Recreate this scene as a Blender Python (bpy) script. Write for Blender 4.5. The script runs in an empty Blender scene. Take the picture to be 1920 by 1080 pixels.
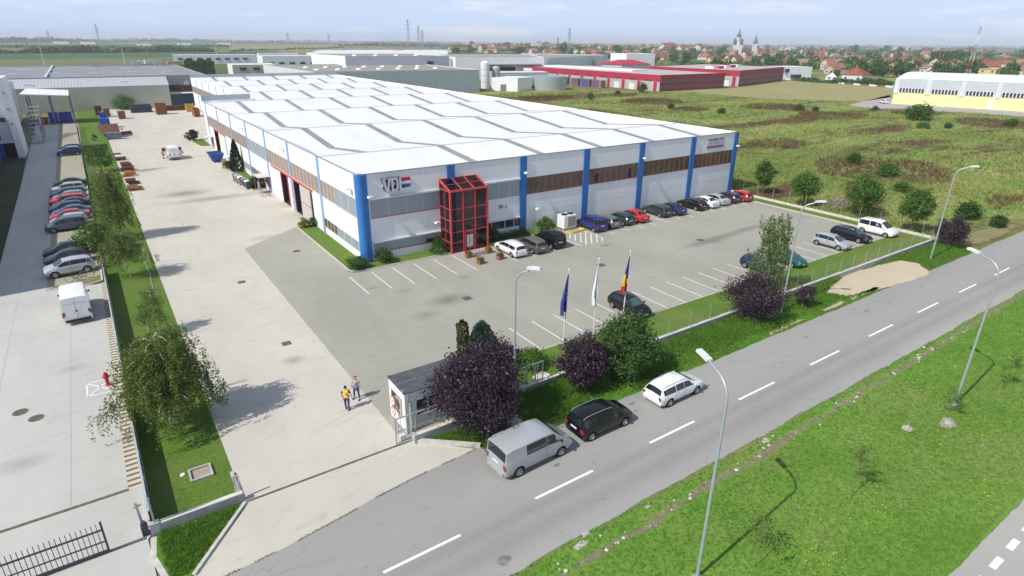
import bpy, bmesh, math, random
import numpy as np
from mathutils import Vector, Matrix
R = math.radians
C = bpy.context.scene.collection
SC = bpy.context.scene

# ------------------------------------------------------------------ camera (drone, 22 m up)
CAMH = 22.0
FPX = 1122.18                                   # focal length in 1920-wide pixels
CR = Vector((0.82648496, -0.56290149, 0.0080326))
CU = Vector((0.20810396, 0.31874608, 0.92471275))
CF = Vector((0.52308255, 0.76258957, -0.38058087))
cam = bpy.data.cameras.new('camera')
cam.sensor_fit = 'HORIZONTAL'; cam.sensor_width = 36.0
cam.lens = 36.0 * FPX / 1920.0
cam.clip_start = 0.5; cam.clip_end = 40000.0
camo = bpy.data.objects.new('camera', cam); C.objects.link(camo)
camo.matrix_world = Matrix(((CR.x, CU.x, -CF.x, 0), (CR.y, CU.y, -CF.y, 0), (CR.z, CU.z, -CF.z, CAMH), (0, 0, 0, 1)))
SC.camera = camo

def at(px, py, z=0.0):
    """ground point (at height z) under a pixel of the 1920x1080 photograph"""
    d = CR * (px - 960) - CU * (py - 540) + CF * FPX
    t = (CAMH - z) / -d.z
    return Vector((d.x * t, d.y * t, z))

# ------------------------------------------------------------------ sky, sun, exposure
SUN_EL, SUN_TO = 46.5, 5.0                      # elevation; shadows fall towards this azimuth (from +X)
w = bpy.data.worlds.new('World'); SC.world = w; w.use_nodes = True
nt = w.node_tree; nt.nodes.clear()
wo = nt.nodes.new('ShaderNodeOutputWorld'); bg = nt.nodes.new('ShaderNodeBackground')
sky = nt.nodes.new('ShaderNodeTexSky'); sky.sky_type = 'NISHITA'; sky.sun_disc = False
sky.sun_elevation = R(SUN_EL); sky.sun_rotation = R(265.0)
sky.altitude = 100; sky.air_density = 1.0; sky.dust_density = 0.3; sky.ozone_density = 2.0
bg.inputs['Strength'].default_value = 0.10
tcw = nt.nodes.new('ShaderNodeTexCoord'); mp = nt.nodes.new('ShaderNodeMapping')
mp.inputs['Scale'].default_value = (2.2, 2.2, 16.0); mp.inputs['Location'].default_value = (3.1, 0.4, 0.3)
cn = nt.nodes.new('ShaderNodeTexNoise'); cn.inputs['Scale'].default_value = 2.2; cn.inputs['Detail'].default_value = 7; cn.inputs['Roughness'].default_value = .55
cr = nt.nodes.new('ShaderNodeValToRGB')
cr.color_ramp.elements[0].position = .50; cr.color_ramp.elements[0].color = (0, 0, 0, 1)
cr.color_ramp.elements[1].position = .70; cr.color_ramp.elements[1].color = (.8, .8, .8, 1)
cmx = nt.nodes.new('ShaderNodeMixRGB'); cmx.inputs['Color2'].default_value = (9.3, 9.2, 9.4, 1)
nt.links.new(tcw.outputs['Generated'], mp.inputs['Vector']); nt.links.new(mp.outputs['Vector'], cn.inputs['Vector'])
nt.links.new(cn.outputs['Fac'], cr.inputs['Fac']); nt.links.new(cr.outputs['Color'], cmx.inputs['Fac'])
air = nt.nodes.new('ShaderNodeMixRGB'); sz = nt.nodes.new('ShaderNodeSeparateXYZ'); nt.links.new(tcw.outputs['Generated'], sz.inputs['Vector']); ar = nt.nodes.new('ShaderNodeValToRGB'); ar.color_ramp.elements[0].position = .03; ar.color_ramp.elements[0].color = (.92,) * 3 + (1,); ar.color_ramp.elements[1].position = .42; ar.color_ramp.elements[1].color = (.18,) * 3 + (1,)
nt.links.new(sz.outputs['Z'], ar.inputs['Fac']); nt.links.new(ar.outputs['Color'], air.inputs['Fac']); air.inputs['Color2'].default_value = (5.9, 7.2, 9.9, 1)   # summer haze: pale blue all over
nt.links.new(sky.outputs['Color'], air.inputs['Color1']); nt.links.new(air.outputs['Color'], cmx.inputs['Color1']); nt.links.new(cmx.outputs['Color'], bg.inputs['Color'])
nt.links.new(bg.outputs['Background'], wo.inputs['Surface'])
sun = bpy.data.lights.new('sun', 'SUN'); sun.energy = 4.3; sun.angle = R(0.53); sun.color = (1.0, .955, .88)
suno = bpy.data.objects.new('sun', sun); C.objects.link(suno)
sd = Vector((math.cos(R(SUN_TO)) * math.cos(R(SUN_EL)), math.sin(R(SUN_TO)) * math.cos(R(SUN_EL)), -math.sin(R(SUN_EL))))
suno.rotation_euler = sd.to_track_quat('-Z', 'Y').to_euler()
SC.view_settings.view_transform = 'Standard'; SC.view_settings.look = 'None'
SC.view_settings.exposure = 0.12; SC.view_settings.gamma = 1.0
SC.render.engine = 'CYCLES'
SC.cycles.max_bounces = 6; SC.cycles.diffuse_bounces = 3; SC.cycles.glossy_bounces = 3
SC.cycles.transparent_max_bounces = 12; SC.cycles.volume_bounces = 0
SC.cycles.use_denoising = True

# ------------------------------------------------------------------ helpers
def setp(o, label=None, cat=None, group=None, kind=None):
    if label: o['label'] = label
    if cat: o['category'] = cat
    if group: o['group'] = group
    if kind: o['kind'] = kind
    return o

def thing(name, label, cat, loc=(0, 0, 0), rz=0.0, group=None):
    o = bpy.data.objects.new(name, None); C.objects.link(o)
    o.location = loc; o.rotation_euler = (0, 0, rz); o.empty_display_size = .2
    return setp(o, label, cat, group)

def worldloc(o):
    v = Vector((0, 0, 0))
    while o is not None:
        v += o.location; o = o.parent
    return v

class MB:
    """collects faces; obj() links them as ONE mesh object"""
    def __init__(s): s.v = []; s.f = []; s.m = []
    def face(s, pts, mi=0):
        n = len(s.v); s.v += [tuple(p) for p in pts]; s.f.append(list(range(n, n + len(pts)))); s.m.append(mi)
    def box(s, x0, x1, y0, y1, z0, z1, mi=0):
        a = [(x0, y0, z0), (x1, y0, z0), (x1, y1, z0), (x0, y1, z0), (x0, y0, z1), (x1, y0, z1), (x1, y1, z1), (x0, y1, z1)]
        n = len(s.v); s.v += a
        for q in ((3, 2, 1, 0), (4, 5, 6, 7), (0, 1, 5, 4), (1, 2, 6, 5), (2, 3, 7, 6), (3, 0, 4, 7)):
            s.f.append([n + i for i in q]); s.m.append(mi)
        return s
    def prism(s, poly, z0, z1, mi=0, side=None):
        n = len(poly)
        s.face([(p[0], p[1], z1) for p in poly], mi); s.face([(p[0], p[1], z0) for p in reversed(poly)], mi)
        for i in range(n):
            a, b = poly[i], poly[(i + 1) % n]
            s.face([(a[0], a[1], z0), (b[0], b[1], z0), (b[0], b[1], z1), (a[0], a[1], z1)], mi if side is None else side)
        return s
    def beam(s, p0, p1, wx, wz, mi=0):
        p0, p1 = Vector(p0), Vector(p1); d = (p1 - p0).normalized()
        up = Vector((0, 0, 1)) if abs(d.z) < .95 else Vector((1, 0, 0))
        a = d.cross(up).normalized() * wx / 2; b = a.cross(d).normalized() * wz / 2
        n = len(s.v)
        for p in (p0, p1): s.v += [tuple(p - a - b), tuple(p + a - b), tuple(p + a + b), tuple(p - a + b)]
        for q in ((0, 1, 2, 3), (7, 6, 5, 4), (0, 4, 5, 1), (1, 5, 6, 2), (2, 6, 7, 3), (3, 7, 4, 0)):
            s.f.append([n + i for i in q]); s.m.append(mi)
        return s
    def tube(s, pts, rads, n=8, mi=0, cap=True):
        pts = [Vector(p) for p in pts]
        if not hasattr(rads, '__len__'): rads = [rads] * len(pts)
        base = len(s.v); ref = None
        for i, p in enumerate(pts):
            d = (pts[min(i + 1, len(pts) - 1)] - pts[max(i - 1, 0)]).normalized()
            if ref is None:
                ref = d.orthogonal().normalized()
            a = (ref - d * ref.dot(d))
            a = a.normalized() if a.length > 1e-6 else d.orthogonal().normalized()
            ref = a; b = d.cross(a)
            for k in range(n):
                t = 2 * math.pi * k / n
                s.v.append(tuple(p + (a * math.cos(t) + b * math.sin(t)) * rads[i]))
        for i in range(len(pts) - 1):
            for k in range(n):
                k2 = (k + 1) % n
                s.f.append([base + i * n + k, base + i * n + k2, base + (i + 1) * n + k2, base + (i + 1) * n + k]); s.m.append(mi)
        if cap:
            s.f.append([base + k for k in reversed(range(n))]); s.m.append(mi)
            e = base + (len(pts) - 1) * n
            s.f.append([e + k for k in range(n)]); s.m.append(mi)
        return s
    def lathe(s, prof, c=(0, 0, 0), axis='Z', n=16, mi=0, cap=True):
        base = len(s.v)
        for r, h in prof:
            for k in range(n):
                t = 2 * math.pi * k / n
                x, y = r * math.cos(t), r * math.sin(t)
                q = (x, y, h) if axis == 'Z' else ((x, h, y) if axis == 'Y' else (h, x, y))
                s.v.append((c[0] + q[0], c[1] + q[1], c[2] + q[2]))
        for i in range(len(prof) - 1):
            for k in range(n):
                k2 = (k + 1) % n
                s.f.append([base + i * n + k, base + i * n + k2, base + (i + 1) * n + k2, base + (i + 1) * n + k]); s.m.append(mi)
        if not cap: return s
        s.f.append([base + k for k in range(n)]); s.m.append(mi)
        s.f.append([base + (len(prof) - 1) * n + k for k in range(n)]); s.m.append(mi)
        return s
    def mesh(s, name, mats, smooth=None):
        me = bpy.data.meshes.new(name); me.from_pydata(s.v, [], s.f)
        for m in (mats if isinstance(mats, (list, tuple)) else [mats]): me.materials.append(m)
        me.polygons.foreach_set('material_index', s.m)
        bm = bmesh.new(); bm.from_mesh(me)
        if smooth is not None: bmesh.ops.remove_doubles(bm, verts=bm.verts, dist=1e-4)
        bmesh.ops.recalc_face_normals(bm, faces=bm.faces); bm.to_mesh(me); bm.free()
        if smooth is not None:
            me.polygons.foreach_set('use_smooth', [True] * len(me.polygons)); me.set_sharp_from_angle(angle=R(smooth))
        me.update(); return me
    def obj(s, name, mats, parent=None, loc=None, smooth=None, local=False, label=None, cat=None, group=None, kind=None):
        """loc: object origin (vertices are world); parent: vertices are world unless local"""
        off = Vector(loc) if loc is not None else (worldloc(parent) if (parent is not None and not local) else Vector((0, 0, 0)))
        if not (parent is not None and local) and off.length > 0 :
            s.v = [(v[0] - off.x, v[1] - off.y, v[2] - off.z) for v in s.v]
        o = bpy.data.objects.new(name, s.mesh(name, mats, smooth)); C.objects.link(o)
        if parent is not None: o.parent = parent
        elif loc is not None: o.location = loc
        return setp(o, label, cat, group, kind)

def quads_mesh(name, V, mats, midx=None, k=4):
    """V: (N*k,3) array, k-gons; fast bulk mesh"""
    V = np.asarray(V, dtype=np.float32).reshape(-1, 3); N = len(V) // k
    me = bpy.data.meshes.new(name)
    me.vertices.add(len(V)); me.vertices.foreach_set('co', V.ravel())
    me.loops.add(len(V)); me.loops.foreach_set('vertex_index', np.arange(len(V), dtype=np.int32))
    me.polygons.add(N)
    me.polygons.foreach_set('loop_start', np.arange(0, len(V), k, dtype=np.int32))
    me.polygons.foreach_set('loop_total', np.full(N, k, dtype=np.int32))
    for m in (mats if isinstance(mats, (list, tuple)) else [mats]): me.materials.append(m)
    if midx is not None: me.polygons.foreach_set('material_index', np.asarray(midx, dtype=np.int32))
    me.update(); me.validate(); return me

def link(name, me, parent=None, loc=(0, 0, 0), **kw):
    o = bpy.data.objects.new(name, me); C.objects.link(o); o.location = loc
    if parent is not None: o.parent = parent
    return setp(o, **kw)

def copy_tree(o, parent=None):
    c = o.copy(); C.objects.link(c)
    if parent is not None: c.parent = parent
    for ch in list(o.children): copy_tree(ch, c)
    return c

# ------------------------------------------------------------------ materials
class N:
    def __init__(s, name):
        s.m = bpy.data.materials.new(name); s.m.use_nodes = True; s.t = s.m.node_tree
        s.b = s.t.nodes['Principled BSDF']; s.out = s.t.nodes['Material Output']
    def n(s, typ, **kw):
        x = s.t.nodes.new('ShaderNode' + typ)
        for k, v in kw.items():
            if k in x.inputs: x.inputs[k].default_value = v
            else: setattr(x, k, v)
        return x
    def l(s, a, b): s.t.links.new(a, b)
    def coord(s, scale=(1, 1, 1), rot=(0, 0, 0), kind='Object'):
        tc = s.n('TexCoord'); mp = s.n('Mapping'); mp.inputs['Scale'].default_value = scale; mp.inputs['Rotation'].default_value = rot
        s.l(tc.outputs[kind], mp.inputs['Vector']); return mp.outputs['Vector']
    def noise(s, scale, detail=4, rough=.55, vec=None, dist=0):
        x = s.n('TexNoise', Scale=scale, Detail=detail, Roughness=rough, Distortion=dist)
        s.l(vec if vec is not None else s.coord(), x.inputs['Vector']); return x.outputs['Fac']
    def ramp(s, fac, stops):
        x = s.n('ValToRGB'); e = x.color_ramp.elements
        while len(e) < len(stops): e.new(.5)
        for el, (p, c) in zip(e, stops): el.position = p; el.color = (*c, 1) if len(c) == 3 else c
        s.l(fac, x.inputs['Fac']); return x.outputs['Color']
    def mix(s, fac, a, b, mode='MIX'):
        x = s.n('MixRGB', blend_type=mode)
        for i, v in (('Fac', fac), ('Color1', a), ('Color2', b)):
            if hasattr(v, 'links'): s.l(v, x.inputs[i])
            elif i == 'Fac': x.inputs[i].default_value = v
            else: x.inputs[i].default_value = (*v, 1)
        return x.outputs['Color']
    def math(s, op, a, b=0.0):
        x = s.n('Math', operation=op)
        for i, v in ((0, a), (1, b)):
            if hasattr(v, 'links'): s.l(v, x.inputs[i])
            else: x.inputs[i].default_value = v
        return x.outputs[0]
    def col(s, c):
        if hasattr(c, 'links'): s.l(c, s.b.inputs['Base Color'])
        else: s.b.inputs['Base Color'].default_value = (*c, 1)
    def bump(s, h, strength=.3, dist=.05):
        x = s.n('Bump', Strength=strength, Distance=dist); s.l(h, x.inputs['Height']); s.l(x.outputs['Normal'], s.b.inputs['Normal'])
    def set(s, rough=.8, metal=0, spec=.3, coat=0):
        s.b.inputs['Roughness'].default_value = rough; s.b.inputs['Metallic'].default_value = metal
        s.b.inputs['Specular IOR Level'].default_value = spec; s.b.inputs['Coat Weight'].default_value = coat; s.b.inputs['Coat Roughness'].default_value = .04
        return s.m

def mul(c, k): return tuple(max(0, min(1, x * k)) for x in c)
def plain(name, c, rough=.7, metal=0, spec=.3, coat=0, var=.12, vs=1.5, bump=0, bs=30):
    n = N(name)
    if var: n.col(n.ramp(n.noise(vs, 5), [(.3, mul(c, 1 - var)), (.7, mul(c, 1 + var))]))
    else: n.col(c)
    if bump: n.bump(n.noise(bs, 3), bump, .02)
    return n.set(rough, metal, spec, coat)

def ribbed(name, c, axis=0, pitch=.35, depth=.25, rough=.5, metal=0, var=.06, cvar=.18):
    """profiled sheet: ribs run up the wall / down the slope"""
    n = N(name); sc = [0, 0, 0]; sc[axis] = 1.0 / pitch
    wv = n.n('TexWave', wave_type='BANDS', bands_direction='XYZ'[axis]); wv.inputs['Scale'].default_value = .31831 * 1.0 / pitch * 1.0
    tc = n.n('TexCoord'); n.l(tc.outputs['Object'], wv.inputs['Vector'])
    base = n.ramp(n.noise(.35, 5), [(.3, mul(c, 1 - var)), (.7, mul(c, 1 + var))])
    n.col(n.mix(n.ramp(wv.outputs['Fac'], [(.0, (0, 0, 0)), (.35, (1, 1, 1))]), n.mix(1.0, base, (1 - cvar,) * 3, 'MULTIPLY'), base))
    n.bump(wv.outputs['Fac'], depth, .05)
    return n.set(rough, metal, .35)

def leafmat(name, c0, c1, trans=.3, rough=.6, ns=.9):
    n = N(name); geo = n.n('NewGeometry')
    rnd = geo.outputs['Random Per Island']
    big = n.noise(ns, 2)
    f = n.math('ADD', n.math('MULTIPLY', rnd, .55), n.math('MULTIPLY', big, .55))
    c = n.ramp(f, [(.15, c0), (.85, c1)])
    n.col(c); n.set(rough, 0, .25)
    tr = n.n('BsdfTranslucent'); n.l(c, tr.inputs['Color'])
    mx = n.n('MixShader'); mx.inputs['Fac'].default_value = trans
    n.l(n.b.outputs['BSDF'], mx.inputs[1]); n.l(tr.outputs['BSDF'], mx.inputs[2]); n.l(mx.outputs['Shader'], n.out.inputs['Surface'])
    return n.m
# ------------------------------------------------------------------ ground, roads, yards
rng = np.random.default_rng(7); random.seed(7)

def lawncol(n, base, alt, dry, s=1.0):
    v = n.coord()
    a = n.noise(.35 * s, 5, .6, v); b = n.noise(6 * s, 4, .65, v); c = n.noise(.12 * s, 4, .6, v); d = n.noise(45 * s, 2, .6, v)
    k = n.mix(n.ramp(a, [(.35, (0, 0, 0)), (.65, (1, 1, 1))]), base, alt)
    k = n.mix(n.ramp(c, [(.47, (0, 0, 0)), (.68, (.8, .8, .8))]), k, dry)
    k = n.mix(1.0, k, n.ramp(b, [(.25, (.62, .62, .62)), (.75, (1.3, 1.3, 1.3))]), 'MULTIPLY')
    k = n.mix(1.0, k, n.ramp(d, [(.25, (.7, .7, .7)), (.75, (1.25, 1.25, 1.25))]), 'MULTIPLY')
    return k, b
def lawn(name, base, alt, dry, s=1.0, bump=.6):
    n = N(name); k, b = lawncol(n, base, alt, dry, s); n.col(k)
    n.bump(n.noise(28 * s, 3), bump, .05); return n.set(.9, 0, .12)

def meadowcol(n):
    v = n.coord((.55, 1, 1), (0, 0, R(-20)))
    a = n.noise(.02, 6, .62, v); b = n.noise(.16, 5, .65, v); c = n.noise(.045, 6, .7, n.coord((.3, 1, 1), (0, 0, R(-35)))); d = n.noise(1.6, 4, .7, v)
    e = n.noise(.03, 5, .6, n.coord((.5, 1, 1), (0, 0, R(-30)), 'Object'))
    k = n.mix(n.ramp(a, [(.35, (0, 0, 0)), (.65, (1, 1, 1))]), (.19, .235, .065), (.31, .30, .11))
    k = n.mix(n.ramp(b, [(.42, (0, 0, 0)), (.66, (.85, .85, .85))]), k, (.145, .235, .052))
    k = n.mix(n.ramp(c, [(.51, (0, 0, 0)), (.58, (.9, .9, .9))]), k, (.135, .088, .05))
    k = n.mix(n.ramp(e, [(.60, (0, 0, 0)), (.68, (.6, .6, .6))]), k, (.33, .27, .11))
    k = n.mix(1.0, k, n.ramp(d, [(.25, (.6, .6, .6)), (.75, (1.35, 1.35, 1.35))]), 'MULTIPLY')
    return k

def concrete(name, c, stain, sx=1.0, tint=(.56, .45, .30), spots=()):
    n = N(name); v = n.coord((1, .45, 1)); v2 = n.coord((.35, 1, 1))
    a = n.noise(.16, 7, .68, v); b = n.noise(1.3, 6, .7, v2, .6); f = n.noise(22, 3, .6); g = n.noise(.45, 6, .75, n.coord((.6, 1.4, 1)), 1.2)
    k = n.mix(n.ramp(a, [(.32, (0, 0, 0)), (.68, (1, 1, 1))]), mul(c, .9), mul(c, 1.08))
    k = n.mix(n.ramp(b, [(.55, (0, 0, 0)), (.78, (stain,) * 3)]), k, mul(c, .62))
    k = n.mix(n.ramp(g, [(.62, (0, 0, 0)), (.78, (stain * .8,) * 3)]), k, mul(tint, .95))
    k = n.mix(1.0, k, n.ramp(f, [(.3, (.93,) * 3), (.7, (1.06,) * 3)]), 'MULTIPLY')
    tot = None
    for px, py, rx, ry, st in spots:                         # dirty marks with a place of their own on the slab
        p = at(px, py); mp_ = n.n('Mapping', vector_type='POINT'); tc_ = n.n('TexCoord'); mp_.inputs['Location'].default_value = (-p.x / rx, -p.y / ry, 0); mp_.inputs['Scale'].default_value = (1 / rx, 1 / ry, 0); n.l(tc_.outputs['Object'], mp_.inputs['Vector'])
        ln = n.n('VectorMath', operation='LENGTH'); n.l(mp_.outputs['Vector'], ln.inputs[0]); q = n.math('MULTIPLY', n.math('MAXIMUM', n.math('SUBTRACT', 1.0, ln.outputs['Value']), 0.0), st); tot = q if tot is None else n.math('ADD', tot, q)
    if tot is not None:
        k = n.mix(n.ramp(n.math('MULTIPLY', tot, n.math('ADD', n.noise(1.8, 5, .75, n.coord((.6, 1, 1))), .35)), [(.06, (0, 0, 0)), (.75, (.85,) * 3)]), k, mul(c, .42))
    n.col(k); n.bump(f, .08, .01); return n.set(.88, 0, .2)

# far farmland: patchwork of fields on one sheet that reaches the horizon
n = N('farmland')
vo = n.n('TexVoronoi', feature='F1', distance='CHEBYCHEV'); vo.inputs['Scale'].default_value = 1.0; vo.inputs['Randomness'].default_value = .75
n.l(n.coord((1 / 520., 1 / 260., 1), (0, 0, R(-18))), vo.inputs['Vector'])
sp = n.n('SeparateColor'); n.l(vo.outputs['Color'], sp.inputs['Color'])
fc = n.ramp(sp.outputs[0], [(.0, (.075, .115, .035)), (.25, (.115, .14, .045)), (.45, (.20, .185, .075)), (.62, (.10, .13, .04)), (.8, (.26, .225, .11)), (1., (.06, .10, .04))])
fc = n.mix(1.0, fc, n.ramp(n.noise(.02, 6, .7), [(.3, (.75,) * 3), (.7, (1.2,) * 3)]), 'MULTIPLY')
n.col(fc); M_FARM = n.set(.95, 0, .1)
b = MB(); b.face([(-6000, -1200, -.05), (8500, -1200, -.05), (8500, 8500, -.05), (-6000, 8500, -.05)])
b.obj('ground', M_FARM, kind='structure')

M_LAWN = lawn('lawn_grass', (.095, .175, .025), (.13, .205, .035), (.185, .20, .055))
M_LAWN2 = lawn('strip_grass', (.085, .17, .024), (.115, .195, .03), (.15, .18, .05))
n = N('verge_grass'); k, b = lawncol(n, (.122, .255, .034), (.17, .305, .050), (.25, .285, .09), .7)
sx = n.n('SeparateXYZ'); tcn = n.n('TexCoord'); n.l(tcn.outputs['Object'], sx.inputs['Vector'])
ln_ = n.math('SUBTRACT', sx.outputs[1], n.math('ADD', n.math('MULTIPLY', sx.outputs[0], .018), 14.78))    # worn drainage line
ds_ = n.math('ABSOLUTE', n.math('ADD', ln_, n.math('MULTIPLY', n.math('SUBTRACT', n.noise(.5, 4), .5), 1.2)))
wr_ = n.math('SUBTRACT', n.math('ADD', n.math('MULTIPLY', n.noise(.38, 5, .7, n.coord((1, 2, 1))), 1.0), n.math('MULTIPLY', n.noise(3.5, 4, .7), .5)), n.math('MULTIPLY', ds_, 1.15))
k = n.mix(n.ramp(wr_, [(.50, (0, 0, 0)), (.62, (.9,) * 3)]), k, n.ramp(n.noise(2.5, 5, .7), [(.3, (.17, .14, .085)), (.55, (.25, .21, .145)), (.75, (.45, .41, .33))]))
ed_ = n.math('SUBTRACT', n.math('ADD', n.math('SUBTRACT', sx.outputs[1], 15.85), n.math('MULTIPLY', n.noise(1.2, 5, .7), .8)), .55)   # thin grass at the road edge
k = n.mix(n.ramp(ed_, [(.05, (0, 0, 0)), (.45, (.55,) * 3)]), k, (.20, .18, .11))
n.col(k); n.bump(n.noise(28, 3), 1.0, .05); M_VERGE = n.set(.9, 0, .12)
M_WEED = lawn('rough_grass', (.09, .215, .024), (.125, .25, .03), (.14, .20, .045), .8, 1.0)
n = N('meadow_ground'); n.col(meadowcol(n)); n.bump(n.noise(3, 4), .5, .2); M_MEADOW = n.set(.95, 0, .1)
M_YARD = concrete('pale_concrete', (.515, .485, .42), .75, spots=((345, 363, 5, 3, 1), (400, 372, 9, 2.2, .8), (270, 320, 2.5, 2, 1), (292, 316, 3, 1.6, .8), (550, 675, 1.2, 1, .7), (500, 445, 3, 1.5, .5), (330, 300, 3, 2, .5), (640, 560, 1.5, .8, .4)))
M_YARD2 = concrete('grey_concrete', (.47, .465, .43), .5, tint=(.40, .39, .35), spots=((40, 870, 2, 1.2, .5), (140, 690, 1.5, 1, .4)))
M_PAVE = concrete('parking_pavers', (.335, .325, .275), .5, tint=(.28, .26, .22), spots=((840, 562, 3.0, 1.8, .8), (800, 590, 2, 1.4, .5), (1330, 452, 7, 1.2, .8), (1400, 430, 8, 1.0, .7), (1135, 460, 1.2, .6, .8), (985, 660, .9, .7, 1), (1000, 655, .8, .6, 1), (870, 520, 1.4, .7, .5), (760, 545, 1.2, .7, .5), (1545, 490, .9, .6, 1), (1590, 470, .9, .6, .9), (1370, 540, .8, .6, .8), (700, 540, 1, .6, .4), (1450, 490, 2, .7, .5)))
M_ASPH = None
n = N('worn_asphalt')
sx = n.n('SeparateXYZ'); tcn = n.n('TexCoord'); n.l(tcn.outputs['Object'], sx.inputs['Vector'])
a = n.noise(.10, 6, .65, n.coord((.35, 1, 1))); b_ = n.noise(2.2, 5, .7, n.coord((.5, 1.3, 1)), .8); f = n.noise(60, 2)
k = n.mix(n.ramp(a, [(.3, (0, 0, 0)), (.7, (1, 1, 1))]), (.27, .262, .248), (.325, .315, .298))
tr = n.ramp(n.math('DIVIDE', n.math('SUBTRACT', sx.outputs[1], 16.3), 7.7), [(0, (1.12,) * 3), (.10, (1.06,) * 3), (.20, (.9,) * 3), (.30, (1.02,) * 3), (.36, (.9,) * 3), (.44, (1.03,) * 3), (.62, (1.06,) * 3), (1, (1.02,) * 3)])
k = n.mix(1.0, k, tr, 'MULTIPLY')
k = n.mix(n.ramp(b_, [(.60, (0, 0, 0)), (.72, (.6,) * 3)]), k, (.16, .155, .15))
vc = n.n('TexVoronoi', feature='DISTANCE_TO_EDGE'); vc.inputs['Scale'].default_value = .22; dv = n.n('VectorMath', operation='ADD'); nv = n.n('TexNoise', Scale=1.1, Detail=5.0); n.l(n.coord(), nv.inputs['Vector']); n.l(n.coord((.6, 1, 1)), dv.inputs[0]); n.l(nv.outputs['Color'], dv.inputs[1]); n.l(dv.outputs[0], vc.inputs['Vector'])
ck_ = n.math('MULTIPLY', n.ramp(vc.outputs['Distance'], [(.0, (1, 1, 1)), (.008, (0, 0, 0))]), n.ramp(n.noise(.25, 3), [(.50, (0, 0, 0)), (.62, (.4,) * 3)]))
k = n.mix(ck_, k, (.13, .125, .12))
k = n.mix(1.0, k, n.ramp(f, [(.3, (.93,) * 3), (.7, (1.07,) * 3)]), 'MULTIPLY')
n.col(k); n.bump(f, .12, .01); M_ASPH = n.set(.85, 0, .25)
M_PATH = concrete('path_asphalt', (.37, .355, .33), .2, tint=(.3, .29, .27))
M_DARKP = concrete('dark_pavers', (.335, .315, .235), .3, tint=(.3, .25, .17))
M_GRAVEL = concrete('sandy_gravel', (.50, .42, .30), .5, tint=(.38, .30, .20))
M_DIRT = concrete('bare_earth', (.30, .24, .16), .5, tint=(.2, .15, .10))
M_KERB = plain('kerb_stone', (.50, .49, .45), .85, var=.15, vs=3)
M_WHITE = plain('road_paint', (.82, .82, .80), .6, var=.07, vs=3)
M_PARKW = plain('parking_paint', (.70, .69, .66), .7, var=.12, vs=4)
M_DRAIN = plain('rusty_iron', (.13, .105, .08), .8, var=.4, vs=4)
M_GRATE = plain('cast_iron', (.12, .115, .105), .7, var=.3, vs=8)

def sheet(name, poly, z, mat, kind='structure', jag=0, step=.35, edges=None):
    pts = []
    for i, p in enumerate(poly):
        q = poly[(i + 1) % len(poly)]; L = math.dist(p, q)
        if jag and (edges is None or i in edges) and L > step and L < 260:
            k = int(L / step); nx, ny = (q[1] - p[1]) / L, -(q[0] - p[0]) / L; o = 0
            for j in range(k):
                o = o * .8 + random.uniform(-jag, jag) * .6; o2 = 0 if j == 0 else o
                pts.append((p[0] + (q[0] - p[0]) * j / k + nx * o2, p[1] + (q[1] - p[1]) * j / k + ny * o2))
        else: pts.append(p)
    m = MB(); m.face([(x, y, z) for x, y in pts]); return m.obj(name, mat, kind=kind)

sheet('meadow', [(82.5, 24.3), (700, 24.3), (700, 320), (330, 320), (280, 216), (231, 213), (203, 250), (84, 255)], -.03, M_MEADOW)
sheet('meadow', [(-30, -60), (900, -60), (900, 1.9), (-30, 1.9)], -.03, M_MEADOW)
road = sheet('road', [(-70, 16.35), (110, 16.35), (900, 16.35), (900, 24.0), (110, 24.0), (-70, 24.0)], 0.0, M_ASPH, jag=.09, edges=(0, 4))
sheet('grass_verge', [(-70, 5.3), (900, 5.3), (900, 16.6), (-70, 16.6)], -.012, M_VERGE)
sheet('bike_path', [(-70, 1.9), (110, 1.9), (110, 5.32), (-70, 5.32)], 0.0, M_PATH, jag=.06, edges=(2,))
sheet('rough_verge', [(14.9, 23.7), (82.5, 23.7), (82.5, 28.05), (11.9, 28.05), (11.9, 27.2)], -.012, M_WEED)
sheet('rough_verge', [(82.5, 23.7), (900, 23.7), (900, 24.3), (82.5, 24.3)], -.012, M_WEED)
sheet('gravel_patch', [tuple(at(*q)[:2]) for q in ((1549, 549), (1560, 535), (1580, 517), (1640, 499), (1690, 488), (1722, 494), (1741, 507), (1738, 515), (1700, 528), (1640, 546), (1585, 556))], .012, M_GRAVEL, jag=.16)
sheet('dirt_track', [(84, 25.0), (96, 25.2), (99, 26.0), (93, 27.0), (87.5, 27.6), (85.5, 26.4)], -.008, lawn('thin_grass', (.24, .21, .10), (.30, .25, .14), (.17, .19, .06)), jag=.4)
for q in ([(55.2, 24.35), (60.4, 24.3), (60.3, 24.75), (55.5, 24.85)], [(42.2, 24.2), (47.5, 24.25), (47, 24.55), (42.6, 24.6)], [(50.5, 24.3), (54, 24.3), (54, 24.7), (50.6, 24.65)]):
    sheet('gravel_patch', q, .012, M_GRAVEL, jag=.1, step=.2)
for px, py, r_ in ((1088, 1022, .42), (1099, 1001, .30), (1214, 950, .22), (1437, 826, .38)):
    p = at(px, py); sheet('worn_patch', [(p.x + r_ * math.cos(t) * random.uniform(.6, 1.3), p.y + .5 * r_ * math.sin(t) * random.uniform(.6, 1.3)) for t in [i * math.pi / 6 for i in range(12)]], .005, plain('pale_patch', (.42, .40, .36), .9, var=.2, vs=4), jag=.05, step=.1)

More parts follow.
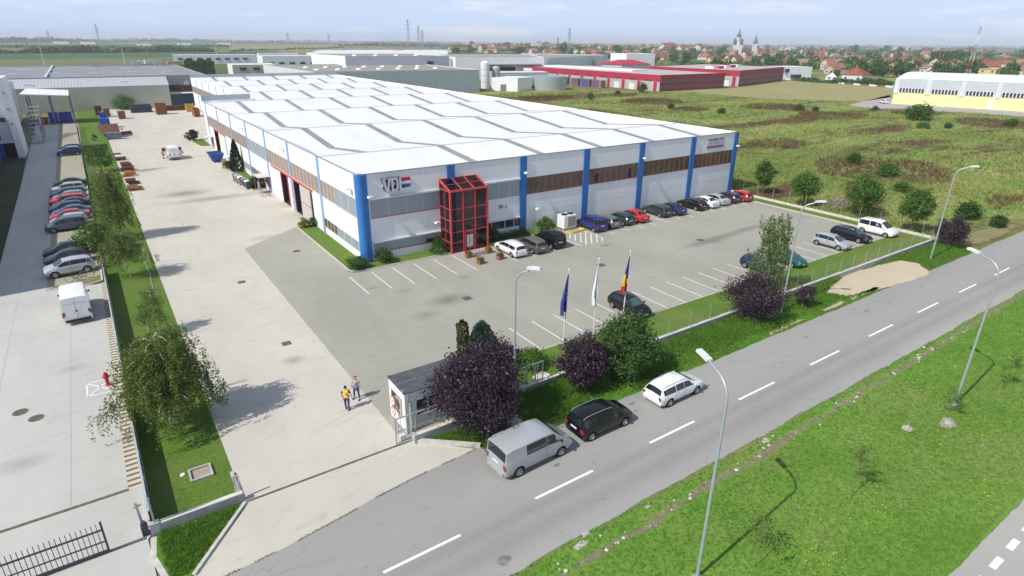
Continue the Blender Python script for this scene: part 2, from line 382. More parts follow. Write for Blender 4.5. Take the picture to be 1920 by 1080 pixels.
# company yard, car park, lawns
YP = [(2.4, 27.72), (11.4, 27.72), (11.4, 70.5), (18.8, 75.9), (21.1, 75.9), (21.1, 152.2), (31.8, 152.2), (31.8, 246.8), (2.4, 246.8)]
sheet('concrete_yard', YP, 0.0, M_YARD)
sheet('concrete_driveway', [(-.45, 24.0), (.5, 23.28), (3.5, 23.5), (6.2, 23.9), (9.0, 24.38), (11.8, 24.68), (14.6, 24.80), (12.0, 27.4), (11.9, 27.72), (2.4, 27.72), (2.4, 27.3)], .003, M_YARD, jag=.03, edges=(1, 2, 3, 4, 5))
sheet('road', [(5.5, 23.7), (15.4, 23.7), (15.4, 24.5), (14.7, 24.95), (11.6, 24.9), (8.6, 24.5), (6.0, 24.1)], -.004, M_ASPH)
sheet('parking_lot', [(11.4, 32.4), (80.0, 32.4), (80.0, 57.6), (45.5, 57.6), (45.5, 58.5), (42.5, 56.35), (18.95, 56.35), (18.7, 57), (18.7, 75.85), (11.4, 70.5)], 0.0, M_PAVE)
sheet('parking_lot', [(11.4, 27.72), (16.6, 27.72), (16.6, 32.4), (11.4, 32.4)], 0.0, M_PAVE)
sheet('yard_lawn', [(-1.62, 28.15), (2.4, 28.15), (2.4, 246.8), (-3.2, 246.8), (-2.55, 116)], .03, M_LAWN2)
sheet('front_lawn', [(16.6, 28.3), (82.2, 28.3), (82.2, 32.4), (24.6, 32.4), (22.6, 32.6), (20.9, 35.4), (18.6, 35.6), (16.6, 34.0)], .03, M_LAWN)
sheet('side_lawn', [(80.0, 32.4), (82.2, 32.4), (82.4, 58.5), (80, 57.6)], .03, M_LAWN)
sheet('facade_lawn', [(18.85, 57.2), (19.1, 56.7), (19.6, 56.4), (30.1, 56.4), (30.1, 58.4), (21.0, 58.4), (21.0, 75.9), (18.85, 75.9)], .05, M_LAWN)
sheet('facade_lawn', [(35.2, 56.5), (43.3, 56.5), (45.4, 58.4), (35.2, 58.4)], .05, M_LAWN)
sheet('facade_lawn', [(18.8, 99.9), (21.0, 99.9), (21.0, 119.0), (19.2, 119)], .05, M_LAWN2)
sheet('facade_lawn', [(18.4, 158.6), (19.0, 150.3), (21, 149.3), (21, 161.5), (19.2, 160.5)], .05, M_LAWN2)
sheet('gate_lawn', [(-1.62, 27.62), (2.3, 27.62), (-.55, 24.05), (-1.35, 24.4), (-1.75, 26.2)], .04, M_WEED)
k = MB()
def kerb(pts, wd=.14, h=.10):
    for a, c in zip(pts[:-1], pts[1:]): k.beam((a[0], a[1], h / 2), (c[0], c[1], h / 2), wd, h)
kerb([(18.78, 75.9), (18.78, 57.2), (19.05, 56.65), (19.6, 56.32), (30.1, 56.32)]); kerb([(35.2, 56.42), (43.4, 56.42), (45.5, 58.3)])
kerb([(80.0, 32.4), (80.0, 57.6)], .16, .12); kerb([(24.6, 32.42), (80.0, 32.42)], .10, .05); kerb([(24.6, 32.42), (22.6, 32.62), (20.9, 35.42), (18.6, 35.62), (16.6, 34.0)], .10, .07)
kerb([(11.95, 27.35), (12.4, 27.0), (14.9, 24.85)], .22, .22); kerb([(2.42, 27.55), (-.42, 24.1)], .16, .12); kerb([(-1.66, 27.55), (-1.8, 26.2), (-1.42, 24.4)], .25, .05)
kerb([(-6.8, 67.4), (-3.2, 67.05), (-2.35, 67.6), (-2.35, 74)], .14, .10); kerb([(-2.6, 95), (-2.72, 116), (-3.1, 200)], .12, .1); kerb([(18.75, 119.1), (18.75, 99.8), (21, 99.8)])
k.obj('kerb', M_KERB, kind='structure')
# neighbour's yard
sheet('neighbour_yard', [(-40, 24.0), (-1.75, 24.0), (-1.9, 27.6), (-1.6, 28.1), (-1.7, 32.0), (-2.42, 32.0), (-2.45, 66.8), (-6.8, 67.4), (-6.9, 112), (-7.4, 200), (-7.4, 228), (-13, 228), (-11.5, 124), (-11.0, 78), (-11, 24)], 0.0, M_YARD2)
sheet('neighbour_parking', [(-2.35, 67.6), (-2.72, 116), (-3.2, 214), (-7.4, 214), (-6.9, 112), (-6.8, 67.4), (-3.2, 67.05)], 0.0, M_DARKP)
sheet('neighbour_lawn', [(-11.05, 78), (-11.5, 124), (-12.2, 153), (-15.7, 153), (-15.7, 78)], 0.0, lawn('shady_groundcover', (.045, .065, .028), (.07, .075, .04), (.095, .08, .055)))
sheet('planting_strip', [(-6.7, 67.5), (-3.2, 67.2), (-2.5, 67.7), (-2.5, 69.6), (-3.4, 68.5), (-6.2, 68.35)], .02, lawn('dry_grass', (.16, .17, .05), (.24, .23, .09), (.26, .23, .11)))
# ribbed paver strip beside the fence
n = N('paver_strip'); vv = n.coord()
wv = n.n('TexWave', wave_type='BANDS', bands_direction='Y'); wv.inputs['Scale'].default_value = .31831 / .5; wv.inputs['Distortion'].default_value = .25; n.l(vv, wv.inputs['Vector'])
n.col(n.mix(n.ramp(wv.outputs['Fac'], [(.55, (0, 0, 0)), (.75, (1, 1, 1))]), (.52, .47, .38), (.16, .125, .085))); M_STRIP = n.set(.9, 0, .2)
sheet('paver_strip', [(-2.42, 32.0), (-1.7, 32.0), (-1.8, 50), (-2.0, 67.3), (-2.45, 66.8)], .006, M_STRIP)
# joints and rails set in the concrete
m = MB()
m.box(-60, -2.4, 31.94, 32.16, 0, .007); m.obj('drain_channel', M_DRAIN, kind='structure')
m = MB(); m.box(2.5, 11.6, 27.58, 27.74, .003, .010); m.box(-60, -1.95, 27.66, 27.80, .003, .012); m.obj('gate_rail', M_DRAIN, kind='structure')
m = MB()
M_JOINT = plain('joint_filler', (.36, .35, .31), .9, var=.3, vs=2)
m.box(-4.93, -4.90, 32.2, 66.5, 0, .005); m.box(-8.9, -8.87, 24, 130, 0, .005)
m.box(6.88, 6.92, 70, 140, 0, .004); m.box(11.36, 11.44, 27.8, 70, 0, .006); m.box(5.2, 5.23, 86, 98, 0, .005); m.box(9.1, 9.13, 85, 99, 0, .005)
m.obj('expansion_joint', M_JOINT, kind='structure')
# road markings
m = MB()
for k_ in range(-2, 14):
    x0 = 6.6 + 8.44 * k_
    if x0 + 3.9 < -10: continue
    m.box(x0, x0 + 3.95, 19.52, 19.67, 0, .006)
for k_ in range(-3, 12): m.box(27.75 + 1.95 * k_, 28.75 + 1.95 * k_, 4.28, 4.56, 0, .006)
m.obj('road_marking', M_WHITE, kind='structure')
m = MB()
for x in (18.2, 20.55, 22.9, 25.3, 27.65, 30.0, 35.1, 37.6, 40.05, 44.3, 48.6, 50.9, 53.3, 55.8, 58.2, 60.55, 63.1, 65.5, 67.9, 70.3, 72.7, 75.1, 77.4):
    m.box(x - .05, x + .05, 50.25 if x < 45 else 51.6, 55.45 if x < 45 else 56.9, 0, .005)
for i in range(24):
    x = 22.75 + 2.365 * i
    if x < 79: m.box(x - .05, x + .05, 32.5, 37.0, 0, .005)
for i, (a, c) in enumerate(((1069, 1069), (1078.5, 1079), (1088.5, 1089.5), (1098, 1099), (1108, 1109.5), (1118.5, 1119.5), (1129, 1129))):
    p0 = at(a, (440, 439.5, 437, 433, 437, 440, 445)[i]); p1 = at(c, (447, 451, 455, 459, 456.5, 454, 452)[i])
    m.beam((p0.x, p0.y, .003), (p1.x, p1.y, .003), .14, .006)
for a, c in (((-4.0, 45.75), (-3.0, 45.8)), ((-4.0, 45.75), (-4.0, 43.8)), ((-4.0, 43.8), (-2.45, 43.75)), ((-4.0, 45.75), (-2.45, 43.75)), ((-3.95, 43.8), (-2.95, 45.2))):
    m.beam((a[0], a[1], .003), (c[0], c[1], .003), .11, .006)
m.obj('parking_marking', M_PARKW, kind='structure')
# oil stains and patched spots
M_STAIN = plain('oil_stain', (.20, .19, .17), .7, var=.3, vs=3)
def blot(px, py, rx, ry, z, mat, name='stain'):
    p = at(px, py); k = 14
    return sheet(name, [(p.x + rx * math.cos(6.283 * i / k) * random.uniform(.6, 1.15), p.y + ry * math.sin(6.283 * i / k) * random.uniform(.6, 1.15)) for i in range(k)], z, mat, jag=.04, step=.12)
for a in ((944, 1050, .42, .34), (1044, 872, .25, .12), (1110, 745, .3, .15), (1185, 757, .28, .12), (1560, 583, .5, .13), (1625, 583, .5, .12), (1512, 632, .35, .1), (1730, 538, .5, .1), (1328, 722, .25, .1), (1193, 770, .2, .1), (1640, 565, .4, .09)):
    blot(*a, .005, M_STAIN)
# ------------------------------------------------------------------ the factory hall
n = N('white_cladding'); n.col(n.mix(n.ramp(n.noise(1.6, 5, .65, n.coord((1.5, 1.5, .10))), [(.35, (0, 0, 0)), (.75, (.5,) * 3)]), n.ramp(n.noise(.5, 4), [(.3, (.80, .81, .82)), (.7, (.84, .845, .85))]), (.70, .71, .70))); M_WALLW = n.set(.55, 0, .3)
M_ROOFW = plain('white_roof_sheet', (.80, .80, .79), .5, var=.05, vs=.25)
n = N('white_profiled_roof')
wv = n.n('TexWave', wave_type='BANDS', bands_direction='X'); wv.inputs['Scale'].default_value = .31831 / .5; tcn = n.n('TexCoord'); n.l(tcn.outputs['Object'], wv.inputs['Vector'])
base = n.ramp(n.noise(.12, 6, .65, n.coord((1, .4, 1))), [(.3, (.70, .705, .70)), (.7, (.79, .79, .785))])
n.col(n.mix(n.ramp(wv.outputs['Fac'], [(0, (0, 0, 0)), (.3, (1, 1, 1))]), n.mix(1.0, base, (.93,) * 3, 'MULTIPLY'), base)); n.bump(wv.outputs['Fac'], .12, .04); M_ROOFW = n.set(.5, 0, .3)
M_CAP = plain('dark_parapet_flashing', (.30, .31, .32), .5, metal=.3, var=.1)
M_SKYL = plain('grey_skylight', (.27, .27, .27), .45, var=.25, vs=.5)
M_BLUE = ribbed('blue_cladding', (.035, .16, .46), 0, .3, .15, .45)
M_BLUEC = plain('blue_column_paint', (.04, .19, .52), .35, coat=.2, var=.05)
M_REDM = plain('muted_red_frame', (.27, .085, .075), .5, var=.15)
M_RED = plain('red_frame_paint', (.55, .07, .065), .4, var=.1)
n = N('blinds'); wv = n.n('TexWave', wave_type='BANDS', bands_direction='Z'); wv.inputs['Scale'].default_value = .31831 / .08; tcn = n.n('TexCoord'); n.l(tcn.outputs['Object'], wv.inputs['Vector'])
n.col(n.mix(wv.outputs['Fac'], (.27, .31, .35), (.40, .44, .48))); n.bump(wv.outputs['Fac'], .4, .02); M_BLIND = n.set(.5, .2, .4)
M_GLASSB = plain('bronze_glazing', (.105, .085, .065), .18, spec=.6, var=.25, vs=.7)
M_GLASSD = plain('dark_window_glass', (.025, .03, .04), .08, spec=.7, var=.3, vs=.8)
M_LEDGE = plain('pale_ledge', (.60, .64, .66), .5, var=.08)
M_INT = plain('dark_interior', (.03, .03, .035), .9, var=.3)
M_BEIGE = plain('beige_door_panel', (.52, .47, .42), .6, var=.05)
M_GREYCL = ribbed('grey_cladding', (.42, .46, .48), 0, .4, .2)
X0, X1, Y0, YM, Y2, ZP = 21.0, 82.3, 58.4, 152.0, 246.5, 9.4
XB, XR = 31.8, 84.5
hall = thing('factory_hall', 'long white factory hall with blue pilasters, grey roof skylights and a red glass porch', 'factory', (X0, Y0, 0))
b = MB()
outl = [(X0, Y0), (X1, Y0), (XR, Y2), (XB, Y2), (XB, YM), (X0, YM)]
hole = {4: [], 5: [(80.1, 83.2, 0, 4.45), (86.3, 89.6, 0, 4.45), (137.0, 141.6, 0, 4.4)]}
def wallY(m, x, ya, yb, z0, z1, holes=(), mi=0):            # wall in a plane of constant X with door holes
    ys = sorted({ya, yb, *[h[0] for h in holes], *[h[1] for h in holes]})
    for p, q in zip(ys[:-1], ys[1:]):
        hz = [h for h in holes if h[0] <= p and h[1] >= q]
        zb = hz[0][3] if hz else z0
        m.face([(x, p, zb), (x, q, zb), (x, q, z1), (x, p, z1)], mi)
for i in range(5):
    p, q = outl[i], outl[i + 1]
    b.face([(*p, 0), (*q, 0), (*q, ZP), (*p, ZP)])
wallY(b, X0, Y0, YM, 0, ZP, hole[5])
for p, q in zip(outl, outl[1:] + outl[:1]):                  # inner faces of the parapet
    cx = .25; 
    d = Vector((q[0] - p[0], q[1] - p[1], 0)).normalized(); nrm = Vector((-d.y, d.x, 0)) * cx
    b.face([(p[0] + nrm.x, p[1] + nrm.y, 7.6), (q[0] + nrm.x, q[1] + nrm.y, 7.6), (q[0] + nrm.x, q[1] + nrm.y, ZP), (p[0] + nrm.x, p[1] + nrm.y, ZP)])
    b.face([(p[0], p[1], ZP), (q[0], q[1], ZP), (q[0] + nrm.x, q[1] + nrm.y, ZP), (p[0] + nrm.x, p[1] + nrm.y, ZP)])
wl = b.obj('wall', M_WALLW, hall)
b = MB()                                                     # grey flashing along the eaves
b.box(X0 - .05, X1 + .05, Y0 - .06, Y0 + .12, ZP, ZP + .07); b.box(X0 - .06, X0 + .10, Y0 + .12, YM, ZP, ZP + .06)
b.obj('eaves_flashing', M_CAP, hall)
MB().box(X0 - .02, 31.2, YM - .2, YM, ZP, ZP + 1.15, 0).obj('parapet_wall', M_GREYCL, hall); MB().box(XB, XR, Y2 - .2, Y2 + .02, ZP, ZP + 1.0, 0).obj('parapet_wall', M_GREYCL, hall)
# gabled roof bays: ridges level with the parapet, valleys 1.2 m lower
ridges = [58.65, 71.0, 96.4, 121.8, 147.2, 172.6, 198.0, 223.4, 246.3]
rf = MB(); sk = []
def left(y): return (X0 + .26) if y < YM - .1 else XB + .26
def right(y): return X1 - .26 + (XR - X1) * (y - Y0) / (Y2 - Y0)
ZR, ZV = ZP - .03, ZP - 1.25
for i in range(len(ridges) - 1):
    ya, yb = ridges[i], ridges[i + 1]
    if i == 0: segs = [(ya, ZV + .15, yb, ZR)]
    else:
        ym = (ya + yb) / 2; segs = [(ya, ZR, ym, ZV), (ym, ZV, yb, ZR)]
    for (u, zu, v, zv) in segs:
        cuts = [u, v] if not (u < YM < v) else [u, YM - .2, v]
        for p, q in zip(cuts[:-1], cuts[1:]):
            f_ = lambda y: zu + (zv - zu) * (y - u) / (v - u)
            lo = left((p + q) / 2)
            hl = lambda z: lo + (2.6 if z < ZV + .3 and i > 0 else 0)     # hipped ends
            a, c = (hl(f_(p)), p, f_(p)), (hl(f_(q)), q, f_(q))
            rf.face([a, (right(p), p, f_(p)), (right(q), q, f_(q)), c])
    if i > 0:
        lo = left(ym); rf.face([(left(ya), ya, ZR), (lo + 2.6, ym, ZV), (left(yb) , yb, ZR)])
rfo = rf.obj('roof', M_ROOFW, hall)
b = MB()
for i, y in enumerate(ridges[1:-1]): b.box(left(y) if abs(y - YM) > 6 else X0 + .3, right(y), y - .09, y + .09, ZR, ZR + .05)
b.obj('ridge_cap', plain('ridge_flashing', (.52, .53, .53), .5, var=.1), rfo)
for i in range(len(ridges) - 1):
    ya, yb = ridges[i], ridges[i + 1]
    xs = [26.7 + 10.25 * k + (XR - X1) * (ya - Y0) / (Y2 - Y0) for k in range(6)]
    for x in xs:
        if x < left(ya) + 1.2 or x > right(ya) - 1 or (i == 0 and x < 30) or (x < 33 and yb > 152): continue
        m = MB(); h = .045; hw = .52
        if i == 0: m.face([(x - hw, ya + 1.0, ZV + .15 + (ZR - ZV - .15) * 1.0 / (yb - ya) + h), (x + hw, ya + 1.0, ZV + .15 + (ZR - ZV - .15) / (yb - ya) + h), (x + hw, yb - .15, ZR + h * .6), (x - hw, yb - .15, ZR + h * .6)])
        else:
            ym = (ya + yb) / 2
            m.face([(x - hw, ym, ZV + h), (x + hw, ym, ZV + h), (x + hw, yb - .15, ZR + h * .6), (x - hw, yb - .15, ZR + h * .6)])
            m.face([(x - hw, ya + .15, ZR + h * .6), (x + hw, ya + .15, ZR + h * .6), (x + hw, ym, ZV + h), (x - hw, ym, ZV + h)])
        m.obj('skylight', M_SKYL, hall)
# blue pilasters and the round corner column
for x in (31.2, 41.05, 51.0, 60.95, 71.45, 81.35):
    MB().box(x, x + .95, Y0 - .14, Y0, 0, ZP - .02).obj('pilaster', M_BLUE, hall)
m = MB(); m.lathe([(.54, 0), (.54, ZP + .02)], (X0 + .24, Y0 + .24, 0), 'Z', 28); m.box(X0 + .35, X0 + .92, Y0 - .12, Y0, 0, ZP - .02)
m.obj('corner_column', M_BLUEC, hall, smooth=40)
M_LBLUE = plain('pale_blue_paint', (.25, .42, .75), .5, var=.06)
for y in (71.3, 84.2, 96.9, 109.6, 122.3, 135.0, 147.8):
    MB().box(X0 - .12, X0, y - .28, y + .28, 0, ZP - .02).obj('pilaster', M_LBLUE, hall)
for y in (162, 174, 187, 199, 211, 223, 235): MB().box(XB - .12, XB, y - .25, y + .25, 0, ZP - .02).obj('pilaster', M_LBLUE, hall)
# front: window bands with red mullions
def front_band(xa, xb, z0, z1, nx, trans):
    m = MB(); m.face([(xa, Y0 - .02, z0), (xb, Y0 - .02, z0), (xb, Y0 - .02, z1), (xa, Y0 - .02, z1)])
    g = m.obj('window_band', M_GLASSB, hall)
    m = MB(); m.box(xa, xb, Y0 - .09, Y0 - .024, z0 - .07, z0 + .05)
    for i in range(1, nx):
        x = xa + (xb - xa) * i / nx; m.box(x - .04, x + .04, Y0 - .075, Y0 - .024, z0 + .05, z1 - .03)
    for (i, h) in trans:
        x = xa + (xb - xa) * i / nx; m.box(x + .04, x + (xb - xa) / nx - .04, Y0 - .07, Y0 - .024, z0 + h, z0 + h + .1)
    m.obj('window_frame', M_REDM, g)
for xa, xb in ((42.0, 51.0), (51.95, 60.95), (61.9, 71.45), (72.4, 81.35)): front_band(xa, xb, 4.84, 6.8, 9, ((1, 1.35), (7, 1.35)))
for xa, xb in ((52.95, 53.4), (58.95, 59.4)):
    MB().box(xa + .05, xb + .2, Y0 - .05, Y0 - .021, 4.95, 6.1).obj('open_window', M_INT, hall)
# office bays: blinds, ledges
for xa, xb in ((22.1, 30.15), (34.95, 41.05)):
    m = MB(); m.box(xa, xb, Y0 - .05, Y0, 4.80, 6.70); g = m.obj('window_blind', M_BLIND, hall)
    for i in range(1, 4): x = xa + (xb - xa) * i / 4; MB().box(x - .025, x + .025, Y0 - .065, Y0 - .05, 4.82, 6.7).obj('blind_guide', M_LEDGE, g)
    pass
    MB().box(xa, xb, Y0 - .24, Y0, 6.72, 6.92).obj('window_ledge', M_LEDGE, hall)
    MB().box(xa, xb, Y0 - .24, Y0, 2.04, 2.20).obj('window_ledge', M_LEDGE, hall)
    if xa < 30:
        m = MB(); m.box(xa, 24.0, Y0 - .05, Y0, 1.02, 2.03); m.box(24.0, 28.3, Y0 - .04, Y0, 1.05, 2.03); m.box(28.3, xb, Y0 - .05, Y0, 1.45, 2.03); m.obj('window_blind', M_BLIND, hall)
        m = MB(); m.box(28.3, xb, Y0 - .03, Y0, 1.05, 1.45); g = m.obj('window', M_GLASSD, hall)
        m = MB(); m.box(23.9, xb, Y0 - .09, Y0 - .04, .95, 1.04); m.box(28.26, 28.34, Y0 - .08, Y0 - .05, 1.04, 2.0); m.obj('window_frame', M_RED, g)
        m = MB(); m.box(xa, xb, Y0 - .07, Y0 - .05, 4.72, 4.80); m.obj('red_sill', M_RED, hall)
    else:
        m = MB(); m.box(xa + .3, xb, Y0 - .03, Y0, 1.02, 2.03); g = m.obj('window', M_GLASSD, hall)
        for x in (37.0, 38.9, 40.2): MB().box(x - .04, x + .04, Y0 - .06, Y0 - .03, 1.04, 2.03).obj('window_mullion', M_LEDGE, g)
# side wall
def side_band(ya, yb, z0, z1, mat, name='window_band', nm=0, fm=None, x=X0):
    m = MB(); m.box(x - .05, x, ya, yb, z0, z1); g = m.obj(name, mat, hall)
    if nm:
        m = MB()
        for i in range(nm + 1):
            y = ya + (yb - ya) * i / nm; m.box(x - .085, x - .05, max(ya, y - .06), min(yb, y + .06), z0, z1)
        m.box(x - .09, x - .05, ya, yb, z0 - .08, z0 - .001)
        m.obj('window_frame', fm, g)
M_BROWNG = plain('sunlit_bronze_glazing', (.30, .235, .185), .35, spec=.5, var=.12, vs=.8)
M_WHITEF = plain('white_pink_frame', (.72, .60, .58), .5, var=.08)
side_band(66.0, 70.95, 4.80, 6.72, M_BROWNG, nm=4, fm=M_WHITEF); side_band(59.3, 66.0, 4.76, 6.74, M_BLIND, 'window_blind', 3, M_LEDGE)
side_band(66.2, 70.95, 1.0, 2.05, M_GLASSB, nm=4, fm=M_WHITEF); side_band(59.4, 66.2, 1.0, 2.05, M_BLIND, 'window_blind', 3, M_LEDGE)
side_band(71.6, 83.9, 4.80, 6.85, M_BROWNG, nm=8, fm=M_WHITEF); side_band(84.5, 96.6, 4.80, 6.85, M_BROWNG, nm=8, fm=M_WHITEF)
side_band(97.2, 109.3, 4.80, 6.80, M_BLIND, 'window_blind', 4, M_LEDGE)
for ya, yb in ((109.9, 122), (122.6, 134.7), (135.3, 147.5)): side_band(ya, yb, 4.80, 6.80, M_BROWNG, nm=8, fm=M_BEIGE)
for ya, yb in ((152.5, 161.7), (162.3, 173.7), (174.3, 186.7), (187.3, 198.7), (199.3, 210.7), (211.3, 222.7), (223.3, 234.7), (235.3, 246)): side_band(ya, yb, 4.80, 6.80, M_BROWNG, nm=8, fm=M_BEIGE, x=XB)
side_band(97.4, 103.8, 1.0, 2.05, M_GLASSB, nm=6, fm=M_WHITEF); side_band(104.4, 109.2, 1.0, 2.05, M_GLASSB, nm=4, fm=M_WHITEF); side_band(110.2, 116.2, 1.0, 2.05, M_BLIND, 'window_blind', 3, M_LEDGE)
MB().box(X0 - .14, X0 - .02, 74.8, 94.8, 4.48, 4.74).obj('door_lintel', M_RED, hall); MB().box(X0 - .14, X0 - .02, 130.0, 142.0, 4.42, 4.66).obj('door_lintel', M_RED, hall)
for ya, yb in ((80.1, 83.2), (86.3, 89.6), (137.0, 141.6)):
    m = MB()
    for f in ([(X0, ya, 0), (X0 + 5, ya, 0), (X0 + 5, ya, 4.45), (X0, ya, 4.45)], [(X0, yb, 0), (X0, yb, 4.45), (X0 + 5, yb, 4.45), (X0 + 5, yb, 0)], [(X0 + 5, ya, 0), (X0 + 5, yb, 0), (X0 + 5, yb, 4.45), (X0 + 5, ya, 4.45)], [(X0, ya, 4.45), (X0 + 5, ya, 4.45), (X0 + 5, yb, 4.45), (X0, yb, 4.45)], [(X0, ya, .01), (X0, yb, .01), (X0 + 5, yb, .01), (X0 + 5, ya, .01)]): m.face(f)
    dw = m.obj('doorway', M_INT, hall); m = MB(); m.box(X0 - .1, X0 + .05, ya - .22, ya - .01, 0, 4.45); m.box(X0 - .1, X0 + .05, yb + .01, yb + .2, 0, 4.45); m.obj('door_frame', M_RED, dw)
m = MB(); m.box(X0 - .16, X0 - .04, 75.5, 80.05, 0, 4.42); sdo = m.obj('sliding_door', M_BEIGE, hall)
m = MB(); m.box(X0 - .2, X0 - .16, 75.2, 75.5, 0, 4.4); m.box(X0 - .18, X0 - .16, 75.5, 80.0, 2.15, 2.22); m.obj('door_edge', plain('brown_edge', (.14, .10, .09), .6), sdo)
MB().box(X0 - .14, X0 - .04, 130.2, 136.7, 0, 4.4).obj('sliding_door', plain('white_door_panel', (.72, .70, .69), .6, var=.04), hall)
# red glass porch
M_TINT = bpy.data.materials.new('tinted_glass'); M_TINT.use_nodes = True; t_ = M_TINT.node_tree; t_.nodes.clear()
o_ = t_.nodes.new('ShaderNodeOutputMaterial'); mx = t_.nodes.new('ShaderNodeMixShader'); g_ = t_.nodes.new('ShaderNodeBsdfGlossy'); tr_ = t_.nodes.new('ShaderNodeBsdfTransparent'); fr = t_.nodes.new('ShaderNodeFresnel')
fr.inputs['IOR'].default_value = 1.35; tr_.inputs['Color'].default_value = (.36, .30, .32, 1); g_.inputs['Roughness'].default_value = .03; g_.inputs['Color'].default_value = (.8, .8, .8, 1)
t_.links.new(fr.outputs[0], mx.inputs[0]); t_.links.new(tr_.outputs[0], mx.inputs[1]); t_.links.new(g_.outputs[0], mx.inputs[2]); t_.links.new(mx.outputs[0], o_.inputs[0])
xa, xb, ya, zf, zb = 30.2, 34.9, 55.95, 7.05, 7.95
g = MB()
g.face([(xa, ya, .05), (xb, ya, .05), (xb, ya, zf), (xa, ya, zf)]); g.face([(xa, ya, .05), (xa, ya, zf), (xa, Y0, zb), (xa, Y0, .05)]); g.face([(xb, ya, .05), (xb, ya, zf), (xb, Y0, zb), (xb, Y0, .05)])
g.face([(xa, ya, zf), (xb, ya, zf), (xb, Y0, zb), (xa, Y0, zb)])
po = g.obj('porch_glazing', M_TINT, hall)
m = MB()
for x in (xa, xb): m.beam((x, ya, 0), (x, ya, zf), .2, .2)
for x in (31.75, 33.3): m.beam((x, ya - .01, 0), (x, ya - .01, zf), .13, .12)
for z, a, c in ((zf, xa, xb), (5.05, xa, xb), (3.75, xa, xb), (2.45, xa, xb), (1.25, xa, 31.75), (.06, xa, 31.75), (.06, 33.3, xb)): m.beam((a, ya - .005, z), (c, ya - .005, z), .09 if z < 7 else .2, .09 if z < 7 else .2)
for x in (xa, xb):
    for z in (5.05, 3.75, 2.45, 1.25, .06): m.beam((x, ya, z), (x, Y0, z), .08, .08)
    m.beam((x, ya, zf), (x, Y0, zb), .17, .17); m.beam((x, (ya + Y0) / 2, 0), (x, (ya + Y0) / 2, (zf + zb) / 2), .08, .08); m.beam((x, ya, zf - .05), (x, Y0, zf - .05), .1, .1); m.beam((x, Y0 - .07, 0), (x, Y0 - .07, zb), .1, .1)
for x in (31.75, 33.3): m.beam((x, ya, zf), (x, Y0, zb), .12, .1)
m.beam((xa, (ya + Y0) / 2, (zf + zb) / 2 + .01), (xb, (ya + Y0) / 2, (zf + zb) / 2 + .01), .07, .07); m.beam((xa, Y0 - .06, zb), (xb, Y0 - .06, zb), .14, .14)
m.obj('porch_frame', M_RED, hall)
d = MB(); d.beam((31.95, ya - .06, 0), (31.95, ya - .06, 2.38), .1, .06); d.beam((33.1, ya - .06, 0), (33.1, ya - .06, 2.38), .1, .06); d.beam((31.9, ya - .06, 2.33), (33.15, ya - .06, 2.33), .1, .1); d.beam((32.52, ya - .06, 0), (32.52, ya - .06, 2.33), .07, .05)
dr = d.obj('entrance_door', M_RED, hall); MB().box(32.15, 32.95, ya - .05, ya - .03, .5, 1.95).obj('door_sheet', plain('pale_notice', (.62, .66, .70), .4, var=.08), dr)
m = MB(); m.box(xa + .1, xb - .1, ya + .1, Y0 - .3, 0, .06)
for i in range(9): m.box(33.5, 34.7, 57.9 - i * .2 - .2, 57.9 - i * .2, .35 + i * .2, .41 + i * .2)
m.box(33.4, 34.8, ya + .15, Y0 - .1, 2.48, 2.62); m.obj('porch_stair', plain('porch_stone', (.30, .26, .27), .5, var=.2), hall)
MB().box(xa - .1, xb + .15, ya - .35, ya + .1, 0, .035).obj('porch_step', plain('pink_stone', (.55, .42, .40), .6, var=.1), hall)
# wall clutter on the office front
m = MB(); m.box(38.1, 38.5, Y0 - .2, Y0, 3.6, 3.95); m.box(38.9, 39.1, Y0 - .2, Y0, 3.65, 3.95); m.obj('vent_grille', M_CAP, hall)
m = MB()
for x in (45, 55.5, 66, 76.5): m.box(x - .01, x + .01, Y0 - .012, Y0, 0, 4.7)
for xa_, xb_ in ((42.1, 50.9), (52.0, 60.9), (61.9, 71.4), (72.4, 81.3)): m.box(xa_, xb_, Y0 - .01, Y0, 2.42, 2.45)
m.obj('cladding_joint', plain('joint_shadow_line', (.60, .61, .62), .7), hall)

# three-dimensional sign with initials over a tricolour
M_SILV = plain('silver_letter', (.66, .69, .72), .4, metal=.2, var=.05); M_NAVY = plain('letter_edge', (.05, .07, .12), .5)
M_SRED = plain('sign_red', (.50, .03, .07), .5, var=.05); M_SBLUE = plain('sign_blue', (.02, .13, .42), .5, var=.05)
sg = thing('logo_sign', 'silver block letters over a red, white and blue panel beside the blue corner column', 'sign', (23.4, Y0 - .02, 7.4))
def ltr(name, polys, x, holes=()):
    m = MB()
    for po_ in polys:
        P = [(x + a, c) for a, c in po_]
        m.face([(a, Y0 - .42, c) for a, c in P]); 
        for i in range(len(P)):
            a, c = P[i], P[(i + 1) % len(P)]; m.face([(a[0], Y0 - .42, a[1]), (c[0], Y0 - .42, c[1]), (c[0], Y0 - .05, c[1]), (a[0], Y0 - .05, a[1])], 1)
    m.obj(name, [M_SILV, M_NAVY], sg)
zb_, zt_ = 7.42, 8.82
ltr('letter', [[(0, zt_), (.28, zt_), (.50, zb_ + .3), (.72, zt_), (1.0, zt_), (.64, zb_), (.36, zb_)]], 23.45)
ltr('letter', [[(0, zb_), (.22, zb_), (.22, zt_), (0, zt_)], [(.22, zt_), (.22, zt_ - .22), (.45, zt_ - .22), (.58, zt_ - .36), (.80, zt_ - .30), (.60, zt_)], [(.80, zt_ - .30), (.58, zt_ - .36), (.58, zb_ + .36), (.80, zb_ + .30)], [(.80, zb_ + .30), (.58, zb_ + .36), (.45, zb_ + .22), (.22, zb_ + .22), (.22, zb_), (.60, zb_)]], 24.45)
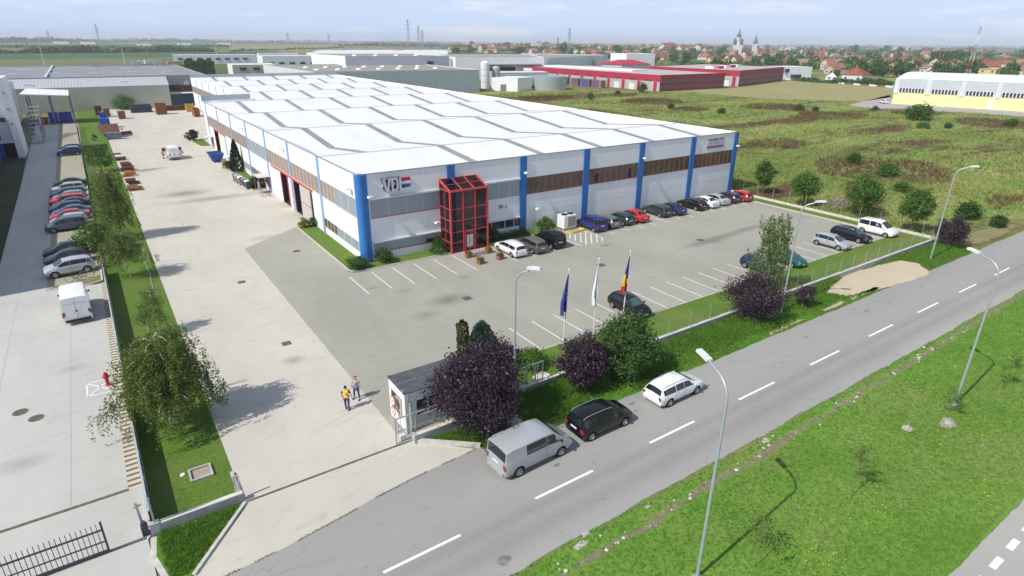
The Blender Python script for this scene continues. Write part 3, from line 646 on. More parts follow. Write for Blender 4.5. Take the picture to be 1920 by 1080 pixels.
ltr('letter', [[(0, zb_), (.72, zb_), (.72, zb_ + .22), (.24, zb_ + .22), (.24, zt_), (0, zt_)]], 25.33)
m = MB()
for mi, z0, z1 in ((0, 8.30, 8.66), (1, 8.0, 8.30), (2, 7.64, 8.0)): m.box(23.62, 26.72, Y0 - .16, Y0 - .02, z0, z1, mi)
m.obj('flag_panel', [M_SRED, plain('sign_white', (.78, .79, .8), .5), M_SBLUE], sg)
# company name sign at the far end (too small to read in the photograph: bars of lettering)
s2 = thing('company_sign', 'red and grey lettered company sign near the far end of the long white front', 'sign', (75.0, Y0 - .02, 7.35))
M_LTR = plain('sign_dull_red', (.33, .16, .19), .6, var=.1); M_LTG = plain('sign_grey', (.33, .39, .43), .6, var=.1)
def bars(z0, z1, words, mat, x=75.2):
    m = MB()
    for wd in words:
        for i in range(wd):
            k_ = random.choice((0, 1, 2, 3))
            m.box(x, x + .07, Y0 - .06, Y0 - .01, z0, z1)
            if k_ != 1: m.box(x + .07, x + .2, Y0 - .06, Y0 - .01, z1 - .08, z1)
            if k_ != 2: m.box(x + .07, x + .2, Y0 - .06, Y0 - .01, z0, z0 + .08)
            if k_ in (1, 3): m.box(x + .14, x + .2, Y0 - .06, Y0 - .01, z0 + .08, z1 - .08)
            x += .25
        x += .18
    return m.obj('lettering', mat, s2)
bars(8.5, 8.86, (3, 5, 5), M_LTR); bars(8.02, 8.32, (5, 6, 2), M_LTG)
MB().box(75.05, 78.9, Y0 - .06, Y0 - .01, 7.42, 7.82).obj('colour_bar', M_LTR, s2)
# floodlights
M_LAMPW = plain('white_lamp_housing', (.78, .79, .80), .4, var=.05)
def flood(x, y, z, dx, dy, label):
    t = thing('floodlight', label, 'floodlight', (x, y, z))
    m = MB(); m.beam((0, 0, 0), (dx * .45, dy * .45, .05), .06, .06); m.obj('bracket', M_CAP, t, local=True)
    m = MB(); m.beam((dx * .35 - dy * .25, dy * .35 - dx * .25, .08), (dx * .5 + dy * .3, dy * .5 + dx * .3, .12), .42, .2); m.obj('lamp_housing', M_LAMPW, t, local=True)
flood(22.05, Y0 - .12, 7.05, 0, -1, 'white floodlight on the blue corner column by the initials sign')
flood(41.7, Y0 - .14, 7.45, 0, -1, 'white floodlight on the blue pilaster beside the office windows')
flood(60.9 + .7, Y0 - .14, 7.3, 0, -1, 'white floodlight high on the pilaster behind the red parked saloon')
flood(81.9, Y0 - .14, 7.3, 0, -1, 'white floodlight on the last blue pilaster next to the company sign')
flood(X0 - .02, 60.4, 7.6, -1, 0, 'grey floodlight on the sunlit side wall close to the round column')
flood(X0 - .02, 86.5, 8.2, -1, 0, 'small floodlight above the brown glazing over the dark doorways')
flood(X0 - .02, 112, 8.0, -1, 0, 'small floodlight high on the side wall above the conical cypress')
flood(29.6, Y0 - .02, 3.15, 0, -1, 'round white lamp low on the wall beside the red glass porch')
flood(43.6, Y0 - .02, 2.75, 0, -1, 'long white wall lamp above the round shrub by the chiller')
# ------------------------------------------------------------------ vehicles
def paint(name, c, metal=0.0, rough=.24):
    n = N(name); n.col(c); n.set(rough, metal, .4, .35); return n.m
PAINT = dict(white=paint('white_paint', (.78, .78, .78)), black=paint('black_paint', (.006, .006, .008)), silver=paint('silver_paint', (.43, .45, .465), .25), grey=paint('grey_paint', (.20, .20, .19), .4),
             navy=paint('navy_paint', (.02, .03, .10)), blue=paint('deep_blue_paint', (.025, .035, .16)), red=paint('red_paint', (.52, .03, .03)), green=paint('dark_green_paint', (.02, .06, .055)),
             slate=paint('slate_paint', (.10, .13, .17), .4), plum=paint('plum_paint', (.07, .03, .06)), dark=paint('anthracite_paint', (.035, .04, .045)), maroon=paint('faded_red_paint', (.38, .04, .06)),
             pale=paint('pale_silver_paint', (.56, .56, .60), .4), teal=paint('bottle_green_paint', (.01, .10, .09)), steel=paint('steel_blue_paint', (.28, .33, .38), .4), brown=paint('grey_brown_paint', (.16, .15, .14), .4))
M_TRIM = plain('black_plastic', (.018, .018, .02), .6, var=.1); M_CGLASS = plain('car_glass', (.012, .016, .02), .05, spec=.8, var=.2); M_CGLASSL = plain('car_glass_sky', (.05, .08, .09), .05, spec=.9, var=.3, vs=2)
M_TYRE = plain('tyre_rubber', (.015, .015, .015), .9, var=.1); M_RIM = plain('alloy_rim', (.50, .50, .51), .35, metal=.6, var=.05)
M_TAIL = plain('tail_lens', (.30, .025, .03), .2, coat=.5, var=.1); M_HEAD = plain('head_lens', (.66, .70, .74), .1, coat=.6, var=.1); M_PLATE = plain('number_plate', (.72, .72, .70), .5, var=0); M_RAIL = plain('roof_rail_metal', (.55, .56, .57), .3, metal=.6, var=.05)

# stations: x, z bottom, z belt, z top, half-width sill, belt, top
KIND = {
 'hatch': dict(wb=2.55, r=.31, st=[(-1.98, .42, .62, .68, .60, .66, .60), (-1.93, .30, .80, .94, .77, .80, .70), (-1.66, .24, .93, 1.34, .81, .84, .56), (-1.30, .22, .93, 1.44, .82, .86, .60), (-.25, .22, .92, 1.47, .83, .86, .62), (.40, .22, .91, 1.41, .83, .86, .60), (1.22, .22, .90, .97, .82, .85, .72), (1.75, .24, .78, .85, .80, .83, .66), (2.05, .30, .60, .68, .70, .75, .60), (2.13, .38, .52, .56, .60, .65, .55)], rear=(1, 2), ws=(5, 6), side=(2.05, 5.72), pill=(3.0, 4.2)),
 'wagon': dict(wb=2.70, r=.32, st=[(-2.22, .42, .62, .68, .62, .68, .62), (-2.17, .30, .80, .94, .79, .82, .72), (-1.92, .24, .94, 1.34, .83, .85, .58), (-1.55, .22, .94, 1.43, .84, .87, .61), (-.25, .22, .93, 1.48, .85, .88, .63), (.45, .22, .92, 1.42, .85, .88, .61), (1.28, .22, .91, .98, .84, .87, .74), (1.90, .24, .79, .86, .82, .85, .68), (2.22, .30, .60, .69, .72, .77, .62), (2.30, .38, .52, .56, .62, .67, .56)], rear=(1, 2), ws=(5, 6), side=(2.08, 5.72), pill=(2.75, 3.55, 4.3), rails=1),
 'sedan': dict(wb=2.68, r=.32, st=[(-2.25, .42, .64, .70, .64, .70, .66), (-2.20, .30, .84, .96, .80, .83, .72), (-1.72, .24, .95, 1.02, .83, .85, .70), (-.98, .22, .94, 1.38, .84, .87, .58), (-.20, .22, .93, 1.44, .85, .88, .61), (.45, .22, .92, 1.39, .85, .88, .59), (1.28, .22, .90, .97, .84, .87, .74), (1.90, .24, .78, .85, .82, .85, .68), (2.20, .30, .60, .68, .72, .77, .62), (2.28, .38, .52, .56, .62, .67, .56)], rear=(2, 3), ws=(5, 6), side=(2.35, 5.72), pill=(3.1, 4.2)),
 'mpv': dict(wb=2.70, r=.32, st=[(-2.08, .42, .62, .70, .62, .68, .62), (-2.04, .30, .90, 1.00, .80, .83, .74), (-1.90, .24, .98, 1.50, .84, .87, .62), (-1.55, .22, .98, 1.60, .85, .89, .64), (-.25, .22, .96, 1.66, .86, .89, .66), (.45, .22, .95, 1.58, .86, .89, .63), (1.38, .22, .94, 1.04, .85, .88, .74), (1.88, .24, .84, .91, .82, .85, .68), (2.12, .30, .62, .72, .72, .77, .62), (2.20, .38, .52, .56, .62, .67, .56)], rear=(1, 2), ws=(5, 6), side=(2.08, 5.75), pill=(2.8, 3.6, 4.3), rails=1),
 'suv': dict(wb=2.68, r=.36, st=[(-2.12, .50, .72, .80, .64, .70, .64), (-2.08, .36, .96, 1.08, .82, .85, .75), (-1.86, .30, 1.06, 1.48, .87, .89, .60), (-1.5, .28, 1.06, 1.58, .88, .91, .64), (-.25, .28, 1.05, 1.63, .89, .92, .66), (.45, .28, 1.04, 1.56, .89, .92, .63), (1.25, .28, 1.02, 1.12, .88, .91, .78), (1.85, .30, .92, 1.00, .86, .89, .74), (2.14, .36, .72, .82, .76, .81, .66), (2.22, .44, .60, .66, .64, .70, .60)], rear=(1, 2), ws=(5, 6), side=(2.1, 5.72), pill=(3.0, 4.2)),
 'minivan': dict(wb=2.80, r=.32, st=[(-2.10, .42, .62, .70, .66, .72, .68), (-2.07, .30, .95, 1.05, .82, .85, .80), (-2.00, .24, 1.06, 1.66, .86, .88, .74), (-1.7, .22, 1.06, 1.78, .87, .90, .76), (-.1, .22, 1.04, 1.82, .88, .90, .76), (.55, .22, 1.02, 1.72, .88, .90, .72), (1.42, .22, 1.00, 1.10, .87, .90, .76), (1.95, .24, .86, .93, .84, .87, .70), (2.16, .30, .62, .74, .74, .79, .64), (2.24, .38, .52, .58, .64, .69, .58)], rear=(1, 2), ws=(5, 6), side=(2.1, 5.72), pill=(2.8, 3.6, 4.3)),
 'van': dict(wb=3.0, r=.34, st=[(-2.42, .45, .62, .70, .74, .80, .76), (-2.38, .32, 1.00, 1.12, .88, .92, .86), (-2.30, .26, 1.15, 1.84, .93, .95, .86), (-1.95, .25, 1.15, 1.93, .94, .96, .87), (.2, .25, 1.14, 1.96, .95, .97, .87), (.95, .25, 1.12, 1.88, .95, .97, .83), (1.72, .25, 1.10, 1.22, .94, .96, .80), (2.22, .26, .90, .98, .90, .93, .74), (2.44, .32, .64, .78, .80, .85, .68), (2.52, .40, .54, .60, .70, .74, .62)], rear=(1, 2), ws=(5, 6), side=(3.45, 5.72), pill=(4.25,)),
 'boxvan': dict(wb=3.45, r=.35, st=[(-2.72, .50, .70, .80, .88, .92, .90), (-2.70, .34, 1.15, 1.30, .98, 1.0, .97), (-2.66, .28, 1.25, 2.38, 1.0, 1.01, .86), (-2.4, .27, 1.25, 2.50, 1.0, 1.02, .84), (.4, .27, 1.24, 2.52, 1.0, 1.02, .84), (1.0, .27, 1.22, 2.42, 1.0, 1.02, .82), (1.92, .27, 1.20, 1.32, .99, 1.0, .82), (2.40, .28, 1.0, 1.08, .95, .98, .78), (2.64, .34, .70, .86, .86, .90, .72), (2.72, .42, .58, .64, .74, .78, .66)], rear=(1, 2), ws=(5, 6), side=(4.35, 5.72), pill=()),
}
def car_proto(kind):
    k = KIND[kind]; st = k['st']; root = bpy.data.objects.new('car_prototype', None)
    def ring(s):
        x, zb, zs, zt, ws, wb_, wt = s
        cab = max(0, min(1, (zt - zs) / .4))
        half = [(0, zb), (ws * .92, zb), (ws, zb + .10), (wb_ + .015, zb * .4 + zs * .6), (wb_ - .02, zs), (wt + .02, zt - .05 * cab - .01), (wt * .80, zt), (0, zt + .02)]
        return half
    rings = [ring(s) for s in st]; NP = 8
    def pt(u, kk, v=0.0, side=1):
        i = min(int(u), len(st) - 2); f = u - i
        a, b_ = rings[i], rings[i + 1]; x = st[i][0] + (st[i + 1][0] - st[i][0]) * f
        def lerp(j): return (a[j][0] + (b_[j][0] - a[j][0]) * f, a[j][1] + (b_[j][1] - a[j][1]) * f)
        p, q = lerp(kk), lerp(min(kk + 1, NP - 1))
        return Vector((x, side * (p[0] + (q[0] - p[0]) * v), p[1] + (q[1] - p[1]) * v))
    m = MB()
    loops = []
    for s, rg in zip(st, rings):
        lp = [(s[0], y, z) for y, z in rg] + [(s[0], -y, z) for y, z in reversed(rg[1:-1])]
        base = len(m.v); m.v += lp; loops.append([base + i for i in range(len(lp))])
    L = len(loops[0])
    for a, b_ in zip(loops[:-1], loops[1:]):
        for i in range(L): m.f.append([a[i], a[(i + 1) % L], b_[(i + 1) % L], b_[i]]); m.m.append(0)
    m.f.append(loops[0]); m.m.append(0); m.f.append(list(reversed(loops[-1]))); m.m.append(0)
    me = m.mesh('body', [PAINT['white'], M_TRIM])
    # cut the wheel wells
    tmp = bpy.data.objects.new('tmp_body', me); C.objects.link(tmp); wmax = max(s[5] for s in st)
    cut = MB(); wx = (-k['wb'] / 2, k['wb'] / 2)
    for x in wx:
        for sd in (1, -1):
            cut.lathe([(k['r'] + .055, sd * (wmax - .26)), (k['r'] + .055, sd * (wmax + .2))], (x, 0, k['r']), 'Y', 24, 1)
    cm = cut.mesh('cutter', [M_TRIM, M_TRIM]); co = bpy.data.objects.new('tmp_cut', cm); C.objects.link(co)
    md = tmp.modifiers.new('b', 'BOOLEAN'); md.operation = 'DIFFERENCE'; md.solver = 'EXACT'; md.object = co
    dg = bpy.context.evaluated_depsgraph_get(); dg.update()
    body = bpy.data.meshes.new_from_object(tmp.evaluated_get(dg)); body.name = 'body'
    bpy.data.objects.remove(tmp); bpy.data.objects.remove(co)
    bm = bmesh.new(); bm.from_mesh(body)
    # extra body bits in the same mesh: seams, dark sills, grille, bumper strip
    def strip(P, mi):
        vs = [bm.verts.new(p) for p in P]; f = bm.faces.new(vs); f.material_index = mi; f.smooth = False
    eps = .006
    for sd in (1, -1):
        us = [u for u in ([2.15] if kind not in ('van', 'boxvan') else []) + list(k['pill']) + [5.78]]
        for u in us:
            P = []
            for kk in (2, 3):
                for du in (-.006, .006):
                    pass
            a, b1, c_ = pt(u, 2, .25, sd), pt(u, 3, 0, sd), pt(u, 4, 0, sd); o = Vector((0, sd * eps, 0)); dx = Vector((.009, 0, 0))
            strip([a - dx + o, a + dx + o, b1 + dx + o, b1 - dx + o], 1); strip([b1 - dx + o, b1 + dx + o, c_ + dx + o, c_ - dx + o], 1)
        for u0, u1 in ((2.6, 5.9),):
            n_ = 6
            for i in range(n_):
                ua, ub = u0 + (u1 - u0) * i / n_, u0 + (u1 - u0) * (i + 1) / n_
                strip([pt(ua, 1, .4, sd) + Vector((0, sd * .01, 0)), pt(ub, 1, .4, sd) + Vector((0, sd * .01, 0)), pt(ub, 2, .12, sd) + Vector((0, sd * .01, 0)), pt(ua, 2, .12, sd) + Vector((0, sd * .01, 0))], 1)
        for u in [x + .18 for x in k['pill'] if x > 3.3][:2]:
            a = pt(u, 3, .82, sd) + Vector((0, sd * .02, 0)); strip([a + Vector((-.09, 0, -.012)), a + Vector((.09, 0, -.012)), a + Vector((.09, 0, .014)), a + Vector((-.09, 0, .014))], 1)
    fx = st[-1][0] + .008; z0, z1 = st[-1][1], st[-1][2]
    strip([(fx, -.45, z0 + .02), (fx, .45, z0 + .02), (fx, .45, z1 - .01), (fx, -.45, z1 - .01)], 1)
    bm.to_mesh(body); bm.free()
    body.polygons.foreach_set('use_smooth', [True] * len(body.polygons)); body.set_sharp_from_angle(angle=R(38))
    link('body', body, root)
    # glass
    def panel(name, P, mat, n_=0):
        mm = MB()
        for q in P: mm.face(q)
        return link(name, mm.mesh(name, mat), root)
    i, j = k['ws']; out = Vector((.012, 0, .012))
    def topgrid(u0, u1, w_, off, lo=.04, hi=.96):
        F = []; U = [u0 + (u1 - u0) * t for t in (lo, .5, hi)]; Vv = [-1, -.5, 0, .5, 1]
        def tp(u, s_):
            q6, q5 = pt(u, 6), pt(u, 5, 0); yy = q6.y + (q5.y - q6.y) * w_
            zc = q6.z + .02 * (1 - abs(s_)) - (q6.z - q5.z) * w_ * abs(s_) ** 3
            return Vector((q6.x, s_ * yy, zc)) + off
        for a, b_ in zip(U[:-1], U[1:]):
            for c_, d in zip(Vv[:-1], Vv[1:]): F.append([tp(a, c_), tp(a, d), tp(b_, d), tp(b_, c_)])
        return F
    panel('windscreen', topgrid(i, j, .62, Vector((.014, 0, .014))), M_CGLASSL)
    i, j = k['rear']
    panel('rear_window', topgrid(i, j, .62, Vector((-.016, 0, .010)), .14 if kind != 'boxvan' else .5, .93 if kind != 'boxvan' else .52), M_CGLASS)
    cuts = [k['side'][0]] + [x for x in k['pill'] if x > k['side'][0]] + [k['side'][1]]
    for sd in (1, -1):
        F = []
        for a, b_ in zip(cuts[:-1], cuts[1:]):
            a2, b2 = a + (.05 if a != cuts[0] else 0), b_ - .0
            nseg = 5
            for t in range(nseg):
                ua, ub = a2 + (b2 - a2) * t / nseg, a2 + (b2 - a2) * (t + 1) / nseg
                o = Vector((0, sd * .012, .004))
                F.append([pt(ua, 4, .10, sd) + o, pt(ub, 4, .10, sd) + o, pt(ub, 4, .90, sd) + o, pt(ua, 4, .90, sd) + o])
        panel('side_window', F, M_CGLASS)
        u = len(st) - 3
        o = Vector((.012, sd * .010, .010))
        panel('headlight', [[pt(u + .25, 3, .45, sd) + o, pt(u + .95, 3, .35, sd) + o, pt(u + .95, 5, .4, sd) + o, pt(u + .3, 5, .3, sd) + o]], M_HEAD)
        o = Vector((-.014, sd * .012, .002))
        hi_ = .55 if kind in ('hatch', 'suv', 'sedan', 'van') else 1.0
        panel('tail_light', [[pt(.35, 3, .15, sd) + o, pt(1.22, 3, .15, sd) + o, pt(1.25, 4, .10 if hi_ < 1 else .45, sd) + o, pt(.98, 4, .10 if hi_ < 1 else .45, sd) + o], [pt(.35, 3, .15, sd) + o, pt(.98, 4, .1, sd) + o, pt(.98, 5, .9, sd) + o * 1.3, pt(.4, 5, .9, sd) + o * 1.3]], M_TAIL)
        q = pt(5.62, 4, .12, sd); mm = MB(); mm.lathe([(.015, -.10), (.075, -.07), (.085, 0), (.07, .05), (.02, .07)], (q.x, q.y + sd * .12, q.z + .06), 'X', 10); mm.beam((q.x, q.y - sd * .02, q.z), (q.x, q.y + sd * .1, q.z + .03), .05, .04)
        link('wing_mirror', mm.mesh('wing_mirror', M_TRIM if kind in ('boxvan', 'van') else PAINT['white'], 40), root)
        if k.get('rails'):
            mm = MB(); P = [pt(u_, 5, .5, sd) + Vector((0, 0, .05 if 0 < t < 6 else .0)) for t, u_ in enumerate([2.2, 2.4, 3, 3.6, 4.2, 4.75, 4.95])]
            mm.tube(P, .017, 6); link('roof_rail', mm.mesh('roof_rail', M_RAIL, 40), root)
    px = st[1][0] - .02; zz = st[1][2]
    mm = MB(); mm.box(px - .03, px - .012, -.26, .26, zz - .14, zz - .03); link('number_plate', mm.mesh('number_plate', M_PLATE), root)
    mm = MB(); mm.box(fx + .004, fx + .012, -.26, .26, z0 + .02, z0 + .12); link('number_plate', mm.mesh('number_plate', M_PLATE), root)
    if kind in ('boxvan', 'van'):
        x0_ = st[0][0] - .05; w0_ = st[0][4]
        mm = MB(); mm.box(x0_ - .03, x0_ + .12, -w0_, w0_, .34, .52); mm.box(x0_ + .12, x0_ + .4, -w0_ - .1, -w0_, .36, .5); mm.box(x0_ + .12, x0_ + .4, w0_, w0_ + .1, .36, .5); link('rear_bumper', mm.mesh('rear_bumper', M_TRIM if kind == 'boxvan' else PAINT['silver']), root)
        if kind == 'boxvan':
            mm = MB(); xx = st[1][0] - .012; mm.box(xx - .012, xx, -.008, .008, .55, 2.25); mm.box(xx - .03, xx - .012, .02, .22, 1.05, 1.13); mm.lathe([(.07, -.03), (.07, -.012)], (xx, .0, 1.22), 'X', 12); link('rear_door_seam', mm.mesh('rear_door_seam', M_TRIM), root)
    # wheels
    r_ = k['r']; tyre = MB(); tyre.lathe([(r_ * .66, -.10), (r_ * .93, -.105), (r_, -.07), (r_, .07), (r_ * .93, .105), (r_ * .66, .10)], (0, 0, 0), 'Y', 22, 0, False)
    tme = tyre.mesh('wheel', M_TYRE, 40)
    rim = MB(); rim.lathe([(r_ * .70, -.09), (r_ * .70, .085), (r_ * .60, .10), (r_ * .56, .07), (.06, .075), (.05, .10)], (0, 0, 0), 'Y', 20, 0)
    for t in range(5):
        a = 2 * math.pi * t / 5
        f_ = lambda rr, da: (rr * math.cos(a + da), .0775, rr * math.sin(a + da))
        rim.face([f_(r_ * .24, -.25), f_(r_ * .53, -.34), f_(r_ * .53, .34), f_(r_ * .24, .25)], 1)
    rme = rim.mesh('rim', [M_RIM, M_TRIM])
    for x in wx:
        for sd in (1, -1):
            o = link('wheel', tme, root, (x, sd * (wmax - .105), r_)); o.rotation_euler = (0, 0, 0 if sd > 0 else math.pi)
            link('rim', rme, o)
    return root
PROTO = {}
def car(kind, col, x, y, deg, name, cat, label, group, glass=None):
    if kind not in PROTO: PROTO[kind] = (car_proto(kind), False)
    root, used = PROTO[kind]
    if used: root = copy_tree(root)
    else: PROTO[kind] = (root, True); C.objects.link(root)
    root.name = name; root.location = (x, y, 0.004); root.rotation_euler = (0, 0, R(deg))
    setp(root, label, cat, group)
    for ch in root.children:
        if ch.name.split('.')[0] in ('body', 'wing_mirror') and ch.data.materials[0] == PAINT['white']:
            ch.material_slots[0].link = 'OBJECT'; ch.material_slots[0].material = PAINT[col]
    return root
GN = 'cars parked nose-in along the white hall'; GS = 'cars parked along the fence lawn'; GL = "cars in the neighbour's shaded parking row"; GR = 'vehicles parked on the roadside'
car('van', 'silver', 16.75, 22.42, 2, 'parked_van', 'van', 'silver panel van with dark side windows parked on the road edge', GR)
car('mpv', 'black', 22.05, 22.5, 0, 'parked_car', 'car', 'black people carrier with silver roof rails parked on the road edge', GR)
car('wagon', 'white', 28.68, 22.42, 1, 'parked_car', 'car', 'white estate car parked on the road edge', GR)
for a in (('wagon', 'white', 35.95, 52.75, 'white estate car beside the wooden planters at the glass porch'), ('wagon', 'brown', 38.65, 52.5, 'grey-brown estate car between the white estate and the black minivan'),
          ('minivan', 'black', 41.45, 52.7, 'black minivan next to the round shrub and chiller'), ('minivan', 'blue', 49.95, 55.0, 'deep blue minivan beside the white hatched floor stripes'),
          ('hatch', 'grey', 52.4, 54.95, 'grey hatchback tucked behind the deep blue minivan'), ('hatch', 'green', 54.95, 55.0, 'dark green hatchback beside the red saloon'),
          ('sedan', 'red', 57.45, 55.15, 'bright red saloon near the middle pilaster'), ('wagon', 'dark', 62.1, 55.3, 'anthracite estate first after the gap beyond the red saloon'),
          ('sedan', 'navy', 64.55, 54.95, 'navy saloon between two dark estates'), ('wagon', 'black', 69.0, 55.0, 'black estate car standing next to the white saloon'),
          ('sedan', 'white', 71.6, 54.95, 'white saloon in the row along the hall'), ('sedan', 'pale', 74.2, 55.05, 'pale silver saloon next to the white saloon'),
          ('hatch', 'plum', 76.7, 54.85, 'dark plum hatchback beside the red hatchback'), ('hatch', 'red', 79.1, 54.4, 'bright red hatchback last in the row by the corner pilaster')):
    car(a[0], a[1], a[2], a[3], 90 + random.uniform(-1.5, 1.5), 'parked_car', 'car', a[4], GN)
for a in (('hatch', 'black', 35.9, 34.05, 'black hatchback alone behind the flagpoles'), ('hatch', 'navy', 54.85, 34.0, 'navy hatchback half behind the young birch'), ('hatch', 'teal', 59.1, 33.75, 'bottle green hatchback behind the young birch'),
          ('hatch', 'silver', 68.85, 34.2, 'silver hatchback beside the black estate near the meadow'), ('wagon', 'black', 73.6, 34.4, 'black estate between the silver hatchback and the white minivan'), ('minivan', 'white', 78.7, 33.8, 'white minivan at the meadow end of the lot')):
    car(a[0], a[1], a[2], a[3], -90 + random.uniform(-1.5, 1.5), 'parked_car', 'car', a[4], GS)
for i, a in enumerate((('suv', 'pale', 71.7, 'silver estate-like off-roader beside the two bicycles'), ('hatch', 'dark', 75.6, 'dark hatchback right behind the silver off-roader'), ('hatch', 'black', 78.5, 'black hatchback half under the leafy fence bush'),
          ('mpv', 'slate', 89.9, 'slate people carrier first in the long shaded row'), ('hatch', 'silver', 92.4, 'light silver hatchback behind the slate people carrier'), ('sedan', 'maroon', 94.9, 'faded red saloon among silver and dark cars'),
          ('sedan', 'slate', 97.3, 'slate saloon just behind the faded red saloon'), ('hatch', 'navy', 99.8, 'navy hatchback mid-row in the long shaded row'), ('sedan', 'dark', 102.2, 'anthracite saloon just in front of the bright red estate'),
          ('wagon', 'red', 104.7, 'bright red estate in the long shaded row'), ('hatch', 'steel', 107.1, 'steel blue hatchback just behind the bright red estate'), ('wagon', 'dark', 109.6, 'anthracite estate near the end of the long shaded row'),
          ('wagon', 'pale', 113.6, 'pale silver estate next to last in the long shaded row'), ('sedan', 'black', 117.6, 'black saloon last in the long shaded row'),
          ('suv', 'navy', 151.6, 'navy off-roader first of three cars far up the fence'), ('hatch', 'silver', 154.3, 'silver hatchback, middle of three cars far up the fence'), ('hatch', 'black', 156.9, 'black hatchback, last of three cars far up the fence'))):
    car(a[0], a[1], -4.75 - (.3 if a[0] != 'sedan' else 0) + random.uniform(-.2, .2), a[2], 180 + (8 if i == 0 else random.uniform(-2, 4)), 'parked_car', 'car', a[3], GL)
car('boxvan', 'white', -4.35, 59.9, 92, 'delivery_van', 'van', 'white delivery van with closed rear doors standing on the pale yard by the paver strip', None)
yv = car('boxvan', 'white', 12.1, 137.2, 90, 'delivery_van', 'van', 'white van with both front doors open, standing far back in the yard', None)
for sd in (1, -1):
    m = MB(); m.box(1.15, 1.2, sd * 1.02, sd * 2.0, .5, 1.2); m.box(1.15, 1.2, sd * 1.02, sd * 1.9, 1.2, 1.28); m.box(1.15, 1.2, sd * 1.02, sd * 1.1, 1.28, 2.0); m.box(1.15, 1.2, sd * 1.1, sd * 1.7, 1.92, 2.0)
    d = m.obj('open_door', PAINT['white'], yv, local=True); m = MB(); m.box(1.16, 1.19, sd * 1.1, sd * 1.75, 1.28, 1.92); m.obj('door_window', M_CGLASS, d, local=True)
car('hatch', 'white', 268.0, 124.5, 60, 'parked_car', 'car', 'small white car beside the end of the yellow hall', None)
# ------------------------------------------------------------------ fences, gates, lamps, kiosk, people, yard goods
M_GALV = plain('galvanised_steel', (.46, .49, .49), .45, metal=.5, var=.12, vs=3)
M_POLE = plain('lamp_pole_steel', (.42, .48, .50), .4, metal=.4, var=.1, vs=2)
M_FGREEN = plain('dark_green_mesh', (.03, .055, .05), .6, var=.15)
M_CONC = plain('cast_concrete', (.40, .40, .385), .85, var=.2, vs=1.2)
M_CONCL = plain('pale_coping', (.60, .57, .50), .85, var=.12, vs=2)
M_BARK = plain('bark', (.16, .13, .10), .9, var=.3, vs=6)
def meshmat(name, c, pitch, wd):
    """wire mesh: real see-through gaps between procedural wires"""
    n = N(name); n.col(c); n.set(.5, .3, .3)
    br = n.n('TexBrick', offset=0.0, offset_frequency=1, squash=1.0)
    for k_, v in (('Scale', 1.0), ('Mortar Size', wd), ('Brick Width', pitch[0]), ('Row Height', pitch[1])): br.inputs[k_].default_value = v
    n.l(n.coord((1, 1, 1)), br.inputs['Vector']); return n, br
# low wall and post fence along the road
ff = thing('mesh_fence', 'low concrete wall with grey posts and wire mesh along the rough verge', 'fence', (11.9, 28.2, 0))
m = MB(); m.box(16.0, 82.2, 28.06, 28.26, 0, .50); m.obj('base_wall', M_CONC, ff)
m = MB(); m.box(16.0, 82.25, 28.03, 28.29, .502, .56); m.obj('coping', M_CONCL, ff)
x = 18.9; xs_ = []
while x < 82:
    xs_.append(x); m = MB(); m.tube([(x, 28.16, .56), (x + random.uniform(-.03, .03), 28.16, 1.95)], .028, 6); m.obj('post', M_GALV, ff); x += 2.52 if x > 30 else 2.6
m = MB()
for z in (.75, 1.25, 1.8): m.beam((24, 28.16, z), (82, 28.16, z), .007, .007)
for a in xs_[2:-1]:
    for i in range(1, 12): m.beam((a + i * .21, 28.16, .58), (a + i * .21, 28.16, 1.85), .0045, .0045)
m.obj('wire_mesh', M_GALV, ff)
# meadow fence
mf = thing('mesh_fence', 'low kerb with thin pale posts between the car park and the meadow', 'fence', (82.4, 29, 0))
m = MB(); m.box(82.3, 82.55, 28.3, 92, 0, .32); m.obj('base_wall', M_CONCL, mf)
y = 30.2
while y < 92:
    m = MB(); m.tube([(82.42, y, .32), (82.42, y, 2.0)], .03, 6); m.obj('post', M_GALV, mf); y += 2.6
# left fence (closed panels near the gate, open mesh farther up)
fx = lambda y: -1.62 - (y - 28) * .0108
bf = thing('boundary_fence', 'long dark panel fence on a pale wall between the two yards', 'fence', (-1.62, 28.2, 0))
m = MB(); m.beam((fx(28.1) - .02, 28.1, .16), (fx(69.2), 69.2, .16), .20, .32); m.beam((fx(69.2), 69.2, .1), (fx(200), 200, .1), .16, .2); m.obj('base_wall', M_CONC, bf)
m = MB(); m.beam((fx(28.1), 28.1, .74), (fx(69.2), 69.2, .74), .05, .82); m.obj('screen_panel', plain('dark_screen', (.035, .05, .065), .5, var=.15), bf)
m = MB(); m.beam((fx(28.1), 28.1, 1.18), (fx(69.2), 69.2, 1.18), .09, .06); m.obj('top_rail', plain('pale_rail', (.50, .56, .60), .4, metal=.3), bf)
y = 28.3
while y < 200:
    m = MB(); m.tube([(fx(y) + .06, y, .2), (fx(y) + .06, y, 1.32 if y < 70 else 1.7)], .035, 6); m.obj('post', M_FGREEN if y > 69 else M_GALV, bf); y += 2.55
n_, br = meshmat('green_wire_mesh', (.03, .06, .05), (.05, .2), .006)
trn = n_.n('BsdfTransparent'); mxs = n_.n('MixShader'); sx_ = n_.n('TexWave', wave_type='BANDS', bands_direction='Y'); sx_.inputs['Scale'].default_value = .31831 / .06
n_.l(n_.coord(), sx_.inputs['Vector']); n_.l(n_.ramp(sx_.outputs['Fac'], [(.82, (0, 0, 0)), (.9, (1, 1, 1))]), mxs.inputs['Fac']); n_.l(trn.outputs[0], mxs.inputs[1]); n_.l(n_.b.outputs[0], mxs.inputs[2]); n_.l(mxs.outputs[0], n_.out.inputs['Surface'])
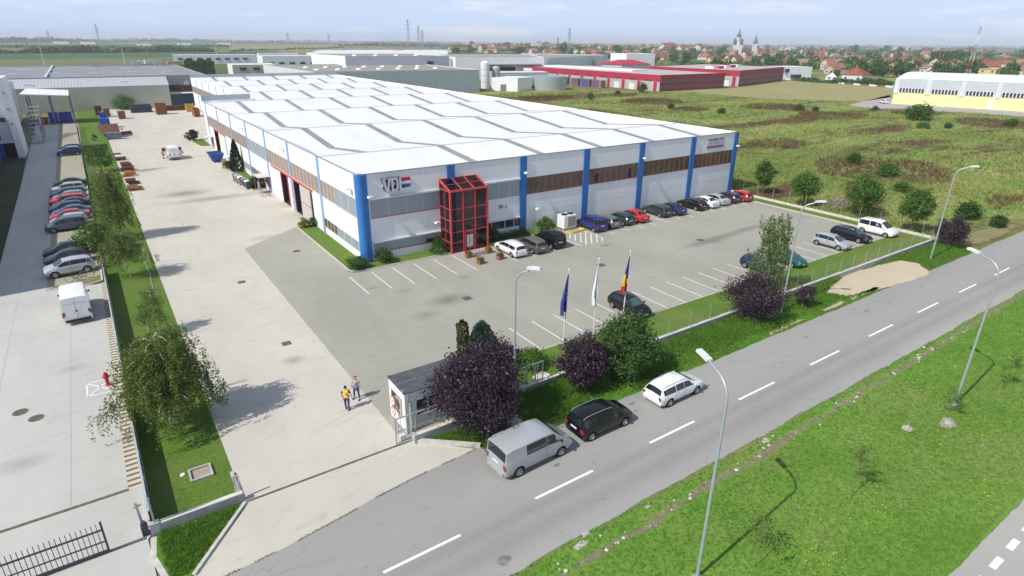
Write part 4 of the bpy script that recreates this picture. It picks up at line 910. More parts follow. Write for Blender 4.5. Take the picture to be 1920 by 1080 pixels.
m = MB(); m.face([(fx(69.2), 69.2, .2), (fx(200), 200, .2), (fx(200), 200, 1.65), (fx(69.2), 69.2, 1.65)]); m.obj('wire_mesh', n_.m, bf)
m = MB(); m.beam((fx(69.2), 69.2, 1.66), (fx(200), 200, 1.66), .03, .03); m.obj('top_wire', M_FGREEN, bf)
# end wall at the corner and railings
cw = thing('corner_wall', 'short pale concrete wall closing the grass strip beside the bar gate', 'wall', (-1.6, 27.9, 0))
m = MB(); m.box(-1.66, 2.42, 27.78, 27.98, 0, .50); m.box(-1.72, -1.30, 27.74, 28.0, .0, .62); m.obj('wall_base', M_CONC, cw); m = MB(); m.box(-1.28, 2.45, 27.75, 28.01, .502, .55); m.obj('coping', M_CONCL, cw)
m = MB(); m.box(2.26, 2.42, 27.99, 30.4, .0, .16); m.obj('side_kerb', M_CONC, cw)
rl = thing('wire_railing', 'thin dark wire panel standing on the corner wall', 'railing', (-1.3, 27.88, .55))
m = MB()
for i in range(23): m.beam((-1.45 + i * .07, 27.88, .55), (-1.45 + i * .07, 27.88, 1.95), .008, .008)
for z in (.75, 1.3, 1.9): m.beam((-1.5, 27.88, z), (.1, 27.88, z), .01, .01)
m.obj('wire_panel', M_FGREEN, rl)
for x in (-1.5,): MB().box(x - .04, x + .04, 27.84, 27.92, .55, 2.05).obj('post', M_GALV, rl)
sr = thing('gate_guide', 'small grey steel guide frame at the end of the corner wall', 'gate guide', (2.3, 28.3, 0))
m = MB(); m.tube([(2.2, 28.05, .5), (2.2, 28.05, 1.5)], .05, 8); m.tube([(2.38, 28.05, .5), (2.38, 28.05, 1.5)], .05, 8); m.beam((2.15, 28.05, 1.45), (2.43, 28.05, 1.45), .08, .08); m.obj('guide_posts', M_GALV, sr)
# bar gate of the neighbour
M_GATE = plain('dark_gate_paint', (.045, .06, .085), .45, var=.15)
g1 = thing('bar_gate', 'dark sliding gate of thin upright bars standing open in the grey yard', 'gate', (-3.4, 27.74, 0))
m = MB(); m.beam((-14, 27.74, .10), (-3.42, 27.74, .10), .09, .12); m.obj('bottom_rail', M_GATE, g1)
m = MB(); m.beam((-14, 27.74, 1.32), (-3.42, 27.74, 1.32), .06, .07); m.obj('top_rail', M_GATE, g1)
m = MB(); m.beam((-14, 27.74, .66), (-3.42, 27.74, .66), .05, .05); m.obj('middle_rail', M_GATE, g1)
m = MB(); m.beam((-3.45, 27.74, .05), (-3.45, 27.74, 1.78), .08, .08); m.obj('end_post', M_GATE, g1)
for i in range(54):
    x = -3.64 - i * .19; MB().beam((x, 27.74, .16), (x, 27.74, 1.72), .026, .026).obj('bar', M_GATE, g1)
gm = thing('gate_motor', 'dark gate drive with a thin steel arm at the end of the screen fence', 'gate motor', (-1.95, 28.4, 0))
m = MB(); m.box(-2.08, -1.80, 27.9, 28.25, 0, .55); m.box(-2.02, -1.86, 27.95, 28.2, .55, .7); m.obj('motor_case', M_GATE, gm); m = MB(); m.beam((-2.0, 28.5, 0), (-2.05, 28.5, 1.6), .1, .1); m.beam((-2.2, 28.5, 1.35), (-1.85, 28.5, 1.4), .06, .06); m.obj('guide_arm', M_GALV, gm)
# sliding gate, posts, kiosk
g2 = thing('sliding_gate', 'grey steel framed sliding gate pushed open in front of the white kiosk', 'gate', (11.2, 27.75, 0))
gx0, gx1, gy = 10.85, 16.4, 27.62
m = MB(); m.beam((gx0, gy, .12), (gx1, gy, .12), .09, .10); m.beam((gx0, gy, 1.85), (gx1, gy, 1.85), .07, .07); m.beam((gx0, gy, .95), (gx1, gy, .95), .05, .05)
for x in (gx0, 12.1, 14.0, gx1): m.beam((x, gy, .1), (x, gy, 1.88), .07, .07)
m.obj('frame', M_GALV, g2)
for i in range(30):
    x = gx0 + .18 + i * .182; MB().beam((x, gy, .17), (x, gy, 1.82), .018, .018).obj('bar', M_GALV, g2)
MB().box(11.15, 11.5, 27.7, 27.95, .12, .5).obj('drive_unit', plain('pale_grey_case', (.62, .62, .60), .5), g2)
gp = thing('gate_post', 'round grey gate post topped by an amber beacon in front of the kiosk', 'post', (11.95, 27.75, 0))
m = MB(); m.tube([(11.95, 27.82, 0), (11.95, 27.82, 2.25)], .085, 12); m.obj('pole', M_GALV, gp, smooth=40); m = MB(); m.lathe([(.09, 0), (.10, .06), (.07, .16), (.02, .2)], (11.95, 27.82, 2.26), 'Z', 12); m.obj('beacon', plain('amber_lens', (.30, .19, .05), .3), gp, smooth=40)
gp2 = thing('gate_post', 'shorter pair of grey guide posts beside the dark purple tree', 'post', (14.0, 27.85, 0))
m = MB(); m.tube([(13.9, 27.9, 0), (13.9, 27.9, 2.05)], .05, 8); m.tube([(14.1, 27.9, 0), (14.1, 27.9, 2.05)], .05, 8); m.beam((13.85, 27.9, 1.3), (14.15, 27.9, 1.3), .1, .3); m.obj('posts', M_GALV, gp2)
ew = thing('entrance_wall', 'low concrete wall with a pale step running from the gate post behind the purple tree', 'wall', (12.0, 27.4, 0))
m = MB(); m.box(11.85, 16.0, 27.2, 27.42, 0, .55); m.box(12.3, 16.0, 27.42, 27.55, 0, .3); m.box(11.82, 12.0, 27.18, 27.6, .0, .58); m.obj('wall_base', M_CONC, ew); m = MB(); m.box(12.02, 16.0, 27.17, 27.45, .552, .6); m.obj('coping', M_CONCL, ew)
M_KIOSK = ribbed('kiosk_cladding', (.66, .69, .70), 0, .12, .25, cvar=.12)
ki = thing('guard_kiosk', 'white guard kiosk with a flat dark roof beside the gate', 'kiosk', (11.85, 28.3, 0))
kx0, kx1, ky0, ky1, kz = 11.85, 17.2, 28.45, 30.75, 2.75
m = MB(); m.box(kx0 + .02, kx1, ky0 + .02, ky1, .06, kz - .02); m.obj('wall', plain('white_panel', (.80, .80, .79), .5, var=.04), ki)
m = MB(); m.box(kx0 + .25, kx1 - .1, ky0 - .004, ky0 + .02, .1, kz - .28); m.obj('cladding', M_KIOSK, ki)
m = MB(); m.box(kx0 - .02, kx1 + .05, ky0 - .10, ky1 + .06, kz, kz + .06); m.obj('roof', plain('roofing_felt', (.085, .09, .10), .85, var=.25, vs=2), ki)
m = MB(); m.box(kx0, kx1, ky0 + 1.12, ky0 + 1.16, kz + .061, kz + .075); m.obj('roof_seam', plain('felt_seam', (.22, .22, .23), .8), ki)
m = MB(); m.box(kx0 - .01, kx0 + .22, ky0 - .12, ky0 + .03, .05, kz - .01); m.obj('corner_post', plain('grey_post', (.55, .57, .58), .5), ki)
for z in (kz - .02,):
    for y in (ky0 + .05, ky1 - .1): MB().box(kx0 - .06, kx0 + .02, y, y + .09, z, z + .28).obj('roof_bracket', M_GALV, ki)
w1 = MB().box(kx0 - .02, kx0 + .02, ky0 + .45, ky1 - .4, .95, 2.15).obj('window', M_GLASSD, ki); m = MB(); m.box(kx0 - .04, kx0 - .02, ky0 + 1.15, ky0 + 1.2, .95, 2.15); m.box(kx0 - .035, kx0 - .021, ky0 + .45, ky0 + 1.14, .97, 2.13); m.obj('window_screen', plain('pale_curtain', (.45, .45, .40), .8), w1)
w2 = MB().box(kx0 + .75, kx0 + 2.3, ky0 - .03, ky0 + .0, 1.05, 2.1).obj('window', M_GLASSD, ki); m = MB(); m.box(kx0 + .65, kx0 + 2.4, ky0 - .06, ky0 - .005, 2.1, 2.2); m.box(kx0 + .65, kx0 + 2.4, ky0 - .06, ky0 - .005, .97, 1.05); m.box(kx0 + .65, kx0 + .75, ky0 - .06, ky0 - .005, 1.05, 2.1); m.box(kx0 + 1.50, kx0 + 1.56, ky0 - .05, ky0 - .03, 1.05, 2.1); m.obj('window_frame', M_LEDGE, w2)
rp = thing('steel_railing', 'grey framed steel railing panel between the largest purple tree and the lawn slab', 'railing', (21.9, 28.2, .5))
m = MB(); m.beam((17.6, 28.16, 2.0), (21.95, 28.16, 2.0), .06, .06); m.beam((17.6, 28.16, .68), (21.95, 28.16, .68), .05, .05)
for x in (19.2, 20.6, 21.3, 21.92): m.beam((x, 28.16, .56), (x, 28.16, 2.0), .06, .06)
m.obj('frame', M_GALV, rp)
for i in range(28): MB().beam((17.75 + i * .15, 28.16, .7), (17.75 + i * .15, 28.16, 1.98), .01, .01).obj('bar', M_FGREEN, rp)
lsn = thing('lawn_sign', 'small dark board on two short stakes at the lawn edge behind the railing', 'sign', (*at(968, 672)[:2], 0)); m = MB(); m.box(-.28, .28, -.02, .02, .35, .75); m.obj('board', M_INK if 'M_INK' in globals() else M_TRIM, lsn, local=True); m = MB(); m.box(-.22, -.18, -.02, .02, 0, .35); m.box(.18, .22, -.02, .02, 0, .35); m.obj('stakes', M_GALV, lsn, local=True)
# round traffic signs by the kiosk
ts = thing('traffic_sign', 'two round red rimmed traffic signs on one thin pole beside the kiosk', 'sign', (11.62, 29.0, 0))
m = MB(); m.tube([(11.55, 29.35, 0), (11.55, 29.35, 2.3)], .03, 8); m.obj('pole', M_GALV, ts)
M_SIGNR = plain('sign_rim_red', (.58, .12, .12), .5, var=.05); M_SIGNW = plain('sign_face', (.80, .74, .72), .5, var=.04); M_INK = plain('sign_ink', (.05, .05, .05), .6)
for z, r_ in ((1.95, .33), (1.25, .30)):
    m = MB(); m.lathe([(r_, -.015), (r_, .015)], (11.50, 29.35, z), 'X', 24); d_ = m.obj('sign_disc', M_SIGNR, ts)
    m = MB(); m.lathe([(r_ * .76, -.022), (r_ * .76, -.0155)], (11.50, 29.35, z), 'X', 24); f_ = m.obj('sign_face', M_SIGNW, d_)
    m = MB()
    if z > 1.5: m.beam((11.474, 29.35 - r_ * .5, z + r_ * .5), (11.474, 29.35 + r_ * .5, z - r_ * .5), .012, .05); m.obj('diagonal_bar', M_SIGNR, d_)
    else:
        m.box(11.470, 11.477, 29.28, 29.31, z - .13, z + .13); m.box(11.470, 11.477, 29.37, 29.47, z - .13, z - .09); m.box(11.470, 11.477, 29.37, 29.47, z + .09, z + .13); m.obj('figure', M_INK, d_)
# street lamps
def lamp(x, y, h, hx, hy, label):
    t = thing('street_lamp', label, 'street lamp', (x, y, 0), 0, 'street lamps along the road')
    m = MB(); P = [(0, 0, 0), (0, 0, 1.0), (0, 0, h - 1.0)]; Rr = [.088, .078, .056]
    L = math.hypot(hx, hy); ux, uy = hx / L, hy / L
    for i in range(1, 7):
        a = i / 6 * math.pi / 2 * .92; P.append((ux * .9 * (1 - math.cos(a)), uy * .9 * (1 - math.cos(a)), h - 1.0 + .95 * math.sin(a))); Rr.append(.055)
    P.append((ux * (L - .4), uy * (L - .4), h + .12)); Rr.append(.042)
    m.tube(P, Rr, 10); m.obj('pole', M_POLE, t, local=True, smooth=50)
    m = MB(); sy, sx2 = -ux, uy
    c0, c1 = Vector((ux * (L - .45), uy * (L - .45), h + .13)), Vector((ux * (L + .35), uy * (L + .35), h + .20))
    m.beam(c0, c1, .26, .12); m.beam(c0 + Vector((ux * .2, uy * .2, .085)), c1 - Vector((ux * .1, uy * .1, -.05)), .19, .07); m.obj('lamp_head', plain('lamp_head_grey', (.62, .65, .66), .4, var=.06), t, local=True)
    MB().box(-.17, .17, -.17, .17, 0, .05).obj('base_plate', M_GALV, t, local=True)
    return t
lamp(18.1, 11.6, 10.1, .55, 1.75, 'grey street lamp nearest the drone, cutting across the road markings')
lamp(43.3, 11.25, 10.0, .6, 1.8, 'grey street lamp on the wide green verge with a boulder near its foot')
lamp(73.7, 25.5, 10.3, .75, -1.3, 'grey street lamp beside the round purple tree at the meadow end')
lamp(17.9, 25.75, 10.3, .6, -1.0, 'grey street lamp rising out of a concrete block behind the silver van')
lamp(46.9, 26.3, 10.0, .85, -1.1, 'grey street lamp in front of the young birch')
cb = thing('concrete_block', 'pale bagged concrete footing heaped round a lamp pole behind the silver van', 'footing', (17.75, 25.6, 0))
m = MB(); m.lathe([(.62, 0), (.60, .12), (.45, .26), (.26, .34), (.11, .36)], (17.8, 25.6, 0), 'Z', 9); m.obj('footing', M_CONC, cb, smooth=60)
# flagpoles with slack flags
def flagpole(x, y, h, dx, label, cols, zt, zb, wd):
    wd *= .72
    t = thing('flagpole', label, 'flagpole', (x, y, 0), 0, None)
    m = MB(); m.tube([(0, 0, 0), (dx * .5, 0, h * .5), (dx, 0, h)], [.055, .045, .03], 10); m.obj('pole', plain('white_pole', (.66, .67, .67), .4, var=.05), t, local=True, smooth=40)
    m = MB(); m.lathe([(.02, 0), (.06, .03), (.065, .08), (.02, .13)], (dx, 0, h), 'Z', 10); m.obj('finial', M_LAMPW, t, local=True, smooth=50)
    m = MB(); nz, nw = 22, 9; rnd = random.Random(int(x * 10))
    def pt(i, j):
        f = i / nz; g = j / nw; z = zt + (zb - zt) * f; xx = dx * z / h
        spread = (wd * (.12 + .88 * min(1, f * 1.5)) * (1 - .35 * max(0, f - .75) * 4 * .5))
        return (xx - g * spread * .8 - .03, -.10 * math.sin(g * 9 + f * 2.2) * (.3 + f), z - g * .28 * f + .05 * math.sin(g * 7))
    for i in range(nz):
        for j in range(nw): m.face([pt(i, j), pt(i, j + 1), pt(i + 1, j + 1), pt(i + 1, j)], cols(i / nz, j / nw))
    mats = [plain('flag_blue', (.045, .055, .24), .8, var=.1), plain('flag_yellow', (.62, .44, .03), .8, var=.05), plain('flag_red', (.52, .04, .06), .8, var=.08), plain('flag_white', (.74, .76, .80), .8, var=.05), plain('flag_grey', (.22, .24, .33), .8)]
    fo = m.obj('flag', mats, t, local=True, smooth=60)
    return t, fo, pt
t, fo, pt = flagpole(27.1, 32.3, 6.15, .25, 'leaning white flagpole with a slack dark blue flag of pale stars', lambda f, g: 0, 5.85, 2.75, .85)
m = MB()
for f_, g_ in ((.48, .30), (.52, .45), (.58, .5), (.64, .45), (.66, .3), (.50, .18), (.6, .15)):
    c = Vector(pt(f_ * 22, g_ * 9)) + Vector((-.03, -.06, 0)); P = []
    for i in range(10): a = math.pi / 2 + i * math.pi / 5; r_ = .075 if i % 2 == 0 else .03; P.append((c.x + r_ * math.cos(a), c.y, c.z + r_ * math.sin(a)))
    m.face(P)
m.obj('star_ring', plain('star_pale', (.62, .62, .70), .8), fo, local=True)
flagpole(29.85, 31.9, 6.6, .12, 'leaning white flagpole with a slack white flag marked in grey', lambda f, g: 4 if (.62 < f < .80 and .35 < g < .75) else 3, 6.4, 3.1, .62)
flagpole(33.2, 32.1, 6.5, .30, 'leaning white flagpole with a slack blue, yellow and red flag', lambda f, g: 0 if g < .30 + .0 * f and f < .62 or f < .42 else (1 if f < .74 else 2), 6.15, 3.2, .78)
# hydrant
hy = thing('fire_hydrant', 'red pillar fire hydrant at the corner of a white painted cross', 'hydrant', (-2.8, 44.75, 0))
m = MB(); m.lathe([(.15, 0), (.15, .06), (.11, .08), (.11, .55), (.16, .58), (.17, .72), (.12, .86), (.09, .98), (.03, 1.02)], (-2.8, 44.75, 0), 'Z', 16); m.obj('barrel', plain('hydrant_red', (.50, .03, .035), .45, var=.1), hy, smooth=40)
for dx in (-.2, .12): m = MB(); m.lathe([(.07, 0), (.07, .1)], (-2.8 + dx, 44.75, .66), 'X', 12); m.obj('outlet', M_RED, hy)
# manholes, pit, plates
def disc(px, py, r_, name, label, mat, group=None, square=False):
    p = at(px, py); t = thing(name, label, 'manhole cover', (p.x, p.y, 0), 0, group)
    m = MB()
    if square: m.box(-r_, r_, -r_, r_, 0, .016)
    else: m.lathe([(r_, 0), (r_, .014)], (0, 0, 0), 'Z', 24)
    m.obj('cover', mat, t, local=True)
    m = MB()
    for i in range(-2, 3): m.box(-r_ * .7, r_ * .7, i * r_ * .25 - .015, i * r_ * .25 + .015, .0165, .021)
    m.obj('cover_ribs', M_DRAIN, t, local=True)
M_MAN = plain('manhole_iron', (.14, .115, .095), .8, var=.3, vs=5)
disc(38, 773, .42, 'manhole_cover', 'rusty round manhole cover nearer the yard edge, one of two', M_MAN); disc(68, 784, .42, 'manhole_cover', 'rusty round manhole cover closer to the white painted cross, one of two', M_MAN)
disc(876, 559.5, .42, 'drain_grate', 'square dark drain grate on a pale frame amid the car park', M_GRATE, None, True); disc(537, 644, .34, 'drain_grate', 'square drain grate in the pale driveway', M_GRATE, None, True); disc(556, 471, .36, 'drain_grate', 'square drain grate on pavers beside the lawn corner', M_GRATE, None, True)
disc(1127, 497, .42, 'drain_grate', 'dark drain grate behind the white flag top', M_GRATE, None, True); disc(1313, 450, .42, 'drain_grate', 'dark drain grate in the empty middle of the car park', M_GRATE, None, True); disc(453, 529, .34, 'drain_grate', 'square drain grate on the concrete beside the paver edge', M_GRATE, None, True)
M_PIT = plain('pit_shadow', (.34, .29, .22), .9, var=.2)
pit = thing('concrete_pit', 'open rectangular concrete pit sunk in the grass strip', 'pit', (.95, 31.25, 0))
p0, p1, q0, q1 = .38, 1.52, 30.72, 31.85
m = MB(); m.box(p0, p1, q0, q0 + .1, -.02, .16); m.box(p0, p1, q1 - .1, q1, -.02, .16); m.box(p0, p0 + .1, q0 + .1, q1 - .1, -.02, .16); m.box(p1 - .1, p1, q0 + .1, q1 - .1, -.02, .16); m.obj('pit_rim', M_CONC, pit); m = MB(); m.box(p0 + .1, p1 - .1, q0 + .1, q1 - .1, .03, .036); m.obj('pit_bed', M_PIT, pit)
wd_ = thing('white_disc', 'small white plastic disc lying in the grass beside the open pit', 'disc', (.1, 31.7, .03)); m = MB(); m.lathe([(.13, 0), (.12, .06)], (.1, 31.7, .03), 'Z', 14); m.obj('disc', M_LAMPW, wd_)
pl = thing('concrete_slab', 'square grey slab lying in the lawn behind the low fence wall', 'slab', (22.6, 29.2, 0)); m = MB(); m.beam((22.1, 29.0, .11), (23.1, 29.3, .11), .8, .12); m.obj('slab', M_CONCL, pl)
# planters
M_WOOD = plain('planter_wood', (.24, .12, .06), .8, var=.25, vs=5); M_DRYL = leafmat('dry_foliage', (.20, .15, .04), (.36, .22, .06))
def planter(px, py, label):
    p = at(px, py); t = thing('planter_box', label, 'planter', (p.x, p.y, 0), R(random.uniform(-8, 8)), 'wooden planters at the porch')
    m = MB(); m.box(-.33, .33, -.28, .28, .05, .5); m.box(-.37, .37, -.32, .32, .44, .5); m.box(-.33, -.25, -.28, -.2, 0, .05); m.box(.25, .33, .2, .28, 0, .05); m.box(.25, .33, -.28, -.2, 0, .05); m.box(-.33, -.25, .2, .28, 0, .05); m.obj('box', M_WOOD, t, local=True)
    V = []
    for i in range(160):
        c = np.array([random.uniform(-.3, .3), random.uniform(-.25, .25), .5 + abs(random.gauss(0, .12))]); a = rng.normal(size=3) * .07; b_ = rng.normal(size=3) * .05; V += [c - a, c + b_, c + a, c - b_]
    link('planting', quads_mesh('planting', V, M_DRYL), t)
planter(879, 482.5, 'wooden planter with yellowish growth closest to the dark door mat'); planter(901, 494.5, 'wooden planter with reddish growth standing farthest from the hall'); planter(916.5, 474, 'wooden planter beside the porch corner and the white estate'); planter(937.5, 486, 'wooden planter on the bay line beside the white estate rear wheel')
dm = thing('door_mat', 'dark grey mat lying in front of the red glass porch', 'mat', (32.9, 54.6, 0)); m = MB(); m.box(32.1, 33.9, 53.9, 54.9, 0, .02); m.obj('mat', plain('mat_rubber', (.14, .14, .13), .9, var=.2), dm)
# chiller
ch = thing('chiller_unit', 'white box chiller with two roof fans on the pavement by the wall', 'air conditioner', (46.2, 55.6, 0))
cx0, cx1, cy0, cy1 = 46.4, 48.35, 56.15, 57.6
m = MB(); m.box(cx0, cx1, cy0, cy1, .22, 1.85); m.obj('case', plain('chiller_white', (.76, .76, .74), .4, var=.04), ch)
m = MB(); m.box(cx0 + .55, cx1 - .15, cy0 - .03, cy0, .42, 1.7); m.obj('coil_grille', plain('grille_grey', (.33, .31, .28), .6, var=.15, vs=6), ch)
for x in (46.9, 47.85): m = MB(); m.lathe([(.40, 1.85), (.40, 1.95), (.34, 1.95), (.32, 1.90)], (x, 56.85, 0), 'Z', 20); m.obj('fan_ring', M_TRIM, ch)
m = MB(); m.box(cx0, cx1, cy0 + .05, cy0 + .2, 0, .22); m.box(cx0, cx1, cy1 - .2, cy1 - .05, 0, .22); m.obj('skid', M_CAP, ch)
yk = thing('safety_kerb', 'yellow painted kerb frame on the ground in front of the chiller', 'kerb frame', (47.2, 54.5, 0)); m = MB()
for a, c in (((46.2, 55.6), (46.5, 54.7)), ((46.5, 54.7), (48.8, 54.9)), ((48.8, 54.9), (48.7, 55.9))): m.beam((*a, .09), (*c, .09), .22, .18)
m.obj('kerb_bars', plain('safety_yellow', (.62, .44, .04), .6, var=.12), yk)
# wheelie containers, shelter and bikes on the sunlit side wall
def bins(x, y, col, lid, label):
    t = thing('waste_container', label, 'waste container', (x, y, 0), 0, 'waste containers beside the lawn')
    m = MB(); a, b_ = .42, .62; n0 = len(m.v); B = [(-a * .8, -b_ * .85, .2), (a * .8, -b_ * .85, .2), (a * .8, b_ * .85, .2), (-a * .8, b_ * .85, .2)]; T = [(-a, -b_, 1.15), (a, -b_, 1.15), (a, b_, 1.15), (-a, b_, 1.15)]
    m.face(list(reversed(B)));
    for i in range(4): m.face([B[i], B[(i + 1) % 4], T[(i + 1) % 4], T[i]])
    m.face(T); m.obj('tub', col, t, local=True)
    m = MB()
    for i in range(6):
        a0, a1 = i * math.pi / 6, (i + 1) * math.pi / 6; f_ = lambda q: (-.46 * math.cos(q), 1.16 + .18 * math.sin(q))
        m.face([(f_(a0)[0], -.65, f_(a0)[1]), (f_(a1)[0], -.65, f_(a1)[1]), (f_(a1)[0], .65, f_(a1)[1]), (f_(a0)[0], .65, f_(a0)[1])])
    m.face([(.46, -.65, 1.16), (.46, .65, 1.16), (-.46, .65, 1.16), (-.46, -.65, 1.16)]); m.obj('lid', lid, t, local=True)
    for sx_ in (-.3, .3):
        for sy in (-.45, .45): m = MB(); m.lathe([(.1, -.03), (.1, .03)], (sx_, sy, .1), 'X', 10); m.obj('wheel', M_TRIM, t, local=True)
M_BGREY = plain('zinc_tub', (.34, .37, .40), .45, metal=.4, var=.15); M_BGRN = plain('green_tub', (.03, .12, .08), .5, var=.1)
bins(18.0, 108.6, M_BGREY, M_BGREY, 'grey steel waste container, farthest from the bike shelter'); bins(18.1, 106.9, M_BGREY, plain('dull_lid', (.42, .44, .46), .4), 'grey waste container with a pale dull lid in the container row'); bins(18.2, 105.2, M_BGREY, M_LAMPW, 'grey waste container with a white lid'); bins(18.5, 103.4, plain('brown_tub', (.18, .07, .06), .6), M_BGREY, 'brownish waste container with a grey lid'); bins(18.5, 101.4, M_BGRN, M_LAMPW, 'green waste container with a pale lid by the leafy shrub')
sh = thing('entrance_canopy', 'small red framed canopy over a side door with bicycles beneath', 'canopy', (19.6, 96.6, 0))
m = MB(); m.box(19.1, 20.98, 96.4, 99.6, 2.5, 2.58); m.obj('roof', plain('canopy_sheet', (.60, .50, .50), .5, var=.1), sh)
for y in (96.5, 99.5): MB().beam((19.2, y, 0), (19.2, y, 2.5), .08, .08).obj('post', M_RED, sh)
MB().box(20.9, 20.98, 97.2, 98.4, 0, 2.3).obj('door', plain('dull_red_door', (.45, .10, .12), .5), sh); MB().box(19.3, 19.36, 96.7, 98.2, .5, 1.7).obj('notice_board', plain('board_grey', (.28, .31, .33), .5), sh)
cp = thing('entrance_canopy', 'tiny pale canopy over the side door next to the dark red doorway', 'canopy', (20, 146, 0)); m = MB(); m.box(19.4, 20.98, 144.6, 147.6, 2.5, 2.6); m.obj('roof', plain('canopy_pale', (.62, .56, .56), .5), cp); MB().box(20.9, 20.98, 145.2, 146.8, 0, 2.3).obj('door', plain('grey_red_door', (.35, .16, .17), .5), cp)
M_TYRE2 = M_TYRE
def bike(x, y, deg, col, label, group):
    t = thing('bicycle', label, 'bicycle', (x, y, 0.005), R(deg), group)
    for wx_ in (-.52, .52):
        m = MB(); P = [(wx_ + .33 * math.cos(a), 0, .34 + .33 * math.sin(a)) for a in [2 * math.pi * i / 18 for i in range(19)]]; m.tube(P, .02, 6, cap=False); wo_ = m.obj('wheel', M_TYRE, t, local=True)
        m = MB()
        for i in range(6): a = math.pi * i / 6; m.beam((wx_ - .31 * math.cos(a), 0, .34 - .31 * math.sin(a)), (wx_ + .31 * math.cos(a), 0, .34 + .31 * math.sin(a)), .005, .005)
        m.obj('spokes', M_RAIL, wo_, local=True)
    m = MB()
    for a, b_ in (((-.52, .34), (-.05, .30)), ((-.05, .30), (-.18, .82)), ((-.18, .82), (-.52, .34)), ((-.17, .76), (.36, .80)), ((.40, .70), (-.05, .30)), ((.52, .34), (.36, .86))): m.tube([(a[0], 0, a[1]), (b_[0], 0, b_[1])], .018, 6)
    m.obj('frame', col, t, local=True)
    m = MB(); m.tube([(.30, -.28, .96), (.37, 0, .98), (.30, .28, .96)], .015, 6); m.tube([(.36, 0, .84), (.37, 0, .98)], .015, 6); m.obj('handlebar', M_RAIL, t, local=True)
    m = MB(); m.lathe([(.05, 0), (.10, .02), (.09, .05), (.03, .06)], (-.20, 0, .90), 'Z', 10); m.tube([(-.18, 0, .80), (-.2, 0, .92)], .014, 6); m.obj('saddle', M_TRIM, t, local=True)
    m = MB(); m.lathe([(.09, -.05), (.09, -.04)], (-.05, 0, .30), 'Y', 12); m.beam((-.05, .08, .30), (.08, .08, .20), .02, .02); m.obj('crank', M_RAIL, t, local=True)
bike(-4.45, 68.75, 172, M_TRIM, 'dark bicycle closer to the dry grass edge, beside the silver off-roader', "bicycles in the neighbour's yard"); bike(-3.75, 69.1, 12, plain('grey_bike_paint', (.4, .42, .44), .3), 'grey framed bicycle between the dark bicycle and the fence', "bicycles in the neighbour's yard")
bike(19.2, 95.1, 80, plain('red_bike_paint', (.4, .06, .05), .3), 'red bicycle in front of the red canopy', 'bicycles at the canopy'); bike(20.0, 94.6, 95, plain('blue_bike_paint', (.1, .2, .45), .3), 'blue bicycle near the white wall under the red canopy', 'bicycles at the canopy')
# ------------------------------------------------------------------ people
M_SKIN = plain('skin', (.50, .30, .21), .6, var=.05); M_HAIR = plain('dark_hair', (.03, .022, .018), .7, var=.1); M_SHOE = plain('dark_shoes', (.03, .03, .03), .6)
M_JEAN = plain('blue_jeans', (.05, .08, .16), .85, var=.2, vs=8)
def skinned(name, verts, edges, rad, mat, parent, root=0, sub=2):
    me = bpy.data.meshes.new(name); me.from_pydata([tuple(v) for v in verts], edges, []); me.materials.append(mat)
    o = bpy.data.objects.new('tmp_skin', me); C.objects.link(o)
    sk = o.modifiers.new('s', 'SKIN'); sk.use_smooth_shade = True
    for i, v in enumerate(me.skin_vertices[0].data):
        r_ = rad[i]; v.radius = r_ if hasattr(r_, '__len__') else (r_, r_); v.use_root = (i == root)
    o.modifiers.new('u', 'SUBSURF').levels = sub
    dg = bpy.context.evaluated_depsgraph_get(); dg.update()
    nm = bpy.data.meshes.new_from_object(o.evaluated_get(dg)); nm.name = name
    bpy.data.objects.remove(o)
    if not nm.materials: nm.materials.append(mat)
    return link(name, nm, parent)
